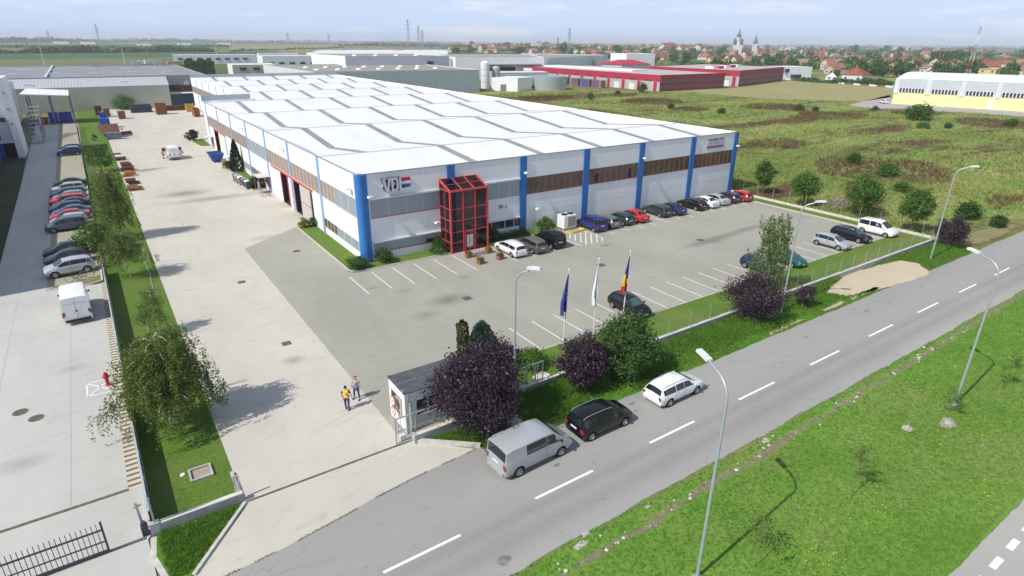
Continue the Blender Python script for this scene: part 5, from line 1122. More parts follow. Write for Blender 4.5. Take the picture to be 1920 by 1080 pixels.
def person(x, y, deg, pose, top, legs, label, vest=None, h=1.76, hair=M_HAIR):
    t = thing('person', label, 'person', (x, y, 0.004), R(deg)); t.scale = (h / 1.76,) * 3
    # x forward, y to the person's left
    hipz = .93
    J = {'pel': (0, 0, hipz), 'wst': (.0, 0, 1.10), 'chs': (.02, 0, 1.30), 'sho': (.01, 0, 1.43), 'nck': (.015, 0, 1.51), 'hd0': (.03, 0, 1.58), 'hd1': (.035, 0, 1.66), 'hd2': (.02, 0, 1.735)}
    for s_, k_ in ((1, 'l'), (-1, 'r')):
        fl = pose['foot_' + k_]; kn = pose['knee_' + k_]
        J['hip' + k_] = (0, s_ * .10, hipz - .05); J['kne' + k_] = (kn[0], s_ * .115 + kn[1], .50); J['ank' + k_] = (fl[0], fl[1], .09); J['toe' + k_] = (fl[0] + .17, fl[1] + s_ * .03, .035)
        J['shl' + k_] = (0, s_ * .185, 1.42); J['elb' + k_] = pose['elb_' + k_]; J['wri' + k_] = pose['wri_' + k_]
    names = list(J); idx = {k_: i for i, k_ in enumerate(names)}
    E = [('pel', 'wst'), ('wst', 'chs'), ('chs', 'sho'), ('sho', 'nck'), ('nck', 'hd0'), ('hd0', 'hd1'), ('hd1', 'hd2')]
    for k_ in 'lr': E += [('pel', 'hip' + k_), ('hip' + k_, 'kne' + k_), ('kne' + k_, 'ank' + k_), ('ank' + k_, 'toe' + k_), ('sho', 'shl' + k_), ('shl' + k_, 'elb' + k_), ('elb' + k_, 'wri' + k_)]
    Rd = {'pel': (.12, .15), 'wst': (.11, .14), 'chs': (.125, .165), 'sho': (.09, .12), 'nck': .055, 'hd0': (.075, .065), 'hd1': (.098, .080), 'hd2': (.062, .055)}
    for k_ in 'lr': Rd.update({'hip' + k_: .092, 'kne' + k_: .058, 'ank' + k_: .040, 'toe' + k_: .034, 'shl' + k_: .055, 'elb' + k_: .041, 'wri' + k_: .027})
    V = [J[n_] for n_ in names]; ED = [(idx[a], idx[b_]) for a, b_ in E]; RR = [Rd[n_] for n_ in names]
    # hands: palm and five unequal, bent fingers on each wrist
    for s_, k_ in ((1, 'l'), (-1, 'r')):
        w_ = Vector(J['wri' + k_]); d = (w_ - Vector(J['elb' + k_])).normalized(); sd_ = Vector((1, 0, 0)) - d * d.x; sd_ = sd_.normalized() if sd_.length > .1 else Vector((0, 1, 0)); cu = d.cross(sd_).normalized() * (-s_)
        pm = w_ + d * .06; V.append(tuple(pm)); RR.append((.030, .018)); ip = len(V) - 1; ED.append((idx['wri' + k_], ip))
        for q, (off, ln) in enumerate(((-.027, .066), (-.009, .078), (.009, .074), (.026, .060))):
            a = pm + d * .035 + sd_ * off; b_ = a + d * ln * .5 + cu * .008; c_ = b_ + d * ln * .4 + cu * .022
            n0 = len(V); V += [tuple(a), tuple(b_), tuple(c_)]; RR += [.0095, .0085, .007]; ED += [(ip, n0), (n0, n0 + 1), (n0 + 1, n0 + 2)]
        a = w_ + d * .03 + sd_ * .032; b_ = a + d * .035 + sd_ * .022 + cu * .01; n0 = len(V); V += [tuple(a), tuple(b_)]; RR += [.0105, .008]; ED += [(idx['wri' + k_], n0), (n0, n0 + 1)]
    body = skinned('body', V, ED, RR, M_SKIN, t)
    # face: nose, eyes, mouth, ears
    m = MB(); m.lathe([(.004, .0), (.016, -.03), (.012, -.042)], (.128, 0, 1.665), 'Z', 8); m.obj('nose', M_SKIN, t, local=True, smooth=60)
    for s_ in (1, -1):
        m = MB(); m.lathe([(.004, 0), (.012, .006), (.004, .012)], (.112, s_ * .032, 1.672), 'X', 8); m.obj('eye', M_INK, t, local=True)
        m = MB(); m.lathe([(.008, -.01), (.03, 0), (.02, .014)], (.03, s_ * .078, 1.655), 'Y', 10); m.obj('ear', M_SKIN, t, local=True, smooth=60)
    m = MB(); m.box(.112, .122, -.024, .024, 1.612, 1.619); m.obj('mouth', plain('lips', (.35, .13, .11), .6), t, local=True)
    m = MB(); m.lathe([(.092, -.035), (.100, .0), (.094, .045), (.065, .085), (.015, .10)], (.012, 0, 1.67), 'Z', 18)
    for i, v in enumerate(m.v):
        if v[0] > .055 and v[2] < 1.72: m.v[i] = (.05, v[1], v[2] + .03)
    m.obj('hair', hair, t, local=True, smooth=60)
    def garment(name, keys, edges, grow, mat, extra=None):
        k2 = {k_: i for i, k_ in enumerate(keys)}; rr = []
        for k_ in keys:
            r_ = Rd[k_]; rr.append(tuple(x_ + grow for x_ in r_) if hasattr(r_, '__len__') else r_ + grow)
        P = [J[k_] for k_ in keys]
        return skinned(name, P, [(k2[a], k2[b_]) for a, b_ in edges], rr, mat, t)
    for k_ in 'lr':
        u, v = Vector(J['shl' + k_]), Vector(J['elb' + k_]); J['slv' + k_] = tuple(u.lerp(v, .75)); Rd['slv' + k_] = .052
        J['cuf' + k_] = tuple(Vector(J['kne' + k_]).lerp(Vector(J['ank' + k_]), .93)); Rd['cuf' + k_] = .048
    J['hem'] = (0, 0, .90); Rd['hem'] = (.125, .155)
    garment('shirt', ['wst', 'hem', 'chs', 'sho', 'shll', 'slvl', 'shlr', 'slvr'], [('hem', 'wst'), ('wst', 'chs'), ('chs', 'sho'), ('sho', 'shll'), ('shll', 'slvl'), ('sho', 'shlr'), ('shlr', 'slvr')], .016, top)
    garment('trousers', ['pel', 'hipl', 'knel', 'cufl', 'hipr', 'kner', 'cufr'], [('pel', 'hipl'), ('hipl', 'knel'), ('knel', 'cufl'), ('pel', 'hipr'), ('hipr', 'kner'), ('kner', 'cufr')], .014, legs)
    for k_ in 'lr':
        a, b_ = Vector(J['ank' + k_]), Vector(J['toe' + k_]); m = MB(); hd = (b_ - a); hd.z = 0; hd.normalize(); q = a - hd * .07; q.z = .045
        m.tube([q, Vector((a.x, a.y, .055)), Vector((b_.x, b_.y, .045)), Vector((b_.x, b_.y, .035)) + hd * .07], [.038, .048, .045, .022], 10); m.obj('shoe', M_SHOE, t, local=True, smooth=60)
    if vest:
        Rd['pel2'] = (.13, .16); J['vsl'] = (.01, .16, 1.415); J['vsr'] = (.01, -.16, 1.415); Rd['vsl'] = Rd['vsr'] = .06; J['pel2'] = (0, 0, .98)
        g_ = garment('vest', ['wst', 'pel2', 'chs', 'sho', 'vsl', 'vsr'], [('pel2', 'wst'), ('wst', 'chs'), ('chs', 'sho'), ('sho', 'vsl'), ('sho', 'vsr')], .034, vest)
    return t
M_VEST = N('hi_vis_vest'); sx_ = M_VEST.n('SeparateXYZ'); tc_ = M_VEST.n('TexCoord'); M_VEST.l(tc_.outputs['Object'], sx_.inputs['Vector'])
M_VEST.col(M_VEST.ramp(M_VEST.math('DIVIDE', M_VEST.math('SUBTRACT', sx_.outputs[2], .85), .65), [(0, (.75, .20, .03)), (.16, (.75, .42, .03)), (.24, (.78, .30, .12)), (.30, (.75, .62, .55)), (.37, (.75, .62, .55)), (.40, (.80, .28, .05)), (.48, (.80, .38, .02)), (.56, (.82, .50, .02))]))
for e in M_VEST.t.nodes:
    if e.type == 'VALTORGB': e.color_ramp.interpolation = 'CONSTANT'
M_VEST.set(.7); M_VEST = M_VEST.m
n = N('checked_shirt'); ck = n.n('TexWave', wave_type='BANDS', bands_direction='Y'); ck.inputs['Scale'].default_value = 4.2; ck2 = n.n('TexWave', wave_type='BANDS', bands_direction='Z'); ck2.inputs['Scale'].default_value = 4.0; tc_ = n.n('TexCoord')
n.l(tc_.outputs['Object'], ck.inputs['Vector']); n.l(tc_.outputs['Object'], ck2.inputs['Vector'])
n.col(n.mix(.5, n.ramp(ck.outputs['Fac'], [(.4, (.09, .08, .12)), (.55, (.55, .53, .58))]), n.ramp(ck2.outputs['Fac'], [(.4, (.16, .12, .17)), (.55, (.55, .53, .58))]))); M_CHECK = n.set(.8)
P1 = dict(foot_l=(.10, .10), foot_r=(-.10, -.10), knee_l=(.09, 0), knee_r=(-.02, 0), elb_l=(.02, .29, 1.16), wri_l=(.12, .24, .95), elb_r=(-.05, -.31, 1.16), wri_r=(.05, -.33, .93))
P2 = dict(foot_l=(.02, .20), foot_r=(-.02, -.20), knee_l=(.03, .05), knee_r=(.02, -.05), elb_l=(-.02, .28, 1.15), wri_l=(.07, .31, .92), elb_r=(-.02, -.28, 1.15), wri_r=(.07, -.31, .92))
person(9.78, 32.85, 62, P1, plain('dark_red_shirt', (.12, .03, .025), .8, var=.1), M_JEAN, 'person in an orange and yellow safety vest seen from behind, dark trousers', vest=M_VEST)
person(10.75, 33.72, 222, P2, M_CHECK, M_JEAN, 'person in a checked shirt and blue jeans facing the one in the vest', h=1.74, hair=plain('brown_hair', (.07, .045, .03), .7))
P3 = dict(foot_l=(.12, .10), foot_r=(-.14, -.10), knee_l=(.12, 0), knee_r=(0, 0), elb_l=(.12, .27, 1.2), wri_l=(.33, .18, 1.18), elb_r=(.10, -.28, 1.2), wri_r=(.33, -.2, 1.12))
person(10.35, 137.4, 30, P3, plain('orange_work_shirt', (.55, .13, .05), .8), plain('work_trousers', (.40, .10, .05), .8), 'person in orange workwear beside the open door of the yard van')
# ------------------------------------------------------------------ trees, shrubs, grasses
L_BIRCH = leafmat('birch_leaf', (.07, .115, .02), (.20, .255, .06), .35)
L_BIRCHL = leafmat('light_birch_leaf', (.09, .15, .03), (.20, .27, .065), .4)
L_GREEN = leafmat('maple_leaf', (.05, .12, .02), (.13, .24, .04), .35)
L_DEEP = leafmat('dark_leaf', (.032, .08, .018), (.085, .165, .035), .3)
L_PURP = leafmat('purple_leaf', (.018, .012, .020), (.072, .042, .066), .12, .45)
L_CONI = leafmat('juniper_needle', (.03, .075, .045), (.075, .14, .085), .15)
L_THUJ = leafmat('thuja_spray', (.03, .055, .012), (.12, .13, .03), .15)
L_CYPR = leafmat('cypress_spray', (.012, .032, .014), (.035, .07, .025), .12)
L_LIME = leafmat('lime_shrub_leaf', (.10, .16, .02), (.20, .26, .04), .3)
L_GRASS = leafmat('grass_blade', (.115, .25, .03), (.20, .36, .06), .4)
L_WEEDB = leafmat('tall_weed', (.09, .22, .024), (.18, .33, .045), .4, ns=.5)
M_WBARK = N('white_birch_bark'); M_WBARK.col(M_WBARK.ramp(M_WBARK.noise(9, 4, .7, M_WBARK.coord((1, 1, .35))), [(.38, (.10, .09, .08)), (.48, (.58, .56, .50))])); M_WBARK = M_WBARK.set(.8)

def rot_leaf(rg, n, size, aspect, droop=0.0, up=0.0):
    """n random leaf half-axes: (n,3) long and short"""
    d = rg.normal(size=(n, 3)); d[:, 2] = d[:, 2] * (1 - droop - up) - droop * 1.3 + up * 1.3
    d /= np.linalg.norm(d, axis=1, keepdims=True) + 1e-9
    e = rg.normal(size=(n, 3)); e -= d * np.sum(d * e, axis=1, keepdims=True); e /= np.linalg.norm(e, axis=1, keepdims=True) + 1e-9
    s = size * rg.uniform(.65, 1.35, size=(n, 1))
    return d * s * .5, e * s * .5 * aspect
def leaves(C_, rg, size, aspect=.5, droop=0.0, up=0.0):
    a, b = rot_leaf(rg, len(C_), size, aspect, droop, up)
    return np.stack([C_ - a, C_ + b * 1.0 + a * .1, C_ + a, C_ - b * 1.0 + a * .1], axis=1).reshape(-1, 3)

def limb_tubes(m, base, fork, tips, r0, n=7):
    for t in tips:
        p0 = Vector(base).lerp(Vector(fork), random.uniform(.45, 1.0)); p1 = Vector(t); mid = p0.lerp(p1, .5) + Vector((random.uniform(-.15, .15), random.uniform(-.15, .15), (p1 - p0).length * .12))
        m.tube([p0, mid, p1], [r0 * .5, r0 * .3, r0 * .08], 5, cap=False)

def broadleaf(name, seed, h, rx, trunk_h, nclump, per, lsize, leaf, bark, label, cat, loc, group=None, ry=None, shape=1.0, up=0.0, flat=1.0, trunk_r=.1, clump=.32, lean=(0, 0)):
    """crown of many leaf clumps through an uneven volume, trunk and limbs inside"""
    rg = np.random.default_rng(seed); random.seed(seed); ry = ry or rx
    t = thing(name, label, cat, loc, 0, group)
    cz = (trunk_h + h) / 2; rz = (h - trunk_h) / 2
    u = rg.normal(size=(nclump, 3)); u /= np.linalg.norm(u, axis=1, keepdims=True)
    rad = rg.uniform(.35, 1.0, size=(nclump, 1)) ** .45
    lob = 1 + .22 * np.sin(u[:, :1] * 3.1 + seed) * np.cos(u[:, 1:2] * 2.7 + seed * .7) + rg.normal(size=(nclump, 1)) * .07
    cc = u * rad * lob
    taper = 1 - .42 * (shape) * np.clip(cc[:, 2:3], -1, 1) * (cc[:, 2:3] > 0) - .15 * np.clip(-cc[:, 2:3], 0, 1)
    cc = np.concatenate([cc[:, :1] * rx * taper + lean[0] * (cc[:, 2:3] + 1), cc[:, 1:2] * ry * taper + lean[1] * (cc[:, 2:3] + 1), cz + cc[:, 2:3] * rz * flat], axis=1)
    m = MB(); top = (lean[0], lean[1], cz + rz * .3)
    m.tube([(0, 0, 0), (random.uniform(-.05, .05), random.uniform(-.05, .05), trunk_h * .6), (lean[0] * .3, lean[1] * .3, trunk_h + rz * .3), top], [trunk_r, trunk_r * .8, trunk_r * .6, trunk_r * .15], 9)
    limb_tubes(m, (0, 0, trunk_h * .7), top, cc[rg.choice(nclump, min(nclump, 16), replace=False)], trunk_r)
    m.obj('trunk', bark, t, local=True, smooth=50)
    cs = clump * (rx + ry) / 2
    per = int(per * 1.5); P = np.repeat(cc, per, axis=0) + rg.normal(size=(nclump * per, 3)) * np.array([cs, cs, cs * .7]) * .55
    P[:, 2] = np.maximum(P[:, 2], .12)
    link('crown', quads_mesh('crown', leaves(P, rg, lsize, .55, 0, up), leaf), t)
    return t

def birch(name, seed, h, rx, trunk_h, nstr, per, lsize, leaf, label, loc, group=None, droop=1.5, ry=None, trunk_r=.11, lean=(0, 0)):
    rg = np.random.default_rng(seed); random.seed(seed); ry = ry or rx
    t = thing(name, label, 'tree', loc, 0, group)
    m = MB(); lx, ly = lean
    m.tube([(0, 0, 0), (lx * .2, ly * .2, trunk_h), (lx * .55, ly * .5, h * .6), (lx, ly, h * .97)], [trunk_r, trunk_r * .75, trunk_r * .5, trunk_r * .12], 9)
    C_ = []; nl = max(10, min(46, nstr // 7))
    for i in range(nl):
        f = (i + .5) / nl; z0 = trunk_h * .8 + (h * .95 - trunk_h * .8) * f; a = i * 2.399 + random.uniform(-.4, .4)
        L = (1 - .62 * f) * random.uniform(.7, 1.1); dx, dy = math.cos(a) * rx * L, math.sin(a) * ry * L
        bx, by = lx * z0 / h, ly * z0 / h; rise = random.uniform(.25, .65) * L * rx * .45
        P = [Vector((bx, by, z0)), Vector((bx + dx * .4, by + dy * .4, z0 + rise * .9)), Vector((bx + dx * .75, by + dy * .75, z0 + rise)), Vector((bx + dx, by + dy, z0 + rise * .5))]
        m.tube(P, [trunk_r * .38, trunk_r * .26, trunk_r * .15, trunk_r * .05], 5, cap=False)
        for k_ in range(nstr // nl + 1):
            g = random.uniform(.15, 1.05); seg = min(2, int(g * 3)); q = P[seg].lerp(P[seg + 1], min(1, g * 3 - seg)) + Vector((random.gauss(0, .42), random.gauss(0, .42), random.gauss(0, .16) + .06)) * min(1, rx * .4)
            ln = droop * random.uniform(.35, 1.1) * (.55 + .45 * g); ln = min(ln, max(.15, q.z - .35)); n_ = int(per * ln / droop) + 4
            s_ = rg.uniform(0, 1, size=(n_, 1)); sw = Vector((dx, dy, 0)); sw = sw.normalized() if sw.length > 0 else sw
            P3 = np.array(q)[None, :] + np.concatenate([sw.x * .25 * np.sqrt(s_) * ln * .5, sw.y * .25 * np.sqrt(s_) * ln * .5, .10 - s_ * ln], axis=1) + rg.normal(size=(n_, 3)) * np.array([.085, .085, .05])
            C_.append(P3)
    m.obj('trunk', M_WBARK, t, local=True, smooth=50)
    P = np.concatenate(C_)
    link('crown', quads_mesh('crown', leaves(P, rg, lsize, .42, .55), leaf), t)
    return t

def conifer(name, seed, h, r_, n, leaf, label, loc, cat='conifer', group=None, power=.8, lsize=.22, column=False, r2=None):
    rg = np.random.default_rng(seed); t = thing(name, label, cat, loc, 0, group)
    z = rg.uniform(0, 1, n) ** .85; a = rg.uniform(0, 2 * np.pi, n)
    prof = (np.minimum(1, .75 + z * 1.5) * np.minimum(1, (1.02 - z) * 6) if column else (1 - z) ** power * np.minimum(1, .7 + z * 3))
    rr = r_ * prof * (1 + .10 * np.sin(a * 5 + z * 9) + .08 * np.sin(a * 3 - z * 14)) * rg.uniform(.55, 1.05, n) ** .4
    P = np.stack([rr * np.cos(a), (r2 or r_) / r_ * rr * np.sin(a), .08 + z * (h - .1)], axis=1) + rg.normal(size=(n, 3)) * .03
    d = np.stack([np.cos(a) * .55, np.sin(a) * .55, np.full(n, 1.0)], axis=1) + rg.normal(size=(n, 3)) * .35; d /= np.linalg.norm(d, axis=1, keepdims=True)
    e = rg.normal(size=(n, 3)); e -= d * np.sum(d * e, axis=1, keepdims=True); e /= np.linalg.norm(e, axis=1, keepdims=True); s = lsize * rg.uniform(.6, 1.3, size=(n, 1))
    V = np.stack([P - d * s * .4, P + e * s * .22, P + d * s * .6, P - e * s * .22], axis=1).reshape(-1, 3)
    m = MB(); m.tube([(0, 0, 0), (0, 0, h * .8)], [.07, .015], 6); m.obj('trunk', M_BARK, t, local=True)
    link('crown', quads_mesh('crown', V, leaf), t); return t

# birches in the grass strip
birch('birch_tree', 11, 6.4, 3.3, 1.5, 900, 60, .15, L_BIRCH, 'biggest weeping birch with drooping branches over the paver strip and grass', (.35, 37.0, .03), droop=2.0, trunk_r=.15, ry=3.1)
birch('birch_tree', 12, 3.9, 1.25, 1.5, 130, 50, .13, L_BIRCHL, 'small leaning birch just behind the biggest weeping birch', (.2, 51.3, .03), droop=1.1, trunk_r=.055, lean=(.85, .3))
birch('birch_tree', 13, 4.9, 2.3, 1.9, 330, 46, .15, L_BIRCH, 'flat-topped young birch beside the pale garden hose', (0, 67.0, .03), droop=1.2, trunk_r=.07, lean=(-.2, .2))
birch('birch_tree', 14, 8.4, 2.35, 2.2, 520, 46, .18, L_BIRCH, 'tall slender birch with a white trunk halfway up the grass strip', (0, 82.0, .03), droop=1.9, trunk_r=.11)
broadleaf('lawn_tree', 15, 4.4, 2.0, .9, 60, 26, .26, L_DEEP, M_BARK, 'round dark tree in the grass strip near the rusty steel piles', 'tree', (-.3, 129, .03))
broadleaf('lawn_tree', 16, 1.5, .6, .3, 14, 22, .2, L_DEEP, M_BARK, 'tiny dark sapling in the grass strip across from the rusty tipping skip', 'tree', (-.3, 170, .03), trunk_r=.03)
broadleaf('fence_bush', 17, 3.4, 1.9, .4, 60, 40, .24, L_GREEN, M_BARK, 'leafy green bush leaning over the fence onto the parked black hatchback', 'bush', (-2.2, 77.6, 0))
broadleaf('fence_bush', 18, 1.9, .8, .3, 18, 26, .18, L_DEEP, M_BARK, 'dark bush against the screen fence beside the biggest birch', 'bush', (-1.1, 40.6, .03))
# purple plums
def plum(seed, h, rx, loc, label, n, per=34, **kw): return broadleaf('purple_tree', seed, h, rx, .55, n, per, .17, L_PURP, M_BARK, label, 'tree', loc, shape=.35, up=.18, clump=.27, trunk_r=.13, **kw)
plum(21, 5.4, 2.6, (15.85, 26.4, 0), 'largest dark purple tree, round, beside the white kiosk', 330, 44)
plum(22, 3.6, 1.75, (24.0, 26.6, 0), 'dark purple tree touching the green tree by the road', 130, 40)
plum(23, 3.9, 2.35, (43.6, 27.0, 0), 'broad dark purple tree close to the lamp and the young birch', 160, 36)
plum(24, 2.3, .85, (49.7, 26.0, 0), 'thin small purple tree between the young birch and the gravel', 26, 30, )
plum(25, 3.4, 1.75, (80.9, 26.6, 0), 'round purple tree at the meadow end beside a street lamp', 110, 34)
broadleaf('verge_tree', 26, 4.5, 2.15, .3, 190, 42, .19, L_DEEP, M_BARK, 'dense deep green tree on the rough verge beside a purple tree', 'tree', (27.6, 26.0, 0), shape=.5, up=.1, clump=.28, trunk_r=.12)
birch('birch_tree', 27, 7.9, 2.05, 1.8, 230, 46, .19, L_BIRCHL, 'young birch standing in the lawn among parked hatchbacks', (49.3, 29.6, .03), droop=1.4, trunk_r=.09)
# maples along the meadow fence
for i, (x, y, h, r_, lab) in enumerate(((85.4, 54.7, 5.0, 1.45, 'narrow maple at the fence near the bright red hatchback'), (84.0, 47.0, 4.9, 1.9, 'round maple with a pale trunk midway along the meadow fence'), (84.9, 39.2, 5.5, 2.3, 'broad maple next to a dry brush heap'), (82.9, 31.7, 5.6, 1.75, 'bright green maple behind the white minivan'))):
    broadleaf('maple_tree', 30 + i, h, r_, 1.5, 75, 34, .27, L_GREEN, M_BARK, lab, 'tree', (x, y, 0), group=None, shape=.7)
broadleaf('maple_tree', 36, 4.6, 1.9, .5, 60, 30, .28, L_DEEP, M_BARK, 'dark bushy tree merging with the broad maple at the fence', 'tree', (88.0, 40.3, 0))
# planting round the kiosk and hall
conifer('columnar_thuja', 41, 3.1, .42, 1500, L_THUJ, 'slim columnar thuja rising behind the largest purple tree', (19.4, 34.7, .03), column=True, lsize=.2)
conifer('juniper', 42, 2.9, 1.45, 3600, L_CONI, 'blue-green pointed juniper next to the slim thuja', (20.6, 33.9, .03), power=.62, lsize=.34)
broadleaf('lawn_shrub', 43, 1.15, 1.25, .05, 60, 40, .16, L_GREEN, M_BARK, 'low spreading green shrub beside the lamp pole and lawn sign', 'shrub', (22.9, 30.9, .03), flat=1.0)
broadleaf('lawn_shrub', 44, 1.0, .8, .05, 26, 36, .14, L_LIME, M_BARK, 'lime yellow shrub partly behind the kiosk roof and purple tree', 'shrub', (18.3, 33.2, .03))
broadleaf('lawn_shrub', 45, 1.25, 1.05, .05, 50, 40, .14, L_DEEP, M_BARK, 'dark rounded shrub at the lawn corner by the round blue column', 'shrub', (19.75, 57.2, .05))
broadleaf('lawn_shrub', 46, 1.5, .95, .05, 30, 34, .18, L_DEEP, M_BARK, 'loose leafy shrub against the office wall beside the blue column', 'shrub', (22.9, 57.5, .05), up=.4)
conifer('small_spruce', 47, 2.05, .95, 1500, L_GREEN, 'small pointed green spruce left of the red glass porch'.replace('left of', 'leaning on'), (29.0, 56.9, .05), power=.7, lsize=.22)
conifer('columnar_thuja', 48, 3.0, .30, 700, L_CYPR, 'slim dark thuja squeezed between porch and office windows', (35.3, 57.5, .05), column=True, lsize=.18)
broadleaf('lawn_shrub', 49, 1.5, .75, .05, 26, 36, .16, L_DEEP, M_BARK, 'dark bush beside the porch behind the white estate', 'shrub', (36.7, 57.3, .05)); broadleaf('lawn_shrub', 50, 1.9, 1.0, .1, 50, 38, .17, L_GREEN, M_BARK, 'round green shrub between the black minivan and the chiller', 'shrub', (44.0, 56.9, .05))
broadleaf('lawn_hedge', 51, .6, 2.9, .02, 70, 26, .13, L_DEEP, M_BARK, 'low dark hedge along the wall behind the grey-brown estate', 'hedge', (39.6, 57.6, .05), ry=.5)
broadleaf('lawn_shrub', 52, 1.0, .85, .05, 26, 34, .14, L_LIME, M_BARK, 'bright lime shrub where the lawn meets the concrete', 'shrub', (19.6, 75.2, .05)); broadleaf('lawn_shrub', 53, 1.3, .6, .05, 18, 30, .14, L_DEEP, M_BARK, 'dark twiggy shrub against the beige sliding door', 'shrub', (20.5, 74.8, .05))
conifer('cypress', 54, 5.6, 1.25, 2400, L_CYPR, 'dark conical cypress beside the sunlit side wall', (19.9, 116.3, .05), power=.75, lsize=.36)
broadleaf('lawn_shrub', 55, 1.8, 1.1, .05, 36, 30, .2, L_CYPR, M_BARK, 'dark shrub at the foot of the conical cypress', 'shrub', (19.2, 118.3, .05)); broadleaf('lawn_shrub', 56, 1.7, 1.3, .05, 44, 30, .2, L_CYPR, M_BARK, 'dark shrub beside the green waste container and bicycles', 'shrub', (19.8, 101.4, .05))
broadleaf('lawn_shrub', 57, 2.4, 1.5, .05, 44, 30, .26, L_CYPR, M_BARK, 'dark bush pair in the yard by the far side door', 'shrub', (18.9, 160.3, .05), ry=.9)
broadleaf('yard_bush', 58, 4.4, 3.0, .2, 60, 26, .4, L_GREEN, M_BARK, 'big round bush in front of the cream warehouse', 'bush', (10.2, 244.5, 0))
# saplings and rocks on the wide verge
for i, (px, py, h, lab) in enumerate(((1597, 931, 3.1, 'thin young sapling alone on the wide verge, grey leaves'), (1880, 728, 2.7, 'thin sapling near the frame edge beyond the boulder lamp'), (1779, 772, 1.5, 'straggly sapling hugging the lamp foot by the boulder'), (1415, 1062, 2.7, 'leafy grey-green sapling next to the nearest street lamp'))):
    p = at(px, py); broadleaf('sapling_tree', 60 + i, h, .62 if i < 3 else .8, h * .5, 11, 20, .13, L_BIRCHL, M_BARK, lab, 'sapling', (p.x, p.y, 0), trunk_r=.022, clump=.42)
M_ROCK = plain('grey_rock', (.36, .33, .28), .9, var=.3, vs=3)
def rock(px, py, r_, lab, seed):
    p = at(px, py); rg = random.Random(seed); m = MB(); m.lathe([(r_ * .9, -.05), (r_, r_ * .35), (r_ * .8, r_ * .75), (r_ * .35, r_ * 1.0)], (0, 0, 0), 'Z', 9)
    m.v = [(v[0] * rg.uniform(.75, 1.2), v[1] * rg.uniform(.75, 1.2), v[2] * rg.uniform(.8, 1.2)) for v in m.v]; m.v = [(v[0] + p.x, v[1] + p.y, v[2]) for v in m.v]
    m.obj('rock', M_ROCK, None, (p.x, p.y, 0), smooth=30, label=lab, cat='rock')
rock(1775, 797, .42, 'grey boulder casting a dark shadow on the wide verge', 3); rock(1700, 806, .30, 'flat pale stone lying in the grass beside the boulder', 4)
m = MB(); rs_ = random.Random(9)
for i in range(90):
    x = rs_.uniform(12, 60); y = 14.78 + x * .018 + rs_.gauss(0, .28); r_ = rs_.choice((.04, .05, .07, .11)) * rs_.uniform(.7, 1.3); m.lathe([(r_ * .8, 0), (r_, r_ * .4), (r_ * .4, r_ * .8)], (x, y, 0), 'Z', 6)
m.obj('loose_stones', plain('pale_stone', (.50, .47, .40), .9, var=.3, vs=5), kind='stuff')
# meadow bushes
for i, (px, py, h, r_, lab) in enumerate(((1721, 226, 5.2, 4.6, 'largest dense bush in the middle of the meadow'), (1497, 207, 2.2, 2.0, 'round meadow bush nearest the cropped field, right-hand of a pair'.replace('right-hand of a pair', 'larger of a pair')), (1529, 208, 1.6, 1.3, 'round meadow bush, smaller of a pair by the cropped field'),
      (1892, 238, 2.6, 2.2, 'broad bush at the frame edge of the meadow'), (1640, 207, 1.7, 1.4, 'dark bush with a stake on the meadow near the yellow hall track'), (1352, 213, 2.0, 1.5, 'solitary bush in the meadow behind the hall roof end'), (1107, 187, 3.2, 1.7, 'upright bush close to the crimson factory and tank'),
      (1258, 203, 1.9, 1.5, 'low bush in the meadow in front of the crimson factory corner'), (1600, 308, 2.2, 1.8, 'small meadow bush above the brush heap'), (1665, 333, 2.8, 2.2, 'blue-green meadow bush behind the broad maple'), (1812, 408, 2.3, 2.0, 'dark bush on the meadow beside the round purple tree'), (1870, 425, 1.5, 1.2, 'small bush at the meadow edge near the dirt track'), (1690, 360, 1.8, 1.6, 'low bush between broad maple and bright maple'), (1204, 173, 5.0, 2.6, 'loose pale willow in front of the crimson factory'), (1777, 240, 1.5, 1.2, 'low meadow bush just below the largest bush'), (1731, 240, 1.3, 2.2, 'flat leafy clump at the foot of the largest bush'), (1158, 178, 2.0, 1.6, 'bush before the colourful pallet stack'))):
    p = at(px, py); broadleaf('meadow_bush', 80 + i, h * .85, r_ * .9, .0, 46, 34, .15 * max(1.5, r_), L_DEEP if i % 3 else L_GREEN, M_BARK, lab, 'bush', (p.x, p.y, -.03), shape=.8, trunk_r=.06, up=.3, clump=.42, ry=r_ * .7)
bh = thing('brush_heap', 'heap of dry grey branches beside the meadow fence', 'brush heap', (*at(1575, 385)[:2], 0)); rg = np.random.default_rng(5)
P = rg.normal(size=(900, 3)) * np.array([1.5, .7, .45]); P[:, 2] = np.abs(P[:, 2]); link('twigs', quads_mesh('twigs', leaves(P, rg, .6, .12), leafmat('dry_twig', (.22, .19, .13), (.40, .36, .27), .1)), bh)

# grass: verge tufts, tall weeds, meadow
def tufts(name, XY, hgt, wid, nb, mat, seed, z=0.0, kind='stuff'):
    rg = np.random.default_rng(seed); n = len(XY) * nb
    B = np.repeat(np.asarray(XY), nb, axis=0) + rg.normal(size=(n, 2)) * wid * 1.6
    H = np.repeat(np.asarray(hgt).reshape(-1, 1) if hasattr(hgt, '__len__') else np.full((len(XY), 1), hgt), nb, axis=0) * rg.uniform(.55, 1.25, size=(n, 1))
    a = rg.uniform(0, 2 * np.pi, n); s = np.stack([np.cos(a), np.sin(a)], axis=1) * wid
    ln = rg.normal(size=(n, 2)) * H * .38
    z0 = np.full((n, 1), z)
    V = np.stack([np.concatenate([B - s, z0], 1), np.concatenate([B + s, z0], 1), np.concatenate([B + ln, z0 + H], 1)], axis=1).reshape(-1, 3)
    return link(name, quads_mesh(name, V, mat, k=3), kind=kind)
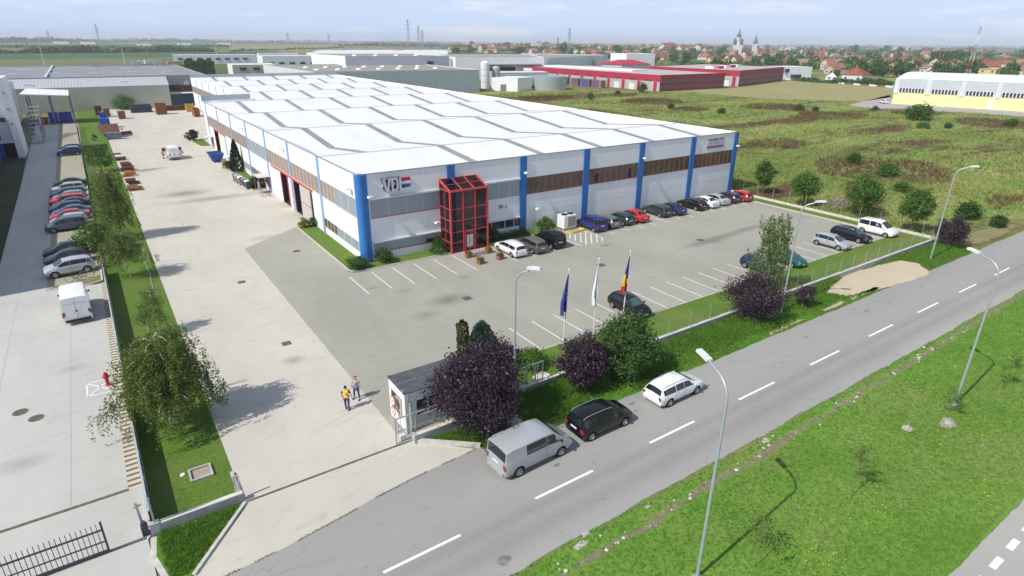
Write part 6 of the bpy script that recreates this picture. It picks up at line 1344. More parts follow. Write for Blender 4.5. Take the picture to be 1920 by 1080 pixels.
def inpoly(XY, poly):
    x, y = XY[:, 0], XY[:, 1]; ins = np.zeros(len(XY), bool); n = len(poly)
    for i in range(n):
        (x1, y1), (x2, y2) = poly[i], poly[(i + 1) % n]
        c = ((y1 > y) != (y2 > y)) & (x < (x2 - x1) * (y - y1) / (y2 - y1 + 1e-12) + x1); ins ^= c
    return ins
def pts(n, x0, x1, y0, y1, seed): rg = np.random.default_rng(seed); return np.stack([rg.uniform(x0, x1, n), rg.uniform(y0, y1, n)], axis=1)
A = pts(26000, 11, 70, 5.5, 16.3, 1); A = A[(np.abs(A[:, 1] - (15.0 + (A[:, 0] - 12) * .018)) > .33) | (np.random.default_rng(2).random(len(A)) < .25)]
tufts('verge_grass', A, .11, .014, 4, L_GRASS, 3)
A = pts(9000, 70, 200, 5.5, 16.3, 4); tufts('verge_grass', A, .16, .03, 4, L_GRASS, 5)
A = pts(15000, 14.9, 62, 24.0, 28.0, 6); f = np.sin(A[:, 0] * .9) * .5 + np.sin(A[:, 0] * .31 + 2) * .5 + np.sin(A[:, 1] * 2.2 + A[:, 0] * .5) * .4
hh_ = np.clip(.16 + .14 * f + .16 * (A[:, 1] - 24.6) / 3, .08, .62); hh_[A[:, 1] < 24.9] *= .45
GRV = [tuple(at(*q)[:2]) for q in ((1549, 549), (1560, 535), (1580, 517), (1640, 499), (1690, 488), (1722, 494), (1741, 507), (1738, 515), (1700, 528), (1640, 546), (1585, 556))]
k_ = ~inpoly(A, GRV); A, hh_ = A[k_], hh_[k_]
tufts('tall_weeds', A, hh_, .028, 5, L_WEEDB, 7)
A = pts(5200, 62, 82, 24.0, 28.0, 8); A = A[~inpoly(A, GRV)]; tufts('tall_weeds', A, .22, .03, 5, L_WEEDB, 9)
A = pts(2600, -1.6, 2.3, 24.3, 27.6, 10); A = A[inpoly(A, [(-1.5, 27.6), (2.2, 27.6), (-.55, 24.3), (-1.3, 24.5)])]; tufts('tall_weeds', A, .22, .022, 5, L_WEEDB, 11)
A = pts(1500, 12.4, 15.2, 25.2, 27.1, 12); A = A[A[:, 1] > 27.4 - (A[:, 0] - 12.2) * .9]; tufts('tall_weeds', A, .18, .02, 5, L_WEEDB, 13)
A = np.concatenate([np.stack([np.linspace(a[0], b_[0], 130), np.linspace(a[1], b_[1], 130)], axis=1) for a, b_ in (((.5, 23.28), (3.5, 23.5)), ((3.5, 23.5), (6.2, 23.9)), ((6.2, 23.9), (9.0, 24.38)), ((9.0, 24.38), (11.8, 24.68)), ((11.8, 24.68), (14.6, 24.8)))]); A = A[np.sin(A[:, 0] * 3.1) + np.sin(A[:, 0] * 1.3 + 1) > -.6]
tufts('joint_weeds', A + np.random.default_rng(14).normal(size=A.shape) * .03, .05, .012, 4, L_WEEDB, 15)
# wild flowers
L_FLOW = leafmat('yellow_petal', (.62, .50, .02), (.75, .62, .04), .2); L_FLOWW = leafmat('pale_seed_head', (.26, .33, .18), (.38, .44, .28), .2)
rg = np.random.default_rng(20); Pf = []
for px, py, k_, s_ in ((1545, 1048, 45, .45), (1535, 1070, 60, .4), (1600, 1065, 40, .25), (1770, 865, 60, .35), (1765, 835, 40, .5), (1822, 815, 30, .35), (1850, 932, 90, .3), (1840, 905, 40, .6), (1650, 990, 40, .9), (1635, 935, 20, .4), (1670, 970, 40, .8), (1830, 780, 50, .5), (1845, 800, 50, .5), (1790, 690, 25, .3), (1525, 1038, 40, .5), (1900, 830, 30, .6)):
    p = at(px, py); q = rg.normal(size=(k_, 2)) * s_ + np.array([p.x, p.y]); Pf.append(np.concatenate([q, rg.uniform(.12, .25, (k_, 1))], axis=1))
link('yellow_wildflowers', quads_mesh('yellow_wildflowers', leaves(np.concatenate(Pf)[::2], rg, .065, .8), L_FLOW), kind='stuff')
Pf = []
for px, py, k_, s_ in ((1713, 890, 60, .3), (1745, 888, 30, .3), (1810, 890, 60, .35), (1835, 888, 40, .3), (1730, 907, 20, .12), (1795, 915, 30, .25), (1825, 938, 20, .15), (1842, 843, 25, .15), (1690, 950, 30, .5), (1575, 975, 30, .4), (1400, 990, 120, .55), (1662, 1045, 20, .3)):
    p = at(px, py); q = rg.normal(size=(k_, 2)) * s_ + np.array([p.x, p.y]); Pf.append(np.concatenate([q, rg.uniform(.08, .25, (k_, 1))], axis=1))
link('pale_wildflowers', quads_mesh('pale_wildflowers', leaves(np.concatenate(Pf)[::2], rg, .09, .6), L_FLOWW), kind='stuff')
Pf = rg.normal(size=(420, 2)) * np.array([1.5, .55]) + np.array([51.5, 29.2]); link('yellow_wildflowers', quads_mesh('yellow_wildflowers', leaves(np.concatenate([Pf, rg.uniform(.08, .22, (420, 1))], axis=1), rg, .12, .8), L_FLOW), kind='stuff')
# meadow growth takes the colour of the ground it stands on
n = N('meadow_growth'); k = meadowcol(n); geo = n.n('NewGeometry'); k = n.mix(1.0, k, n.ramp(geo.outputs['Random Per Island'], [(0, (.95,) * 3), (1, (1.75,) * 3)]), 'MULTIPLY'); n.col(k); n.set(.8, 0, .15)
tr = n.n('BsdfTranslucent'); n.l(k, tr.inputs['Color']); mx = n.n('MixShader'); mx.inputs['Fac'].default_value = .3; n.l(n.b.outputs[0], mx.inputs[1]); n.l(tr.outputs[0], mx.inputs[2]); n.l(mx.outputs[0], n.out.inputs['Surface']); M_MGROW = n.m
ROADPX = [tuple(at(*q)[:2]) for q in ((1590, 197), (1668, 178), (1675, 192), (1935, 210), (1935, 219), (1700, 206), (1640, 204))]
def grow(nn, x0, x1, y0, y1, h, wd, nb, seed, f=lambda A: np.ones(len(A), bool)):
    A = pts(nn, x0, x1, y0, y1, seed); A = A[f(A)]; A = A[~inpoly(A, ROADPX)]; rg = np.random.default_rng(seed + 1); cl = np.sin(A[:, 0] * .23 + 1) + np.sin(A[:, 1] * .31) + np.sin((A[:, 0] + A[:, 1]) * .13)
    tufts('meadow_grass', A, h * np.clip(.75 + .22 * cl, .3, 1.5), wd, nb, M_MGROW, seed, -.03)
grow(22000, 83, 135, 28, 110, .45, .055, 6, 31); grow(12000, 83, 150, 110, 240, .55, .11, 6, 32); grow(14000, 135, 270, 24.5, 120, .55, .12, 6, 33, lambda A: inpoly(A, [(135, 24), (280, 24), (274, 118), (135, 120)])); grow(7000, 150, 270, 120, 240, .6, .16, 6, 34, lambda A: inpoly(A, [(150, 120), (268, 127), (243, 160), (231, 205), (205, 244), (150, 244)]))
A = pts(60000, 83, 240, 30, 220, 41); v_ = np.sin(A[:, 0] * .055 + A[:, 1] * .021) + np.sin(A[:, 0] * .13 - A[:, 1] * .07 + 2) * .7 + np.sin(A[:, 1] * .19 + A[:, 0] * .03) * .6; A = A[(v_ > 1.05) & ~inpoly(A, ROADPX) & inpoly(A, [(83, 30), (240, 30), (262, 125), (238, 160), (226, 200), (200, 235), (83, 235)])][:9000]
tufts('brown_weeds', A, .75, .07, 5, leafmat('brown_dock', (.10, .055, .03), (.19, .12, .065), .15), 42, -.03)
# garden hose
hs = MB(); P = [at(*q, .05) for q in ((268, 466), (272, 490), (280, 510), (287, 540), (293, 565), (297, 585))]; hs.tube(P, .035, 6); hs.obj('garden_hose', plain('pale_green_hose', (.30, .50, .42), .5), None, P[0], smooth=60, label='pale green garden hose snaking along the grass strip edge', cat='hose')
# ------------------------------------------------------------------ neighbour's building, yard goods, industrial estate
M_CREAM = ribbed('cream_cladding', (.46, .45, .37), 0, .9, .3, cvar=.16); M_GREYR = ribbed('grey_profiled_roof', (.44, .45, .46), 0, .9, .3, cvar=.22)
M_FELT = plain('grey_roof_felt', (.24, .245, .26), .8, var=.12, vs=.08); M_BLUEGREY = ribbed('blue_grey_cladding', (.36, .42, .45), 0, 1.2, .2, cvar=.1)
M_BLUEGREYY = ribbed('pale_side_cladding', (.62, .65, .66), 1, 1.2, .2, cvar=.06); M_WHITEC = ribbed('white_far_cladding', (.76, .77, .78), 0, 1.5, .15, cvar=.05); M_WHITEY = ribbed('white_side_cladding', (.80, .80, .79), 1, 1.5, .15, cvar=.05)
M_CRIM = plain('crimson_cladding', (.40, .028, .055), .55, var=.08, vs=.3); M_CRIMSHADE = plain('shaded_crimson_cladding', (.30, .03, .055), .55, var=.08, vs=.3); M_BROWNR = plain('brown_gravel_roof', (.30, .27, .24), .9, var=.15, vs=.15)  # second crimson is a darkened copy: shade of the front walls put into its colour
M_GREYW = plain('grey_panel', (.42, .41, .40), .7, var=.08, vs=.3); M_WINFAR = plain('far_window', (.05, .055, .065), .3, var=.2); M_STRIPW = plain('window_strip', (.15, .105, .115), .4, var=.3, vs=.6)
M_DOME = plain('roof_dome', (.70, .72, .74), .4, var=.05); M_YELL = plain('yellow_wall', (.80, .74, .36), .7, var=.06, vs=.3); M_STEELB = plain('blue_steel', (.12, .17, .26), .5, var=.15); M_NBLUE = plain('strong_blue_panel', (.03, .06, .33), .5, var=.1)
M_CORTEN = plain('rusty_steel', (.25, .10, .05), .85, var=.45, vs=2); M_RUSTD = plain('dark_rust', (.12, .06, .04), .85, var=.4, vs=2); M_ORANGE = plain('orange_paint', (.55, .14, .03), .6, var=.2); M_SKIPB = plain('skip_blue', (.03, .09, .30), .5, var=.2)

def block(name, label, cat, poly, h, wallm, roofm, parap=0, group=None, sidem=None, z0=0):
    """walls + roof from a footprint; sidem for the faces that look towards -X"""
    t = thing(name, label, cat, (poly[0][0], poly[0][1], z0), 0, group); m = MB(); n_ = len(poly); s_ = MB()
    for i in range(n_):
        a, b_ = poly[i], poly[(i + 1) % n_]; q = [(*a, z0), (*b_, z0), (*b_, h + parap), (*a, h + parap)]
        m = MB(); m.face(q); m.obj('wall', sidem if sidem is not None and abs(a[1] - b_[1]) > abs(a[0] - b_[0]) else wallm, t)
    r = MB(); r.face([(*p, h) for p in poly]); ro = r.obj('roof', roofm, t)
    return t, ro
def rects(t, name, mat, items, parent=None, each=True):
    for it in items:
        m = MB(); m.box(*it); m.obj(name, mat, parent or t)

# neighbour's hall at the frame edge (its wall casts the long shadow over the yard)
nb, nr = block('neighbour_hall', 'pale hall with a blue base and a tall stair tower at the frame edge', 'factory', [(-46, 67.5), (-15.9, 67.5), (-16.4, 232), (-46, 232)], 10.0, M_BLUEGREYY, M_FELT, .3)
m = MB(); m.box(-15.9, -15.82, 67.5, 153, 0, 3.2); m.obj('base_band', M_NBLUE, nb)
m = MB(); m.box(-17.6, -12.9, 154.2, 162.5, 3.6, 14.6); m.obj('tower_wall', plain('tower_panel', (.60, .63, .66), .6, var=.05), nb)
m = MB(); m.box(-13.3, -12.2, 153.2, 163.2, 0, 14.9); m.obj('tower_fin', plain('tower_fin', (.66, .68, .69), .6, var=.05), nb)
m = MB(); m.box(-17.9, -13.31, 152.6, 154.19, 3.0, 3.6); m.obj('tower_canopy', plain('canopy_grey', (.45, .50, .53), .5), nb)
m = MB(); m.box(-17.6, -13.31, 154.6, 162, 0, 2.98); m.obj('tower_entrance', M_INT, nb)
m = MB(); m.box(-20, -15.2, 152.9, 154.15, 0, 8.0); m.obj('blue_panel', M_NBLUE, nb)
for z in (6.8, 11.0):
    m = MB(); m.box(-15.1, -13.7, 154.14, 154.2, z, z + .8); m.obj('window', M_WINFAR, nb)
rects(nb, 'fin_vent', M_CAP, [(-12.9, -12.6, 153.14, 153.2, z, z + .4) for z in (6.3, 9.0, 12.0)])
st = thing('steel_stair', 'dark outdoor steel stair behind the stair tower of the pale hall', 'stairs', (-12, 170, 0))
m = MB()
for i in range(9): m.box(-12.0, -9.8, 172 + i * 1.9, 173.2 + i * 1.9, .6 + i * .75, .68 + i * .75)
m.obj('treads', M_GALV, st); m = MB()
for x in (-12.0, -9.8): m.beam((x, 171.5, .5), (x, 189, 7.2), .12, .3); m.beam((x, 171.5, 1.5), (x, 189, 8.2), .06, .06)
for y in (176, 182, 188): m.beam((-11.9, y, 0), (-11.9, y, 5.5), .15, .15); m.beam((-9.9, y, 0), (-9.9, y, 5.5), .15, .15)
m.obj('stringer', M_STEELB, st)
# canopy shed with blue containers
cs = thing('open_shed', 'open shed with a white mono-pitch roof over blue bins, against the cream warehouse', 'shed', (-13, 214, 0))
m = MB(); m.face([(-14.2, 209.5, 8.2), (-3.6, 209.5, 7.5), (-3.6, 220.5, 8.2), (-13.2, 220.5, 8.9)]); m.face([(-14.2, 209.5, 8.0), (-13.2, 220.5, 8.7), (-3.6, 220.5, 8.0), (-3.6, 209.5, 7.3)]); m.face([(-14.2, 209.5, 8.0), (-3.6, 209.5, 7.3), (-3.6, 209.5, 7.5), (-14.2, 209.5, 8.2)]); m.face([(-3.6, 209.5, 7.3), (-3.6, 220.5, 8.0), (-3.6, 220.5, 8.2), (-3.6, 209.5, 7.5)]); m.obj('roof', M_WHITEC, cs)
for x in (-13.0, -8.2, -3.7):
    MB().beam((x, 210, 0), (x, 210, 7.5), .28, .28).obj('post', M_STEELB, cs); MB().beam((x, 219, 0), (x, 219, 8.1), .24, .24).obj('post', M_STEELB, cs)
def bin_box(x0, x1, y0, y1, h, mat, label, name='steel_container', cat='container', group=None, rim=True):
    t = thing(name, label, cat, ((x0 + x1) / 2, y0, 0), 0, group); a = .12
    m = MB(); m.box(x0, x1, y0, y0 + a, .15, h); m.box(x0, x1, y1 - a, y1, .15, h); m.box(x0, x0 + a, y0 + a, y1 - a, .15, h); m.box(x1 - a, x1, y0 + a, y1 - a, .15, h); m.box(x0 + a, x1 - a, y0 + a, y1 - a, .15, .25); m.obj('tub', mat, t)
    m = MB(); m.box(x0 - .06, x1 + .06, y0 - .06, y0 - .002, h - .16, h + .03); m.box(x0 - .06, x0 - .002, y0, y1, h - .16, h + .03); m.box(x1 + .002, x1 + .06, y0, y1, h - .16, h + .03); m.obj('rim', mat, t)
    m = MB()
    for x in np.linspace(x0 + .2, x1 - .2, max(3, int((x1 - x0) / .7))): m.box(x - .05, x + .05, y0 - .08, y0 - .002, .2, h - .18)
    m.obj('stiffener', mat, t)
    return t
bin_box(-9.4, -7.4, 211.5, 214, 2.9, M_NBLUE, 'tall strong blue container beside orange pallets under the shed'); bin_box(-7.2, -4.2, 212.5, 216, 2.6, M_NBLUE, 'long strong blue container under the open end of the shed')
op = thing('pallet_stack', 'stacks of bright orange pallets at the edge of the shed', 'pallets', (-11.5, 212, 0))
for i, (x, y, k_) in enumerate(((-11.6, 211.4, 7), (-10.2, 211.2, 9), (-11.8, 213.2, 10), (-10.4, 213.2, 12))):
    m = MB()
    for j in range(k_): m.box(x - .6, x + .6, y - .5, y + .5, .15 * j, .15 * j + .05); m.box(x - .58, x - .45, y - .5, y + .5, .15 * j + .05, .15 * j + .15); m.box(x + .45, x + .58, y - .5, y + .5, .15 * j + .05, .15 * j + .15)
    m.obj('pallets', M_ORANGE, op)
# cream warehouse with the big grey hall behind
cw2, cwr = block('cream_warehouse', 'cream ribbed warehouse with a light grey roof and small dark windows', 'warehouse', [(-42, 246), (-3.0, 246.5), (24.6, 247.5), (27.4, 273), (-42, 272)], 7.2, M_CREAM, M_GREYR, .0)
cwr.data.vertices.foreach_get; me = cwr.data
m = MB(); m.face([(-42, 245.7, 7.25), (24.8, 247.2, 7.25), (26.4, 268, 9.0), (-42, 268, 9.0)]); m.face([(-42, 268, 9.0), (26.4, 268, 9.0), (27.4, 273, 8.2), (-42, 273, 8.2)]); m.face([(24.8, 247.2, 7.0), (27.4, 273, 7.0), (27.4, 273, 8.2), (26.4, 268, 9.0), (24.8, 247.2, 7.25)]); m.obj('roof', M_GREYR, cw2)
for x in (-38, -30, -17, -5.0, 9.2):
    for z, k_, dx in ((2.6, 6, 1.05), (5.4, 3, 1.0)):
        for i in range(k_):
            x_ = x + i * dx + (0 if z < 4 else 1.6); yy = 246.0 + (x_ + 42) * .025 - .04
            m = MB(); m.box(x_, x_ + .8, yy - .05, yy + .06, z, z + .62); m.obj('window', M_WINFAR, cw2)
for x, y in ((-14, 252), (12, 256), (-26, 258)): m = MB(); m.box(x - 1.1, x + 1.1, y - .8, y + .8, 7.6, 8.4); m.obj('roof_vent', M_DOME, cw2)
gw, gwr = block('grey_hall', 'very wide low grey hall with a flat felt roof behind the cream warehouse', 'warehouse', [(-85, 274), (41, 274), (44, 392), (-85, 405)], 8.6, ribbed('grey_hall_cladding', (.36, .37, .36), 0, 1.2, .2), M_FELT, .5)
for i in range(16): m = MB(); x = -60 + (i % 8) * 13; y = 305 + (i // 8) * 38; m.box(x - 1.6, x + 1.6, y - .8, y + .8, 8.6, 9.3); m.obj('roof_light', M_DOME, gw)
m = MB(); m.box(-10.5, -9.9, 275, 396, 8.6, 9.3); m.obj('fire_wall', M_LEDGE, gw)
for x in (8, 26, 36): m = MB(); m.box(x - 2, x + 2, 386, 388, 8.6, 11.0); m.obj('roof_plant', M_GREYW, gw)
for x, mt in ((33, M_DOME), (29.5, M_CAP)): m = MB(); m.box(x, x + 1.6, 273.4, 273.95, 4.4, 6.6); m.obj('wall_unit', mt, gw)
ct = thing('storage_rack', 'dark racks of steel bars and a blue roofed bay beyond the cream warehouse', 'rack', (27, 252, 0))
m = MB(); m.box(25.2, 37, 256, 259, 0, 3.6); m.obj('bay', M_STEELB, ct); m = MB(); m.box(24.8, 37.5, 254.5, 259.5, 3.6, 3.85); m.obj('bay_roof', M_DOME, ct)
for i in range(5): m = MB(); m.box(25 + i * .3, 36.5, 264 + i, 264.6 + i, 4.0 + .35 * i, 4.4 + .35 * i); m.obj('steel_bars', M_RUSTD, ct)
# yard goods
def stack(x0, x1, y0, y1, k_, mat, label, along='x', step=.26, group='steel stacks along the grass strip'):
    t = thing('steel_stack', label, 'steel stack', ((x0 + x1) / 2, (y0 + y1) / 2, 0), 0, group); rr = random.Random(int(y0 * 7))
    for i in range(k_):
        a = rr.uniform(-.25, .25); q = rr.uniform(-.3, .3); n_ = max(2, int((y1 - y0) / .45))
        m = MB()
        for j in range(n_): y = y0 + (y1 - y0) * (j + .5) / n_; m.box(x0 + a, x1 + q, y - .15, y + .15, i * step + .06, i * step + step - .03)
        m.obj('bundle', mat, t)
stack(2.2, 4.1, 139.2, 141.4, 2, M_RUSTD, 'low stack of dark beams, farthest up the strip'); stack(2.9, 4.5, 131.4, 133.6, 3, M_CORTEN, 'brown rusty stack behind the dark plate stack'); stack(2.7, 4.6, 126.6, 128.4, 3, M_RUSTD, 'dark plate stack just behind the orange stack')
stack(2.7, 4.3, 121.4, 123.6, 3, plain('orange_rust', (.42, .17, .05), .8, var=.3, vs=2), 'bright orange-brown stack of sections'); stack(2.7, 4.3, 114.2, 116.4, 3, M_RUSTD, 'dark brown stack next to the orange stack, closer to the road'); stack(2.7, 4.3, 109.0, 111.8, 2, M_CORTEN, 'reddish brown stack closest to the road')
stack(2.3, 3.6, 147.5, 148.2, 1, M_RUSTD, 'two loose dark bars lying on the yard by the grass')
stack(11.2, 17.0, 230.8, 234, 6, plain('blue_black_section', (.06, .07, .11), .6, var=.3), 'long dark blue steel sections stacked before the cream warehouse', step=.42, group=None); stack(20.5, 27, 232.5, 235, 4, M_RUSTD, 'long brown beams lying beside the big rusty box', step=.4, group=None)
bin_box(17.4, 20.3, 221.8, 225.0, 3.3, M_CORTEN, 'big rusty steel box near the cream warehouse corner', cat='steel box'); bin_box(6.9, 8.7, 214.8, 217.2, 2.1, M_CORTEN, 'rusty square box standing alone in front of the big bush', cat='steel box'); bin_box(3.5, 5.2, 222.5, 225.2, 2.3, M_CORTEN, 'brown steel box beside the blue machine', cat='steel box'); bin_box(1.6, 3.4, 229, 232, 2.6, M_RUSTD, 'dark rusty box at the end of the grass strip', cat='steel box')
bin_box(26.5, 28.8, 226.5, 229, 2.4, plain('yellow_skip', (.50, .30, .05), .6, var=.2), 'yellow-orange steel box against the far side wall', cat='steel box'); bin_box(26.3, 27.9, 209.5, 214.5, 2.4, M_CORTEN, 'rust-red box half hidden by the hall corner', cat='steel box')
dm2 = thing('tipping_skip', 'big dark tipping skip with a high back on a blue-grey base by the grass edge', 'skip', (3.6, 171, 0))
m = MB(); m.face([(1.8, 174.2, .8), (5.2, 173.8, .8), (5.1, 176.4, 3.0), (1.9, 176.8, 3.0)]); m.face([(1.8, 174.2, .8), (1.9, 176.8, 3.0), (1.0, 183.0, 2.2), (1.0, 182, .6)]); m.face([(5.2, 173.8, .8), (5.3, 181.5, .6), (5.3, 182.5, 2.2), (5.1, 176.4, 3.0)]); m.face([(1.0, 182.8, 2.0), (5.3, 182.3, 2.0), (5.1, 176.4, 1.2), (1.9, 176.8, 1.2)]); m.obj('tub', M_RUSTD, dm2)
m = MB(); m.box(2.2, 5.2, 170.9, 172.6, .1, 1.5); m.obj('base', plain('skip_grey_blue', (.14, .18, .22), .6, var=.3, vs=1), dm2)
for i in range(3): m = MB(); m.beam((5.4, 172 + i * 2.2, .9), (7.6, 172.2 + i * 2.2, 1.0), .2, .25); m.obj('fork_arm', M_RUSTD, dm2)
bm_ = thing('blue_machine', 'blue machine with orange hoses standing behind the tipping skip', 'machine', (2.6, 195, 0))
m = MB(); m.box(1.8, 4.0, 193, 197, .6, 2.6); m.box(2.1, 3.4, 195, 197, 2.6, 4.0); m.obj('cabinet', plain('machine_blue', (.04, .09, .38), .5, var=.2), bm_); m = MB(); m.beam((3.0, 192.8, .4), (5.4, 190, .3), .5, .5); m.beam((3.8, 193, .4), (6.2, 189.0, .3), .4, .4); m.obj('hoses', plain('salmon_hose', (.55, .30, .20), .7), bm_)
for x in (2.0, 3.7): m = MB(); m.lathe([(.5, -.15), (.5, .15)], (x, 193.4, .5), 'X', 14); m.obj('wheel', M_TYRE, bm_)
sk2 = thing('waste_skip', 'open blue waste skip standing beside the hall wall', 'skip', (18.4, 128.6, 0)); m = MB()
B = [(17.8, 127.9, .15), (19.3, 127.9, .15), (19.3, 130.4, .15), (17.8, 130.4, .15)]; T = [(17.3, 127.3, 1.6), (19.8, 127.3, 1.6), (19.8, 131.2, 1.6), (17.3, 131.2, 1.6)]
for i in range(4): m.face([B[i], B[(i + 1) % 4], T[(i + 1) % 4], T[i]])
m.face(B); m.obj('tub', M_SKIPB, sk2); m = MB()
for i in range(4): m.beam(T[i], T[(i + 1) % 4], .1, .12)
m.obj('rim', M_SKIPB, sk2)
pt2 = thing('pallet_pile', 'low pile of timber pallets between the blue skip and the white case', 'pallets', (19.6, 126, 0))
for i in range(3): m = MB(); m.box(19.0, 20.4, 125.2, 126.6, i * .22, i * .22 + .06); m.box(19.0, 20.4, 125.2, 125.35, i * .22 + .06, i * .22 + .2); m.box(19.0, 20.4, 126.45, 126.6, i * .22 + .06, i * .22 + .2); m.obj('pallet', plain('pallet_wood', (.34, .24, .15), .9, var=.2), pt2)
wc = thing('white_case', 'white steel case with a grey front by the conical cypress', 'case', (20.2, 122.5, 0)); m = MB(); m.box(19.5, 20.9, 121.9, 123.6, .1, 1.9); m.obj('case', M_DOME, wc); m = MB(); m.box(19.7, 20.7, 121.84, 121.89, .3, 1.7); m.obj('front_panel', M_GREYW, wc)
yb = thing('yellow_barrier', 'short yellow barrier on the concrete before the white case', 'barrier', (19, 119.8, 0)); m = MB(); m.beam((17.9, 120.5, .25), (20, 119.8, .25), .18, .3); m.obj('beam', plain('barrier_yellow', (.6, .45, .08), .6), yb)

# big blue-grey warehouse behind the hall
sw, swr = block('blue_grey_warehouse', 'long blue-grey warehouse with white roof domes behind the white hall', 'warehouse', [(79.8, 262), (154.8, 254.3), (163, 330), (81, 352)], 9.5, M_BLUEGREY, M_BROWNR, .35, sidem=M_BLUEGREYY)
for i in range(7):
    for j in range(2):
        x, y = 88 + i * 9.6 + j * 3, 284 + j * 26 - i * .6; m = MB(); m.lathe([(1.5, 9.5), (1.45, 9.75), (.9, 10.1), (.2, 10.2)], (x, y, 0), 'Z', 12); m.obj('roof_dome', M_DOME, sw, smooth=50)
rects(sw, 'window', M_WINFAR, [(79.68, 79.85, 300 + i * 6, 303 + i * 6, 3.2, 4.6) for i in range(6)])
s2_, s2r = block('grey_upper_hall', 'taller grey hall with a white end wall rising behind the domed roof', 'warehouse', [(118, 330), (176, 322), (182, 380), (119, 392)], 14.0, M_GREYCL, M_BROWNR, .3, sidem=M_WHITEY)
for i in range(4): m = MB(); m.lathe([(1.7, 14), (1.5, 14.6), (.3, 14.9)], (128 + i * 12, 342 - i, 0), 'Z', 12); m.obj('roof_dome', M_DOME, s2_, smooth=50)
m = MB(); m.box(163, 166.5, 323.2, 323.8, 8.5, 11.5); m.obj('window', M_WINFAR, s2_)
w3, _ = block('white_works', 'white works building with a dark canopy beside tall white silos', 'factory', [(193, 345), (250, 330), (290, 400), (205, 420)], 12.5, M_WHITEC, M_BROWNR, .5, sidem=M_WHITEY)
m = MB(); m.face([(210, 338, 8.6), (246, 327, 8.6), (250, 334, 9.6), (212, 345, 9.6)]); m.face([(210, 338, 8.3), (212, 345, 9.3), (250, 334, 9.3), (246, 327, 8.3)]); m.obj('canopy', M_CAP, w3); m = MB(); m.box(212, 244, 335, 338, .1, 7); m.obj('loading_bay', M_INT, w3)
w4, _ = block('pale_grey_works', 'long pale grey works building running towards the crimson factory', 'factory', [(250.2, 330), (372, 402), (330, 470), (290.3, 400)], 12.0, M_BLUEGREYY, M_BROWNR, .4)
w5, _ = block('white_wing', 'white wing with a flat roof between domed warehouse and silos', 'factory', [(172, 356), (193, 350), (205, 424), (180, 430)], 12.0, M_BLUEGREYY, M_BROWNR, .4)
def silo(x, y, r_, h, mat, label, n_=24, cone=True):
    t = thing('storage_silo', label, 'silo', (x, y, 0)); m = MB(); m.lathe([(r_, 0), (r_, h), (r_ * .6, h + r_ * .4), (.1, h + r_ * .5)] if cone else [(r_, 0), (r_, h)], (x, y, 0), 'Z', n_); m.obj('shell', mat, t, smooth=40); m = MB()
    for i in range(1, 4): m.lathe([(r_ + .06, h * i / 4), (r_ + .06, h * i / 4 + .15)], (x, y, 0), 'Z', n_, cap=False)
    m.obj('hoop', M_GREYW, t); return t
silo(169, 272, 2.2, 12, M_DOME, 'tall white silo beside the blue-grey warehouse corner'); silo(175.5, 272, 2.0, 9.6, M_GREYW, 'grey silo standing right beside the tall white silo'); silo(163.5, 277, 1.6, 8.8, M_GREYW, 'slim grey silo half behind the blue-grey warehouse')
n = N('corrugated_tank'); wv = n.n('TexWave', wave_type='BANDS', bands_direction='Z'); wv.inputs['Scale'].default_value = .31831 / .8; tc_ = n.n('TexCoord'); n.l(tc_.outputs['Object'], wv.inputs['Vector']); n.col(n.mix(wv.outputs['Fac'], (.36, .39, .40), (.50, .53, .54))); M_TANK = n.set(.4, .4, .4)
silo(193.5, 252, 9.5, 6.3, M_TANK, 'wide corrugated steel tank next to the white plant room', 40, False)
wr, _ = block('plant_room', 'white plant room with a grey shaded end beside the steel tank', 'building', [(163, 256.5), (171, 246), (186.5, 252.5), (177, 264)], 6.0, M_WHITEC, M_DOME, .1, sidem=M_WHITEY)
rects(wr, 'door', M_GREYW, [(164.2, 167.5, 250.5, 250.7, 0, 3.2)]); m = MB(); m.box(183, 184, 250.6, 251, 1, 1.8); m.obj('vent', M_INT, wr)
wr2, _ = block('plant_room', 'low white roofed shed between the silos and the steel tank', 'building', [(178, 275), (206, 268), (212, 282), (184, 292)], 7.0, M_GREYCL, M_DOME, .2)
# crimson factory halls
def crimson(P, h, label, doors, win):
    t, ro = block('crimson_factory', label, 'factory', P, h, M_CRIMSHADE, plain('pale_flat_roof', (.42, .40, .38), .9, var=.12, vs=.1), .25, sidem=M_CRIM)
    (ax, ay), (bx, by), (dx, dy) = P[0], P[1], P[3]
    m = MB(); n_ = Vector((ay - by, bx - ax, 0)).normalized() * -.1
    for z0, z1 in ((1.3, 2.6), (4.0, 5.2)):
        m.face([(ax + n_.x, ay - .1, z0), (bx + n_.x, by - .1, z0), (bx + n_.x, by - .1, z1), (ax + n_.x, ay - .1, z1)])
    m.obj('window_strip', M_STRIPW, t)
    L = math.hypot(dx - ax, dy - ay); ux, uy = (dx - ax) / L, (dy - ay) / L
    def onside(s0, s1, z0, z1, mat, name, off):
        q = MB(); o = Vector((-off, 0, 0)); a = Vector((ax + ux * s0, ay + uy * s0, 0)) + o; c = Vector((ax + ux * s1, ay + uy * s1, 0)) + o
        q.face([(a.x, a.y, z0), (c.x, c.y, z0), (c.x, c.y, z1), (a.x, a.y, z1)]); q.obj(name, mat, t)
    onside(0, L, 0, h - 2.9, M_GREYW, 'lower_wall', .12)
    k_ = int(L / 11.5)
    for i in range(k_):
        s0 = 2 + i * 11.5
        onside(s0, s0 + 2.2, 0, h - 3.0, M_CRIM, 'red_panel', .2)
        if i in doors: onside(s0 + 4, s0 + 8, 0, 3.0, M_DOME, 'loading_door', .22)
        for j in range(4): onside(s0 + 4 + j * 1.1, s0 + 4.8 + j * 1.1, h - 2.8, h - 2.0, M_WINFAR, 'window', .06)
    return t
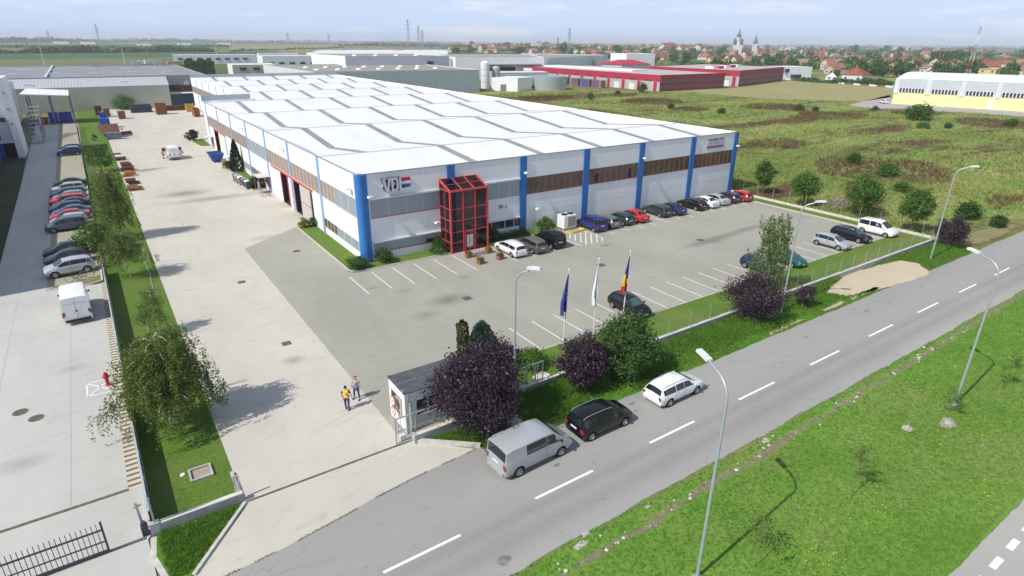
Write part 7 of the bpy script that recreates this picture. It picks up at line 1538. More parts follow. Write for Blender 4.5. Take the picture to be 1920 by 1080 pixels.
c1 = crimson([(232, 212.7), (283, 214.5), (287, 330), (236, 330)], 7.4, 'nearer crimson factory hall with grey doors facing the meadow', (1, 2, 5), 1)
m = MB(); m.box(231.7, 231.85, 318, 327, 5.2, 6.9); m.obj('white_panel', M_DOME, c1)
m = MB(); m.box(250, 262, 250, 330, 7.4, 8.2); m.obj('roof_ridge', M_DOME, c1)
c2 = crimson([(299, 217), (374, 239), (372, 300), (297, 282)], 8.2, 'farther crimson factory hall beyond the nearer one, deep red', (0,), 1)
for i in range(5): m = MB(); m.box(305 + i * 11, 309 + i * 11, 240 + i * 4, 246 + i * 4, 8.2, 9.6); m.obj('roof_plant', M_CRIM if i % 2 else M_DOME, c2)
wb, _ = block('white_block', 'plain white windowless block rising behind the crimson halls', 'building', [(328, 335), (352, 330), (356, 350), (332, 356)], 14.5, M_WHITEC, M_DOME, .2, sidem=M_WHITEY)
dr2, _ = block('dark_roof_shed', 'long shed with a dark overhanging flat roof behind the white block', 'shed', [(310, 385), (375, 372), (378, 392), (313, 405)], 9, M_GREYW, M_CAP, .8)
rr_, _ = block('red_roof_store', 'low store with a crimson hipped roof between the crimson halls', 'building', [(290, 300), (312, 296), (315, 318), (293, 322)], 9.0, M_WHITEC, M_CRIM, .0)
m = MB(); m.face([(289, 299, 9.0), (313, 295, 9.0), (306, 306, 11.5), (296, 308, 11.5)]); m.face([(289, 299, 9.0), (296, 308, 11.5), (299, 313, 11.5), (292, 323, 9.0)]); m.face([(296, 308, 11.5), (306, 306, 11.5), (308, 311, 11.5), (299, 313, 11.5)]); m.face([(313, 295, 9), (316, 319, 9), (308, 311, 11.5), (306, 306, 11.5)]); m.obj('hip_roof', M_CRIM, rr_)
bt, _ = block('blue_tent', 'blue roofed tent hall beyond the pale grey works', 'tent', [(384, 440), (402, 432), (416, 462), (398, 470)], 5.5, M_GREYW, M_SKIPB, .0)
m = MB(); m.face([(383, 439, 5.4), (403, 431, 5.4), (410, 447, 8.2), (391, 455, 8.2)]); m.face([(391, 455, 8.2), (410, 447, 8.2), (417, 463, 5.4), (397, 471, 5.4)]); m.face([(383, 439, 5.4), (391, 455, 8.2), (397, 471, 5.4)]); m.obj('tent_roof', plain('tent_blue', (.06, .22, .55), .5), bt)
# pallets stacked before the crimson hall
ps = thing('pallet_wall', 'row of tall purple and blue pallet stacks before the crimson hall', 'pallets', (225, 262, 0))
for i in range(12):
    m = MB(); y = 246 + i * 3.1
    for j in range(9): m.box(224 + (i % 3) * .4, 227.6, y, y + 2.4, j * .42, j * .42 + .3)
    m.obj('pallets', (plain('purple_pallet', (.22, .14, .24), .8, var=.2), plain('blue_pallet', (.08, .14, .40), .7), plain('wood_pallet', (.33, .24, .18), .9))[0 if i % 4 else 1 if i % 8 else 2], ps)
# white roofs and clutter of the estate behind
for i, (x, y, wd, dp, h, lab) in enumerate(((120, 520, 70, 30, 10, 'long white roofed store far behind the domed warehouse'), (205, 500, 80, 40, 10, 'wide white roofed store behind the white works'), (290, 545, 90, 35, 9, 'flat pale store beyond the pale grey works'), (150, 664, 38, 18, 9, 'white two-part works beyond the domed warehouse roof'), (74, 662, 72, 22, 8, 'long grey office block far beyond the grey hall'), (80, 428, 26, 30, 7, 'low cream works beside the poplars'))):
    t, ro = block('far_store', lab, 'warehouse', [(x, y), (x + wd, y - wd * .05), (x + wd + 4, y + dp), (x + 3, y + dp + 2)], h, M_WHITEC if i != 5 else M_CREAM, M_DOME, .2, sidem=M_WHITEY)
    rects(t, 'window', M_WINFAR, [(x + 4 + q * 8, x + 8 + q * 8, y - wd * .05 * (4 + q * 8) / wd - .5, y + .0 - .1, 4, 5.6) for q in range(int(wd / 8) - 1)])
rg = np.random.default_rng(12)
ds = thing('roof_cowls', 'field of many small white saw-tooth roof lights over the far stores', 'roof lights', (200, 470, 10))
bs_, _ = block('sawtooth_factory', 'low factory carrying hundreds of small white roof lights', 'factory', [(172, 584), (281, 516), (432, 792), (244, 767)], 8.6, M_WHITEC, M_GREYR, .2)
V = []
for i in range(300):
    f1, f2 = rg.uniform(.02, .98, 2); x = (172 + 109 * f1) * (1 - f2) + (244 + 188 * f1) * f2; y = (584 - 68 * f1) * (1 - f2) + (767 + 25 * f1) * f2; a = 3.6; V += [(x - a, y - 1, 8.7), (x + a, y - 1, 8.7), (x + a, y + 1.8, 11.0), (x - a, y + 1.8, 11.0)]
bpy.data.objects.remove(ds); o_ = link('roof_lights', quads_mesh('roof_lights', [(p[0] - 172, p[1] - 584, p[2]) for p in V], M_DOME), bs_); o_['kind'] = 'stuff'
# yellow hall
yh, yr = block('yellow_hall', 'yellow walled hall with grey upper cladding and a white barrel roof', 'factory', [(270.4, 122.7), (283.5, 70), (330, 80), (316, 134)], 9.3, M_YELL, M_WHITEC, .0)
ux, uy = (283.5 - 270.4) / 54.3, (70 - 122.7) / 54.3; L = 54.3
def onyel(s0, s1, z0, z1, off, mat, name):
    q = MB(); nx, ny = uy * off, -ux * off; a = (270.4 + ux * s0 + nx, 122.7 + uy * s0 + ny); c = (270.4 + ux * s1 + nx, 122.7 + uy * s1 + ny); q.face([(*a, z0), (*c, z0), (*c, z1), (*a, z1)]); return q.obj(name, mat, yh)
M_GREYLI = ribbed('light_grey_cladding', (.50, .53, .56), 1, .6, .15, cvar=.08)
onyel(-.4, L, 5.2, 9.6, .1, M_GREYLI, 'upper_cladding')
for i in range(6):
    onyel(1.6 + i * 11, 10.4 + i * 11, 4.5, 6.3, .16, M_DOME, 'window_band')
    for j in range(8): onyel(1.8 + i * 11 + j * 1.08, 2.55 + i * 11 + j * 1.08, 4.6, 6.15, .22, M_WINFAR, 'window')
    onyel(-.2 + i * 11, 1.3 + i * 11, 4.0, 9.6, .26, M_LEDGE, 'pilaster')
onyel(31.5, 33, 0, 3, .2, M_DOME, 'door')
m = MB()
for i in range(8):
    a0, a1 = i / 8, (i + 1) / 8; f_ = lambda s: (1.9 * math.sin(math.pi * s))
    q = lambda s, e: (270.2 + (316 - 270.4) * s + (13.1 if e else 0), 122.9 + (134 - 122.7) * s - (52.7 if e else 0), 9.62 + f_(s))
    m.face([q(a0, 0), q(a0, 1), q(a1, 1), q(a1, 0)])
m.obj('barrel_roof', M_WHITEC, yh)
sheet('service_road', ROADPX, -.012, M_PATH, jag=.3, step=2)
n = N('cropped_field'); wv = n.n('TexWave', wave_type='BANDS', bands_direction='X'); wv.inputs['Scale'].default_value = .31831 / 7; wv.inputs['Distortion'].default_value = 1.5; n.l(n.coord((1, 1, 1), (0, 0, R(25))), wv.inputs['Vector'])
n.col(n.mix(n.ramp(wv.outputs['Fac'], [(.55, (0, 0, 0)), (.8, (.8,) * 3)]), n.ramp(n.noise(.05, 5, .6), [(.3, (.23, .225, .085)), (.7, (.31, .275, .12))]), (.36, .31, .17))); M_CROP = n.set(.95, 0, .1)
sheet('cropped_field', [(243, 161), (270, 134), (322, 141), (372, 168), (388, 240), (374, 240), (300, 216), (286, 212), (245, 211)], -.012, M_CROP)
sheet('far_road', [(322, 137), (420, 175), (400, 262), (378, 262), (392, 244), (374, 166), (321, 141)], -.008, M_PATH)
# striped barrier along the far road
for i in range(16):
    f = i / 16; a, c = Vector((391, 246, 0)), Vector((374, 164, 0)); p, q = a.lerp(c, f), a.lerp(c, f + .05); m = MB(); m.beam((p.x - 3, p.y, .45), (q.x - 3, q.y, .45), .3, .9); m.obj('barrier', M_DOME if i % 2 == 0 else M_CORTEN, None, (p.x - 3, p.y, 0), label='white painted concrete barrier block beside the far road' if i % 2 == 0 else 'rust coloured barrier block beside the far road', cat='barrier', group='barrier blocks along the far road' + (' (white)' if i % 2 == 0 else ' (rust)'))
wt = thing('white_tent', 'small white pavilion standing on the edge of the cropped field', 'tent', (383, 212, 0)); m = MB(); m.box(381, 385.5, 210, 214.5, 0, 3.6); m.obj('wall', M_DOME, wt); m = MB(); m.lathe([(3.6, 3.6), (.4, 5.8)], (383.2, 212.2, 0), 'Z', 4); m.obj('roof', M_DOME, wt)
fs, _ = block('roadside_cafe', 'grey and white two-storey house with a flat roof beyond the farther crimson hall', 'house', [(392, 254), (418, 246), (425, 262), (398, 272)], 7.5, M_WHITEC, M_DOME, .2, sidem=M_GREYW); rects(fs, 'window', M_WINFAR, [(396, 404, 251.5, 252.5, 4.2, 6.4), (400, 414, 248.4, 250, .5, 2.8)])
# poplars and utility poles behind the grey hall
for i, (px, py, h, lab) in enumerate(((358, 141, 10, 'tall dark poplar clump behind the grey hall corner'), (382, 142, 10.5, 'dark poplar clump next to the cream works'), (368, 141.5, 9, 'poplar clump nearest the parked lorries'), (396, 142, 9.5, 'poplar clump closest to the white hall roof'))):
    p = at(px, py); conifer('poplar_tree', 200 + i, h, 2.6, 1500, L_DEEP, lab, (p.x, p.y, 0), cat='tree', column=True, lsize=1.1)
for i, (px, py, top) in enumerate(((85, 127, 100), (235, 122, 93), (408, 112, 88), (557, 100, 82), (595, 100, 80))):
    p = at(px, py); t = thing('utility_pole', ('pale concrete utility pole behind the grey hall', 'slim utility pole above the grey hall roof centre', 'utility pole behind the parked lorries', 'thin utility pole by the far tan field', 'second thin utility pole by the far tan field')[i], 'pole', (p.x, p.y, 0)); h = (py - top) / FPX * math.hypot(p.x, p.y) * 1.02; m = MB(); m.tube([(0, 0, 0), (0, 0, h)], [.35, .2], 6); m.obj('pole', M_CONCL, t, local=True); m = MB(); m.beam((-1.2, 0, h - 1), (1.2, 0, h - 1), .2, .2); m.obj('crossarm', M_CONCL, t, local=True)
# ------------------------------------------------------------------ far fields, town, masts, tree belts, air
rng = np.random.default_rng(77); random.seed(77)
def pxpoly(name, P, z, mat): return sheet(name, [tuple(at(*q)[:2]) for q in P], z, mat)
M_FGREEN2 = plain('green_crop', (.045, .105, .035), .95, var=.12, vs=.01); M_FTAN = plain('ripe_crop', (.245, .205, .095), .95, var=.12, vs=.01); M_FLIGHT = plain('pale_grass', (.13, .15, .05), .95, var=.2, vs=.02)
pxpoly('green_field', [(-150, 113), (330, 107), (520, 101), (520, 96.5), (200, 99), (-150, 100)], .05, M_FGREEN2)
pxpoly('pale_field', [(-150, 126), (300, 124), (330, 107.5), (-150, 113.5)], .03, M_FLIGHT)
pxpoly('ripe_field', [(430, 96), (860, 97), (860, 86.5), (640, 84), (430, 85)], .10, M_FTAN)
pxpoly('ripe_field', [(-150, 81), (170, 80.5), (330, 80), (330, 78.6), (-150, 79)], .12, M_FTAN)
pxpoly('green_field', [(170, 88), (400, 87), (400, 82), (190, 82.5)], .14, M_FGREEN2)
# house kinds
ROOFS = dict(orange=plain('orange_tiles', (.31, .135, .08), .85, var=.2, vs=.5), red=plain('red_tiles', (.27, .08, .06), .85, var=.2, vs=.5), brown=plain('brown_tiles', (.21, .12, .085), .85, var=.2, vs=.5), pale=plain('weathered_tiles', (.28, .18, .13), .85, var=.2, vs=.5), grey=plain('grey_sheet_roof', (.38, .39, .40), .6, var=.1, vs=.5), maroon=plain('maroon_tiles', (.20, .06, .055), .85, var=.15, vs=.5))
WALLS = dict(white=plain('white_render', (.56, .55, .52), .8, var=.06), cream=plain('cream_render', (.60, .53, .39), .8, var=.08), yellow=plain('yellow_render', (.60, .47, .20), .8, var=.08), pink=plain('pink_render', (.55, .40, .34), .8, var=.08), brick=plain('bare_brick', (.36, .15, .08), .9, var=.15), grey=plain('grey_render', (.42, .42, .41), .8, var=.08))
def house_proto(kind):
    root = bpy.data.objects.new('house', None)
    W_, D_, h, rh = dict(gable=(10, 8, 3.6, 3.2), long=(16, 8, 3.4, 3.4), hip=(12, 11, 4.0, 3.6), tall=(9.5, 9, 6.2, 3.4), flat=(12, 10, 6.0, .3), ell=(13, 8, 3.6, 3.2))[kind]
    x, y = W_ / 2, D_ / 2; m = MB()
    m.face([(-x, -y, 0), (x, -y, 0), (x, -y, h), (-x, -y, h)]); m.face([(x, y, 0), (-x, y, 0), (-x, y, h), (x, y, h)])
    if kind in ('gable', 'long', 'tall', 'ell'):
        m.face([(-x, y, 0), (-x, -y, 0), (-x, -y, h), (-x, 0, h + rh), (-x, y, h)]); m.face([(x, -y, 0), (x, y, 0), (x, y, h), (x, 0, h + rh), (x, -y, h)])
    else:
        m.face([(-x, y, 0), (-x, -y, 0), (-x, -y, h), (-x, y, h)]); m.face([(x, -y, 0), (x, y, 0), (x, y, h), (x, -y, h)])
    if kind == 'ell': m.box(-x + .2, -x + 6, -y - 5, -y + .02, 0, h); 
    link('wall', m.mesh('wall', WALLS['white']), root)
    r = MB(); e = .55
    def slab(P, t=.22):
        r.face(P); r.face([(p[0], p[1], p[2] - t) for p in reversed(P)])
        for i in range(len(P)): a, b_ = P[i], P[(i + 1) % len(P)]; r.face([(a[0], a[1], a[2] - t), (b_[0], b_[1], b_[2] - t), b_, a])
    if kind in ('gable', 'long', 'tall', 'ell'):
        k_ = rh * e / y
        slab([(-x - e, -y - e, h - k_ + .2), (x + e, -y - e, h - k_ + .2), (x + e, 0, h + rh + .2), (-x - e, 0, h + rh + .2)]); slab([(x + e, y + e, h - k_ + .2), (-x - e, y + e, h - k_ + .2), (-x - e, 0, h + rh + .2), (x + e, 0, h + rh + .2)])
        if kind == 'ell': slab([(-x - .2, -y - 5.5, h - .1), (-x + 3.1, -y - 5.5, h + 2.6), (-x + 3.1, -.5, h + 2.6), (-x - .2, -.5, h - .1)]); slab([(-x + 6.4, -y - 5.5, h - .1), (-x + 6.4, -.5, h - .1), (-x + 3.1, -.5, h + 2.6), (-x + 3.1, -y - 5.5, h + 2.6)])
    elif kind == 'hip':
        q = x * .38
        slab([(-x - e, -y - e, h), (x + e, -y - e, h), (q, 0, h + rh), (-q, 0, h + rh)]); slab([(x + e, y + e, h), (-x - e, y + e, h), (-q, 0, h + rh), (q, 0, h + rh)]); slab([(-x - e, y + e, h), (-x - e, -y - e, h), (-q, 0, h + rh)]); slab([(x + e, -y - e, h), (x + e, y + e, h), (q, 0, h + rh)])
    else: r.box(-x - .3, x + .3, -y - .3, y + .3, h, h + .35)
    ro = link('roof', r.mesh('roof', ROOFS['red']), root)
    c = MB(); c.box(x * .3, x * .3 + .8, .6, 1.4, h + .5, h + rh + 1.3); link('chimney', c.mesh('chimney', WALLS['brick']), ro)
    wm = MB(); wm.box(-.6, .6, -.04, .04, 0, 1.3); wme = wm.mesh('window', M_WINFAR)
    for fl in ([1.1] if h < 5 else [1.0, 3.9]):
        for i in range(int(W_ / 3)):
            link('window', wme, root, (-x + 1.8 + i * 3.0, -y - .03 - (5 if kind == 'ell' and i < 2 else 0), fl))
        for i in range(2): o = link('window', wme, root, (-x - .03, -y + 2.0 + i * (D_ - 4.2), fl)); o.rotation_euler = (0, 0, math.pi / 2)
    return root
HP = {}; TAKEN = []
def house(kind, roof, wall, x, y, deg, label, group=None, s=1.0):
    if kind not in HP: HP[kind] = [house_proto(kind), False]
    root, used = HP[kind]
    if used: root = copy_tree(root)
    else: HP[kind][1] = True; C.objects.link(root)
    root.name = 'town_house'; root.location = (x, y, -.05); root.rotation_euler = (0, 0, R(deg)); root.scale = (s,) * 3; setp(root, label, 'house', group); TAKEN.append((x, y, 9 * s))
    for ch in root.children:
        k_ = ch.name.split('.')[0]
        if k_ in ('wall', 'roof'): ch.material_slots[0].link = 'OBJECT'; ch.material_slots[0].material = (WALLS[wall] if k_ == 'wall' else ROOFS[roof])
    return root
for a in ((1602, 152, 'hip', 'red', 'white', 10, 'wide red hipped house beside the white pavilion', 1.35), (1530, 128, 'gable', 'pale', 'cream', -20, 'brown roofed house above the dark trees by the flat roofed house'), (1553, 127, 'gable', 'pale', 'cream', 70, 'cream gabled house with a pale roof before a grey flat block', 1.1),
          (1574, 122, 'flat', 'grey', 'grey', 5, 'grey flat roofed block among trees above the striped barrier', 1.2), (1640, 123, 'flat', 'pale', 'brick', 12, 'unfinished orange brick house, lower of two joined blocks', 1.2), (1664, 123, 'flat', 'pale', 'brick', 12, 'unfinished orange brick house, taller of two joined blocks', 1.5),
          (1737, 115, 'gable', 'grey', 'white', 75, 'small white gabled house in the trees above the yellow hall', 1.2), (1736, 136, 'hip', 'pale', 'cream', 20, 'cream house with a weathered roof just over the yellow hall', 1.1), (1764, 136, 'tall', 'brown', 'brick', 80, 'dark brown gabled house just over the yellow hall roof', 1.2), (1708, 134, 'hip', 'brown', 'pink', -15, 'pinkish house with a brown roof left among shrubs over the yellow hall'.replace(' left', '')),
          (1795, 142, 'long', 'red', 'grey', 8, 'long red roofed house at the foot of the red and white mast'), (1846, 136, 'tall', 'red', 'white', 60, 'white two-storey house with a red roof close to the mast', 1.15), (1852, 146, 'flat', 'grey', 'yellow', 6, 'pale yellow flat roofed house behind the yellow hall', 1.25), (1893, 140, 'tall', 'grey', 'white', 12, 'white house with a grey roof at the frame edge', 1.2), (1915, 140, 'hip', 'orange', 'cream', 0, 'orange roofed cream house at the frame edge'),
          (1855, 114, 'hip', 'red', 'cream', 25, 'broad red roofed house higher up behind the white two-storey house', 1.5), (1735, 106, 'long', 'red', 'white', 4, 'large white building with a long red roof above the poplars', 2.2), (1680, 93, 'flat', 'pale', 'pink', 10, 'pink apartment block on the far horizon', 3.2), (1537, 108, 'hip', 'red', 'cream', 30, 'big cluster house with deep red roofs, mid-town', 1.9), (1520, 106, 'hip', 'maroon', 'cream', -10, 'maroon roofed house beside the big deep red cluster', 1.7),
          (1482, 97, 'long', 'grey', 'white', 3, 'long plain white building on the town skyline', 3.0), (1495, 112, 'gable', 'orange', 'yellow', 60, 'yellow gabled house with an orange roof beside the town trees', 1.2), (1117, 112, 'gable', 'orange', 'cream', 20, 'bright orange roofed house next to the blue tent hall', 1.7), (1104, 101, 'hip', 'red', 'cream', 0, 'red hipped house above the blue tent hall', 1.8), (1080, 103, 'tall', 'maroon', 'white', 40, 'maroon roofed house close to the pylon foot', 1.4),
          (1310, 99, 'tall', 'red', 'white', 10, 'white house with a tall red roof near the spired church', 2.6), (1252, 96, 'long', 'red', 'white', 2, 'very long white building with red roof on the skyline', 4.0), (1280, 97, 'long', 'red', 'white', 6, 'second long white red roofed building on the skyline', 3.0), (1330, 100, 'long', 'brown', 'pink', -6, 'long brown roofed house beside the tall red roof', 2.6), (1370, 117, 'long', 'pale', 'cream', 8, 'row house with weathered roof beyond the farther crimson hall', 1.6), (1352, 124, 'ell', 'pale', 'cream', 15, 'angled weathered house right above the crimson hall roof', 1.3), (1395, 122, 'hip', 'pale', 'yellow', -20, 'yellowish house with a weathered roof above the crimson hall', 1.3),
          (1430, 108, 'hip', 'red', 'cream', 10, 'red roofed house below the white bell tower', 1.9), (1150, 118, 'gable', 'grey', 'white', 30, 'white shed-like house with a grey roof near the orange roof', 1.2), (1163, 119, 'gable', 'pale', 'white', 65, 'white gabled house beside the dark roofed shed', 1.2), (1040, 105, 'hip', 'orange', 'cream', 15, 'orange hipped house over the pale grey works', 1.6), (1000, 101, 'gable', 'pale', 'cream', 0, 'weathered house over the pale grey works, near the pylon', 1.8), (930, 98, 'hip', 'red', 'cream', 20, 'red hipped house above the white works roof', 2.2), (905, 97, 'tall', 'maroon', 'grey', 5, 'dark house with maroon roof above the white works', 2.0), (865, 99, 'long', 'orange', 'pink', 4, 'orange roofed row above the white stores', 2.0), (1005, 91, 'long', 'grey', 'white', 2, 'far white works under two big round trees', 3.5)):
    p = at(a[0], a[1]); house(a[2], a[3], a[4], p.x, p.y, a[5], a[6], None, (a[7] if len(a) > 7 else 1.0) * .82)
def free(x, y, r_): return all((x - a) ** 2 + (y - b_) ** 2 > (r_ + c) ** 2 for a, b_, c in TAKEN)
GRP = {'near': 'town houses beyond the crimson halls and yellow hall', 'mid': 'houses in the middle of the far town', 'far': 'tiny houses on the far edge of the town'}
RN = dict(orange='orange', red='red', brown='brown', pale='weathered pink', maroon='maroon', grey='grey')
n_h = 0; tries = 0; HPIX = []
while n_h < 255 and tries < 9000:
    tries += 1
    px = rng.uniform(840, 1925); py = 87.5 + 52 * rng.random() ** 1.9
    if px < 1075 and py > 100 or px < 1290 and py > 112 or px < 1500 and py > 127 or px > 1690 and py > 142: continue
    p = at(px, py)
    if not free(p.x, p.y, 6): continue
    kind = rng.choice(['gable', 'hip', 'long', 'ell', 'tall']); roof = str(rng.choice(['orange', 'red', 'pale', 'pale', 'brown', 'pale', 'maroon', 'orange'])); wall = str(rng.choice(['white', 'cream', 'cream', 'pink', 'grey', 'white', 'yellow']))
    zone = 'near' if py > 112 else 'mid' if py > 98 else 'far'
    lab = dict(near='%s roofed %s house amid gardens beyond the works' % (RN[roof], wall), mid='%s roofed %s house in the middle distance of the town' % (RN[roof], wall), far='tiny %s roofed house on the far skyline of the town' % RN[roof])[zone]
    house(str(kind), roof, wall, p.x, p.y, float(rng.uniform(-25, 25) + (90 if rng.random() < .4 else 0)), lab, GRP[zone] + ', ' + RN[roof] + ' roofs' + (', ' + wall + ' walls' if zone != 'far' else ''), s=1.0 if zone == 'near' else 1.2 if zone == 'mid' else 1.7); n_h += 1
# town trees: a few crowns, copied
TP = []
def tree_proto(seed, h, r_, leaf, col_=False):
    rg = np.random.default_rng(seed); root = bpy.data.objects.new('town_tree', None); nc, per = 30, 13
    u = rg.normal(size=(nc, 3)); u /= np.linalg.norm(u, axis=1, keepdims=True); cc = u * rg.uniform(.45, 1.0, size=(nc, 1)) ** .5 * (1 + .2 * np.sin(u[:, :1] * 4 + seed)) * np.array([r_, r_, h * .42]) + np.array([0, 0, h * .56])
    P = np.repeat(cc, per, axis=0) + rg.normal(size=(nc * per, 3)) * r_ * .17; P[:, 2] = np.maximum(P[:, 2], .3)
    m = MB(); m.tube([(0, 0, 0), (0, 0, h * .6)], [.28, .1], 6); link('trunk', m.mesh('trunk', M_BARK), root); link('crown', quads_mesh('crown', leaves(P, rg, r_ * .34, .7), leaf), root); return root
for i, (h, r_, lf) in enumerate(((9, 4.6, L_DEEP), (8, 4.2, L_GREEN), (11, 4.8, L_DEEP), (7, 3.6, L_GREEN), (6, 4.0, L_DEEP))): TP.append([tree_proto(300 + i, h, r_, lf), False])
n_t = 0; tries = 0
while n_t < 285 and tries < 9000:
    tries += 1
    px = rng.uniform(850, 1935); py = 88.5 + 60 * rng.random() ** 1.35
    if px < 1060 and py > 102 or px < 1290 and py > 124 or px < 1490 and py > 138 or px > 1690 and py > 147 or py > 154: continue
    p = at(px, py)
    if not free(p.x, p.y, 2.5): continue
    i = int(rng.integers(0, 5)); root, used = TP[i]
    if used: root = copy_tree(root)
    else: TP[i][1] = True; C.objects.link(root)
    d = p.length; zone = 'beyond the works and the barrier' if py > 118 else 'in the middle of the far town' if py > 100 else 'on the far skyline of the town'
    root.name = 'town_tree'; root.location = (p.x, p.y, -.05); s = rng.uniform(.85, 1.4) * (1 if py > 105 else 1.5); root.scale = (s, s, s * rng.uniform(.8, 1.15)); root.rotation_euler = (0, 0, rng.uniform(0, 6.28))
    setp(root, ('dark' if i in (0, 2, 4) else 'fresh') + ' green tree ' + zone, 'tree', ('dark' if i in (0, 2, 4) else 'fresh') + ' green trees ' + zone); n_t += 1
for px, py, nn, dx in ((1772, 122, 9, 7), ):
    for i in range(nn):
        p = at(px + (i - 4) * dx, py + random.uniform(-3, 3)); root = copy_tree(TP[2][0]); root.name = 'poplar_tree'; root.location = (p.x, p.y, -.05); root.scale = (.55, .55, 1.5); setp(root, 'slender poplar in the pale-trunked poplar row behind the yellow hall', 'tree', 'poplar row behind the yellow hall')
for px, py, lab in ((1014, 88, 'first of two big round trees on the skyline near the chimney'), (1025, 88, 'second big round tree on the skyline, nearer the chimney')):
    p = at(px, py); root = copy_tree(TP[0][0]); root.name = 'skyline_tree'; root.location = (p.x, p.y, -.05); root.scale = (2.6,) * 3; setp(root, lab, 'tree', None); root.pop('group', None)
# tree belts
def belt(name, P, w_, h, n_, size, seed, leaf=L_DEEP):
    rg = np.random.default_rng(seed); A = np.array([tuple(at(*q)[:2]) for q in P]); seg = np.linalg.norm(np.diff(A, axis=0), axis=1); cum = np.concatenate([[0], np.cumsum(seg)])
    s = rg.uniform(0, cum[-1], n_); i = np.clip(np.searchsorted(cum, s) - 1, 0, len(seg) - 1); f = ((s - cum[i]) / seg[i])[:, None]; XY = A[i] * (1 - f) + A[i + 1] * f + rg.normal(size=(n_, 2)) * w_ * .4
    hh2 = h * np.clip(.45 + .40 * np.sin(s / (h * 3.1)) * np.sin(s / (h * 1.3) + 1) + .25 * np.sin(s / (h * 11)), .12, 1.2); z = rg.uniform(.02, 1, n_) * hh2
    link(name, quads_mesh(name, leaves(np.concatenate([XY, z[:, None]], axis=1), rg, size, .8), leaf), kind='stuff')
belt('tree_belt', [(-60, 100.5), (120, 99.5), (400, 97)], 14, 11, 3600, 4.2, 401)
belt('tree_belt', [(430, 97), (640, 90), (840, 91)], 10, 4.5, 1200, 4, 402)
belt('tree_belt', [(-60, 80.5), (60, 80), (330, 79.2), (420, 79.3)], 40, 22, 2600, 15, 403)
belt('far_wood', [(-60, 76.2), (400, 76.8), (900, 79.6), (1400, 84.6), (1980, 89.0)], 120, 26, 5200, 26, 404)
belt('far_wood', [(400, 80.2), (900, 83.5), (1400, 88.5), (1980, 93.5)], 60, 15, 4200, 14, 405)
belt('far_wood', [(640, 86.5), (860, 88), (1100, 91), (1400, 94)], 40, 12, 3200, 10, 406)
belt('tree_belt', [(-40, 89), (120, 90), (330, 89), (420, 88)], 25, 7, 1500, 6, 407)
belt('town_gardens', [(1075, 108), (1300, 108), (1500, 112), (1700, 116), (1960, 118)], 90, 7, 6500, 5, 408, L_GREEN)
belt('town_gardens', [(1290, 122), (1500, 128), (1700, 132), (1960, 134)], 34, 5.5, 4200, 3, 409, L_GREEN)
belt('town_gardens', [(900, 95), (1200, 98), (1500, 101), (1960, 105)], 160, 11, 5200, 8, 410, L_DEEP)
# hedge in front of the town
belt('roadside_hedge', [(1500, 152), (1560, 156), (1672, 160)], 5, 3.4, 1500, 1.4, 411, L_DEEP)
# far pale sheds and farm roofs on the plain
for i, (px, py, lab) in enumerate(((24, 80, 'white farm sheds at the very edge of the plain'), (115, 82.5, 'long row of pale sheds across the left plain'.replace(' left', '')), (165, 83, 'grey low sheds next to the row of pale sheds'), (345, 85, 'blue roofed farm shed on the plain'), (270, 86, 'tan walled farm yard on the plain'), (420, 84, 'dark long farm shed beside the blue roofed shed'), (650, 85, 'white far hall below the pylons'), (880, 84.5, 'pair of white halls on the skyline'), (1235, 88, 'pale blue hall on the town skyline'), (1545, 87, 'far white greenhouse row on the horizon'), (1590, 87.2, 'second white greenhouse row on the horizon'))):
    p = at(px, py); d = math.hypot(p.x, p.y); wd = 22 * d / FPX; hh3 = max(4, 3.2 * d / FPX)
    ux_, uy_ = CR.x, CR.y; q = [(p.x - ux_ * wd / 2, p.y - uy_ * wd / 2), (p.x + ux_ * wd / 2, p.y + uy_ * wd / 2)]; q += [(q[1][0] - uy_ * wd * .3, q[1][1] + ux_ * wd * .3), (q[0][0] - uy_ * wd * .3, q[0][1] + ux_ * wd * .3)]
    block('far_shed', lab, 'shed', q, hh3, WALLS['white'] if i not in (4, 5) else WALLS['cream'], ROOFS['grey'] if i != 3 else M_SKIPB)
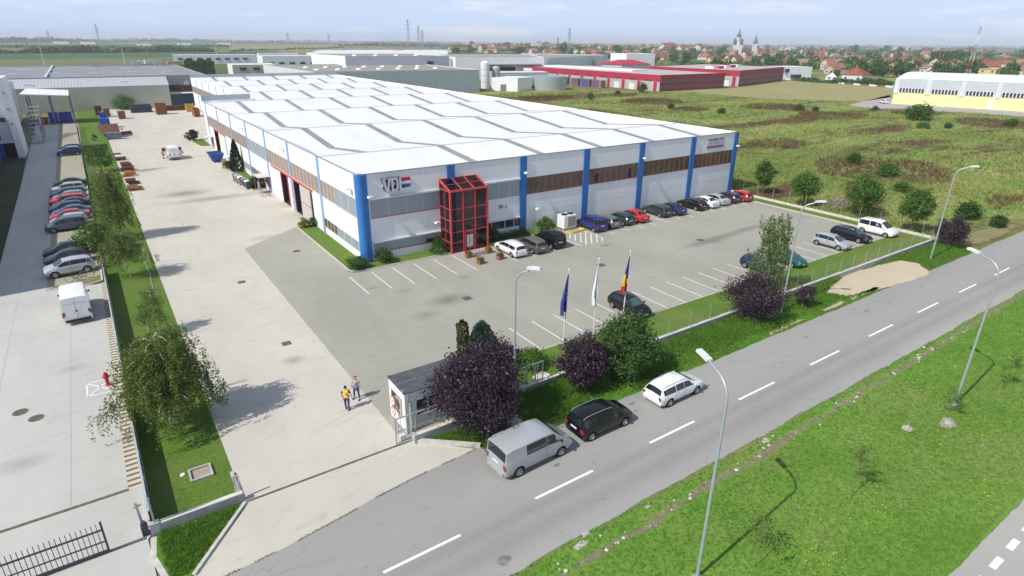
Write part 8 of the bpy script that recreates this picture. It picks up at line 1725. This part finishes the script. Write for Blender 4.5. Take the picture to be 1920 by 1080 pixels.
# churches
def church(px, py, topy, wpx, label, twin):
    p = at(px, py); d = (p - Vector((0, 0, 0))).dot(Vector((CF.x, CF.y, 0)).normalized()); s = d / FPX * 1.04; H_ = (py - topy) * s; W_ = wpx * s; t = thing('church', label, 'church', (p.x, p.y, 0), R(35)); M_SP = plain('green_grey_spire', (.10, .15, .15), .6, var=.15)
    m = MB(); w0 = W_ * (.5 if twin else .30); m.box(-w0, w0, -w0, w0, 0, H_ * .36 if twin else H_ * .55); m.obj('nave' if twin else 'tower', WALLS['white'], t, local=True)
    if twin:
        m = MB()
        for sx_ in (-1, 1):
            for sy in (-1, 1): m.lathe([(w0 * .34, H_ * .36), (w0 * .34, H_ * .50), (w0 * .38, H_ * .51), (w0 * .2, H_ * .58), (.1, H_ * .62)], (sx_ * w0 * .7, sy * w0 * .7, 0), 'Z', 10)
        m.obj('turret', M_SP, t, local=True)
        m = MB(); m.lathe([(w0 * .78, H_ * .361), (w0 * .7, H_ * .44), (w0 * .5, H_ * .48), (w0 * .48, H_ * .66)], (0, 0, 0), 'Z', 12); m.obj('drum', WALLS['white'], t, local=True)
        m = MB(); m.lathe([(w0 * .56, H_ * .66), (w0 * .5, H_ * .72), (w0 * .22, H_ * .80), (w0 * .10, H_ * .92), (.1, H_)], (0, 0, 0), 'Z', 12); m.obj('spire', M_SP, t, local=True)
    else:
        m = MB(); m.lathe([(w0 * 1.25, H_ * .55), (w0 * 1.1, H_ * .62), (w0 * .5, H_ * .75), (w0 * .25, H_ * .9), (.1, H_)], (0, 0, 0), 'Z', 10); m.obj('spire', M_SP, t, local=True)
        m = MB(); m.box(-w0 * .25, w0 * .25, -w0 * 1.03, -w0, H_ * .38, H_ * .48); m.obj('belfry_opening', M_WINFAR, t, local=True)
church(1381, 102, 61, 15, 'white church with dark turrets and a tall central spire', True); church(1413, 103, 71, 12, 'slim white bell tower with one dark spire beside the church', False)
# lattice masts and pylons
def lattice(px, py, topy, wpx, label, cat, mats, arms=False, name='lattice_mast', thick=.16, n_=9):
    p = at(px, py); d = p.dot(Vector((CF.x, CF.y, 0)).normalized()); s = d / FPX * 1.05; H_ = (py - topy) * s; b0 = wpx * s / 2; t = thing(name, label, cat, (p.x, p.y, 0), R(20)); th = max(thick, .30 * s)
    wd = lambda z: b0 * (1 - .82 * z / H_)
    for k_ in range(n_):
        z0, z1 = H_ * k_ / n_, H_ * (k_ + 1) / n_; a, c = wd(z0), wd(z1); m = MB()
        Q0 = [(-a, -a, z0), (a, -a, z0), (a, a, z0), (-a, a, z0)]; Q1 = [(-c, -c, z1), (c, -c, z1), (c, c, z1), (-c, c, z1)]
        for i in range(4): m.beam(Q0[i], Q1[i], th, th); m.beam(Q0[i], Q1[(i + 1) % 4], th * .55, th * .55); m.beam(Q1[i], Q1[(i + 1) % 4], th * .5, th * .5)
        m.obj('mast_section', mats[k_ % len(mats)], t, local=True)
    if arms:
        for f_, l_ in ((.72, .20), (.84, .16), (.95, .12)): MB().beam((-H_ * l_, 0, H_ * f_), (H_ * l_, 0, H_ * f_), th, th * 1.4).obj('crossarm', mats[0], t, local=True)
    return t
M_MW = plain('mast_white', (.66, .66, .66), .6); M_MR = plain('mast_red', (.40, .08, .06), .6); M_PYL = plain('pylon_steel', (.34, .36, .40), .6, metal=.2)
lattice(1812, 147, 53, 7, 'red and white banded lattice radio mast behind the yellow hall', 'mast', [M_MW, M_MW, M_MR, M_MR], n_=14, thick=.2)
for px, py, ty, lab in ((767, 97, 48, 'tallest power pylon over the tan field'), (786, 96, 57, 'slim pylon next to the tallest pylon'), (793, 94, 63, 'short pylon just behind the tallest pair'), (1066, 106, 62, 'power pylon standing among the town houses'), (187, 82, 52, 'lone mast over the plain beside the tree line'), (541, 82, 65, 'small far pylon above the hall roof end'), (617, 82, 66, 'small far pylon nearer the tallest pylons'), (94, 80, 61, 'faint pylon far out on the plain')):
    lattice(px, py, ty, 5 if py > 90 else 3.5, lab, 'pylon', [M_PYL], True, 'power_pylon', n_=7)
p = at(1046, 90); chm = thing('factory_chimney', 'dark brick chimney alone on the skyline', 'chimney', (p.x, p.y, 0)); hc = 18 * p.length / FPX * .95; m = MB(); m.lathe([(hc * .075, 0), (hc * .05, hc)], (0, 0, 0), 'Z', 12); m.obj('shaft', plain('dark_brick', (.10, .08, .08), .9), chm, local=True)
# lorries by the far end of the grey hall
def lorry(px, py, deg, col, label):
    p = at(px, py); t = thing('parked_lorry', label, 'lorry', (p.x, p.y, 0), R(deg)); m = MB(); m.box(-6.5, 5.2, -1.25, 1.25, 1.1, 4.0); m.obj('trailer', col, t, local=True); m = MB(); m.box(5.5, 7.6, -1.2, 1.2, .7, 3.4); m.obj('cab', M_DOME, t, local=True); MB().box(7.6, 7.66, -1.0, 1.0, 2.1, 3.1).obj('windscreen', M_WINFAR, t, local=True)
    for x in (-5, -3.6, 5.0, 6.8):
        for y in (-1.1, 1.1): m = MB(); m.lathe([(.5, -.15), (.5, .15)], (x, y, .5), 'Y', 12); m.obj('wheel', M_TYRE, t, local=True)
for a in ((275, 122, 20, M_DOME, 'white lorry parked behind the grey hall'), (287, 122, 15, M_DOME, 'white lorry behind the grey hall, closer to the cream lorry'), (318, 124, 10, WALLS['cream'], 'cream lorry parked behind the grey hall'), (330, 124, 10, plain('tan_trailer', (.45, .38, .26), .7), 'tan lorry beside the cream lorry')): lorry(*a)
# the air: even pale haze over the whole plain
hz = bpy.data.materials.new('haze'); hz.use_nodes = True; t_ = hz.node_tree; t_.nodes.clear(); o_ = t_.nodes.new('ShaderNodeOutputMaterial'); v_ = t_.nodes.new('ShaderNodeVolumePrincipled')
v_.inputs['Color'].default_value = (.88, .94, 1.0, 1); v_.inputs['Density'].default_value = .00016; v_.inputs['Anisotropy'].default_value = 0
t_.links.new(v_.outputs[0], o_.inputs['Volume'])
MB().box(-6100, 8600, -1300, 8600, -1.2, 75).obj('haze', hz, kind='stuff')
bpy.context.view_layer.update()
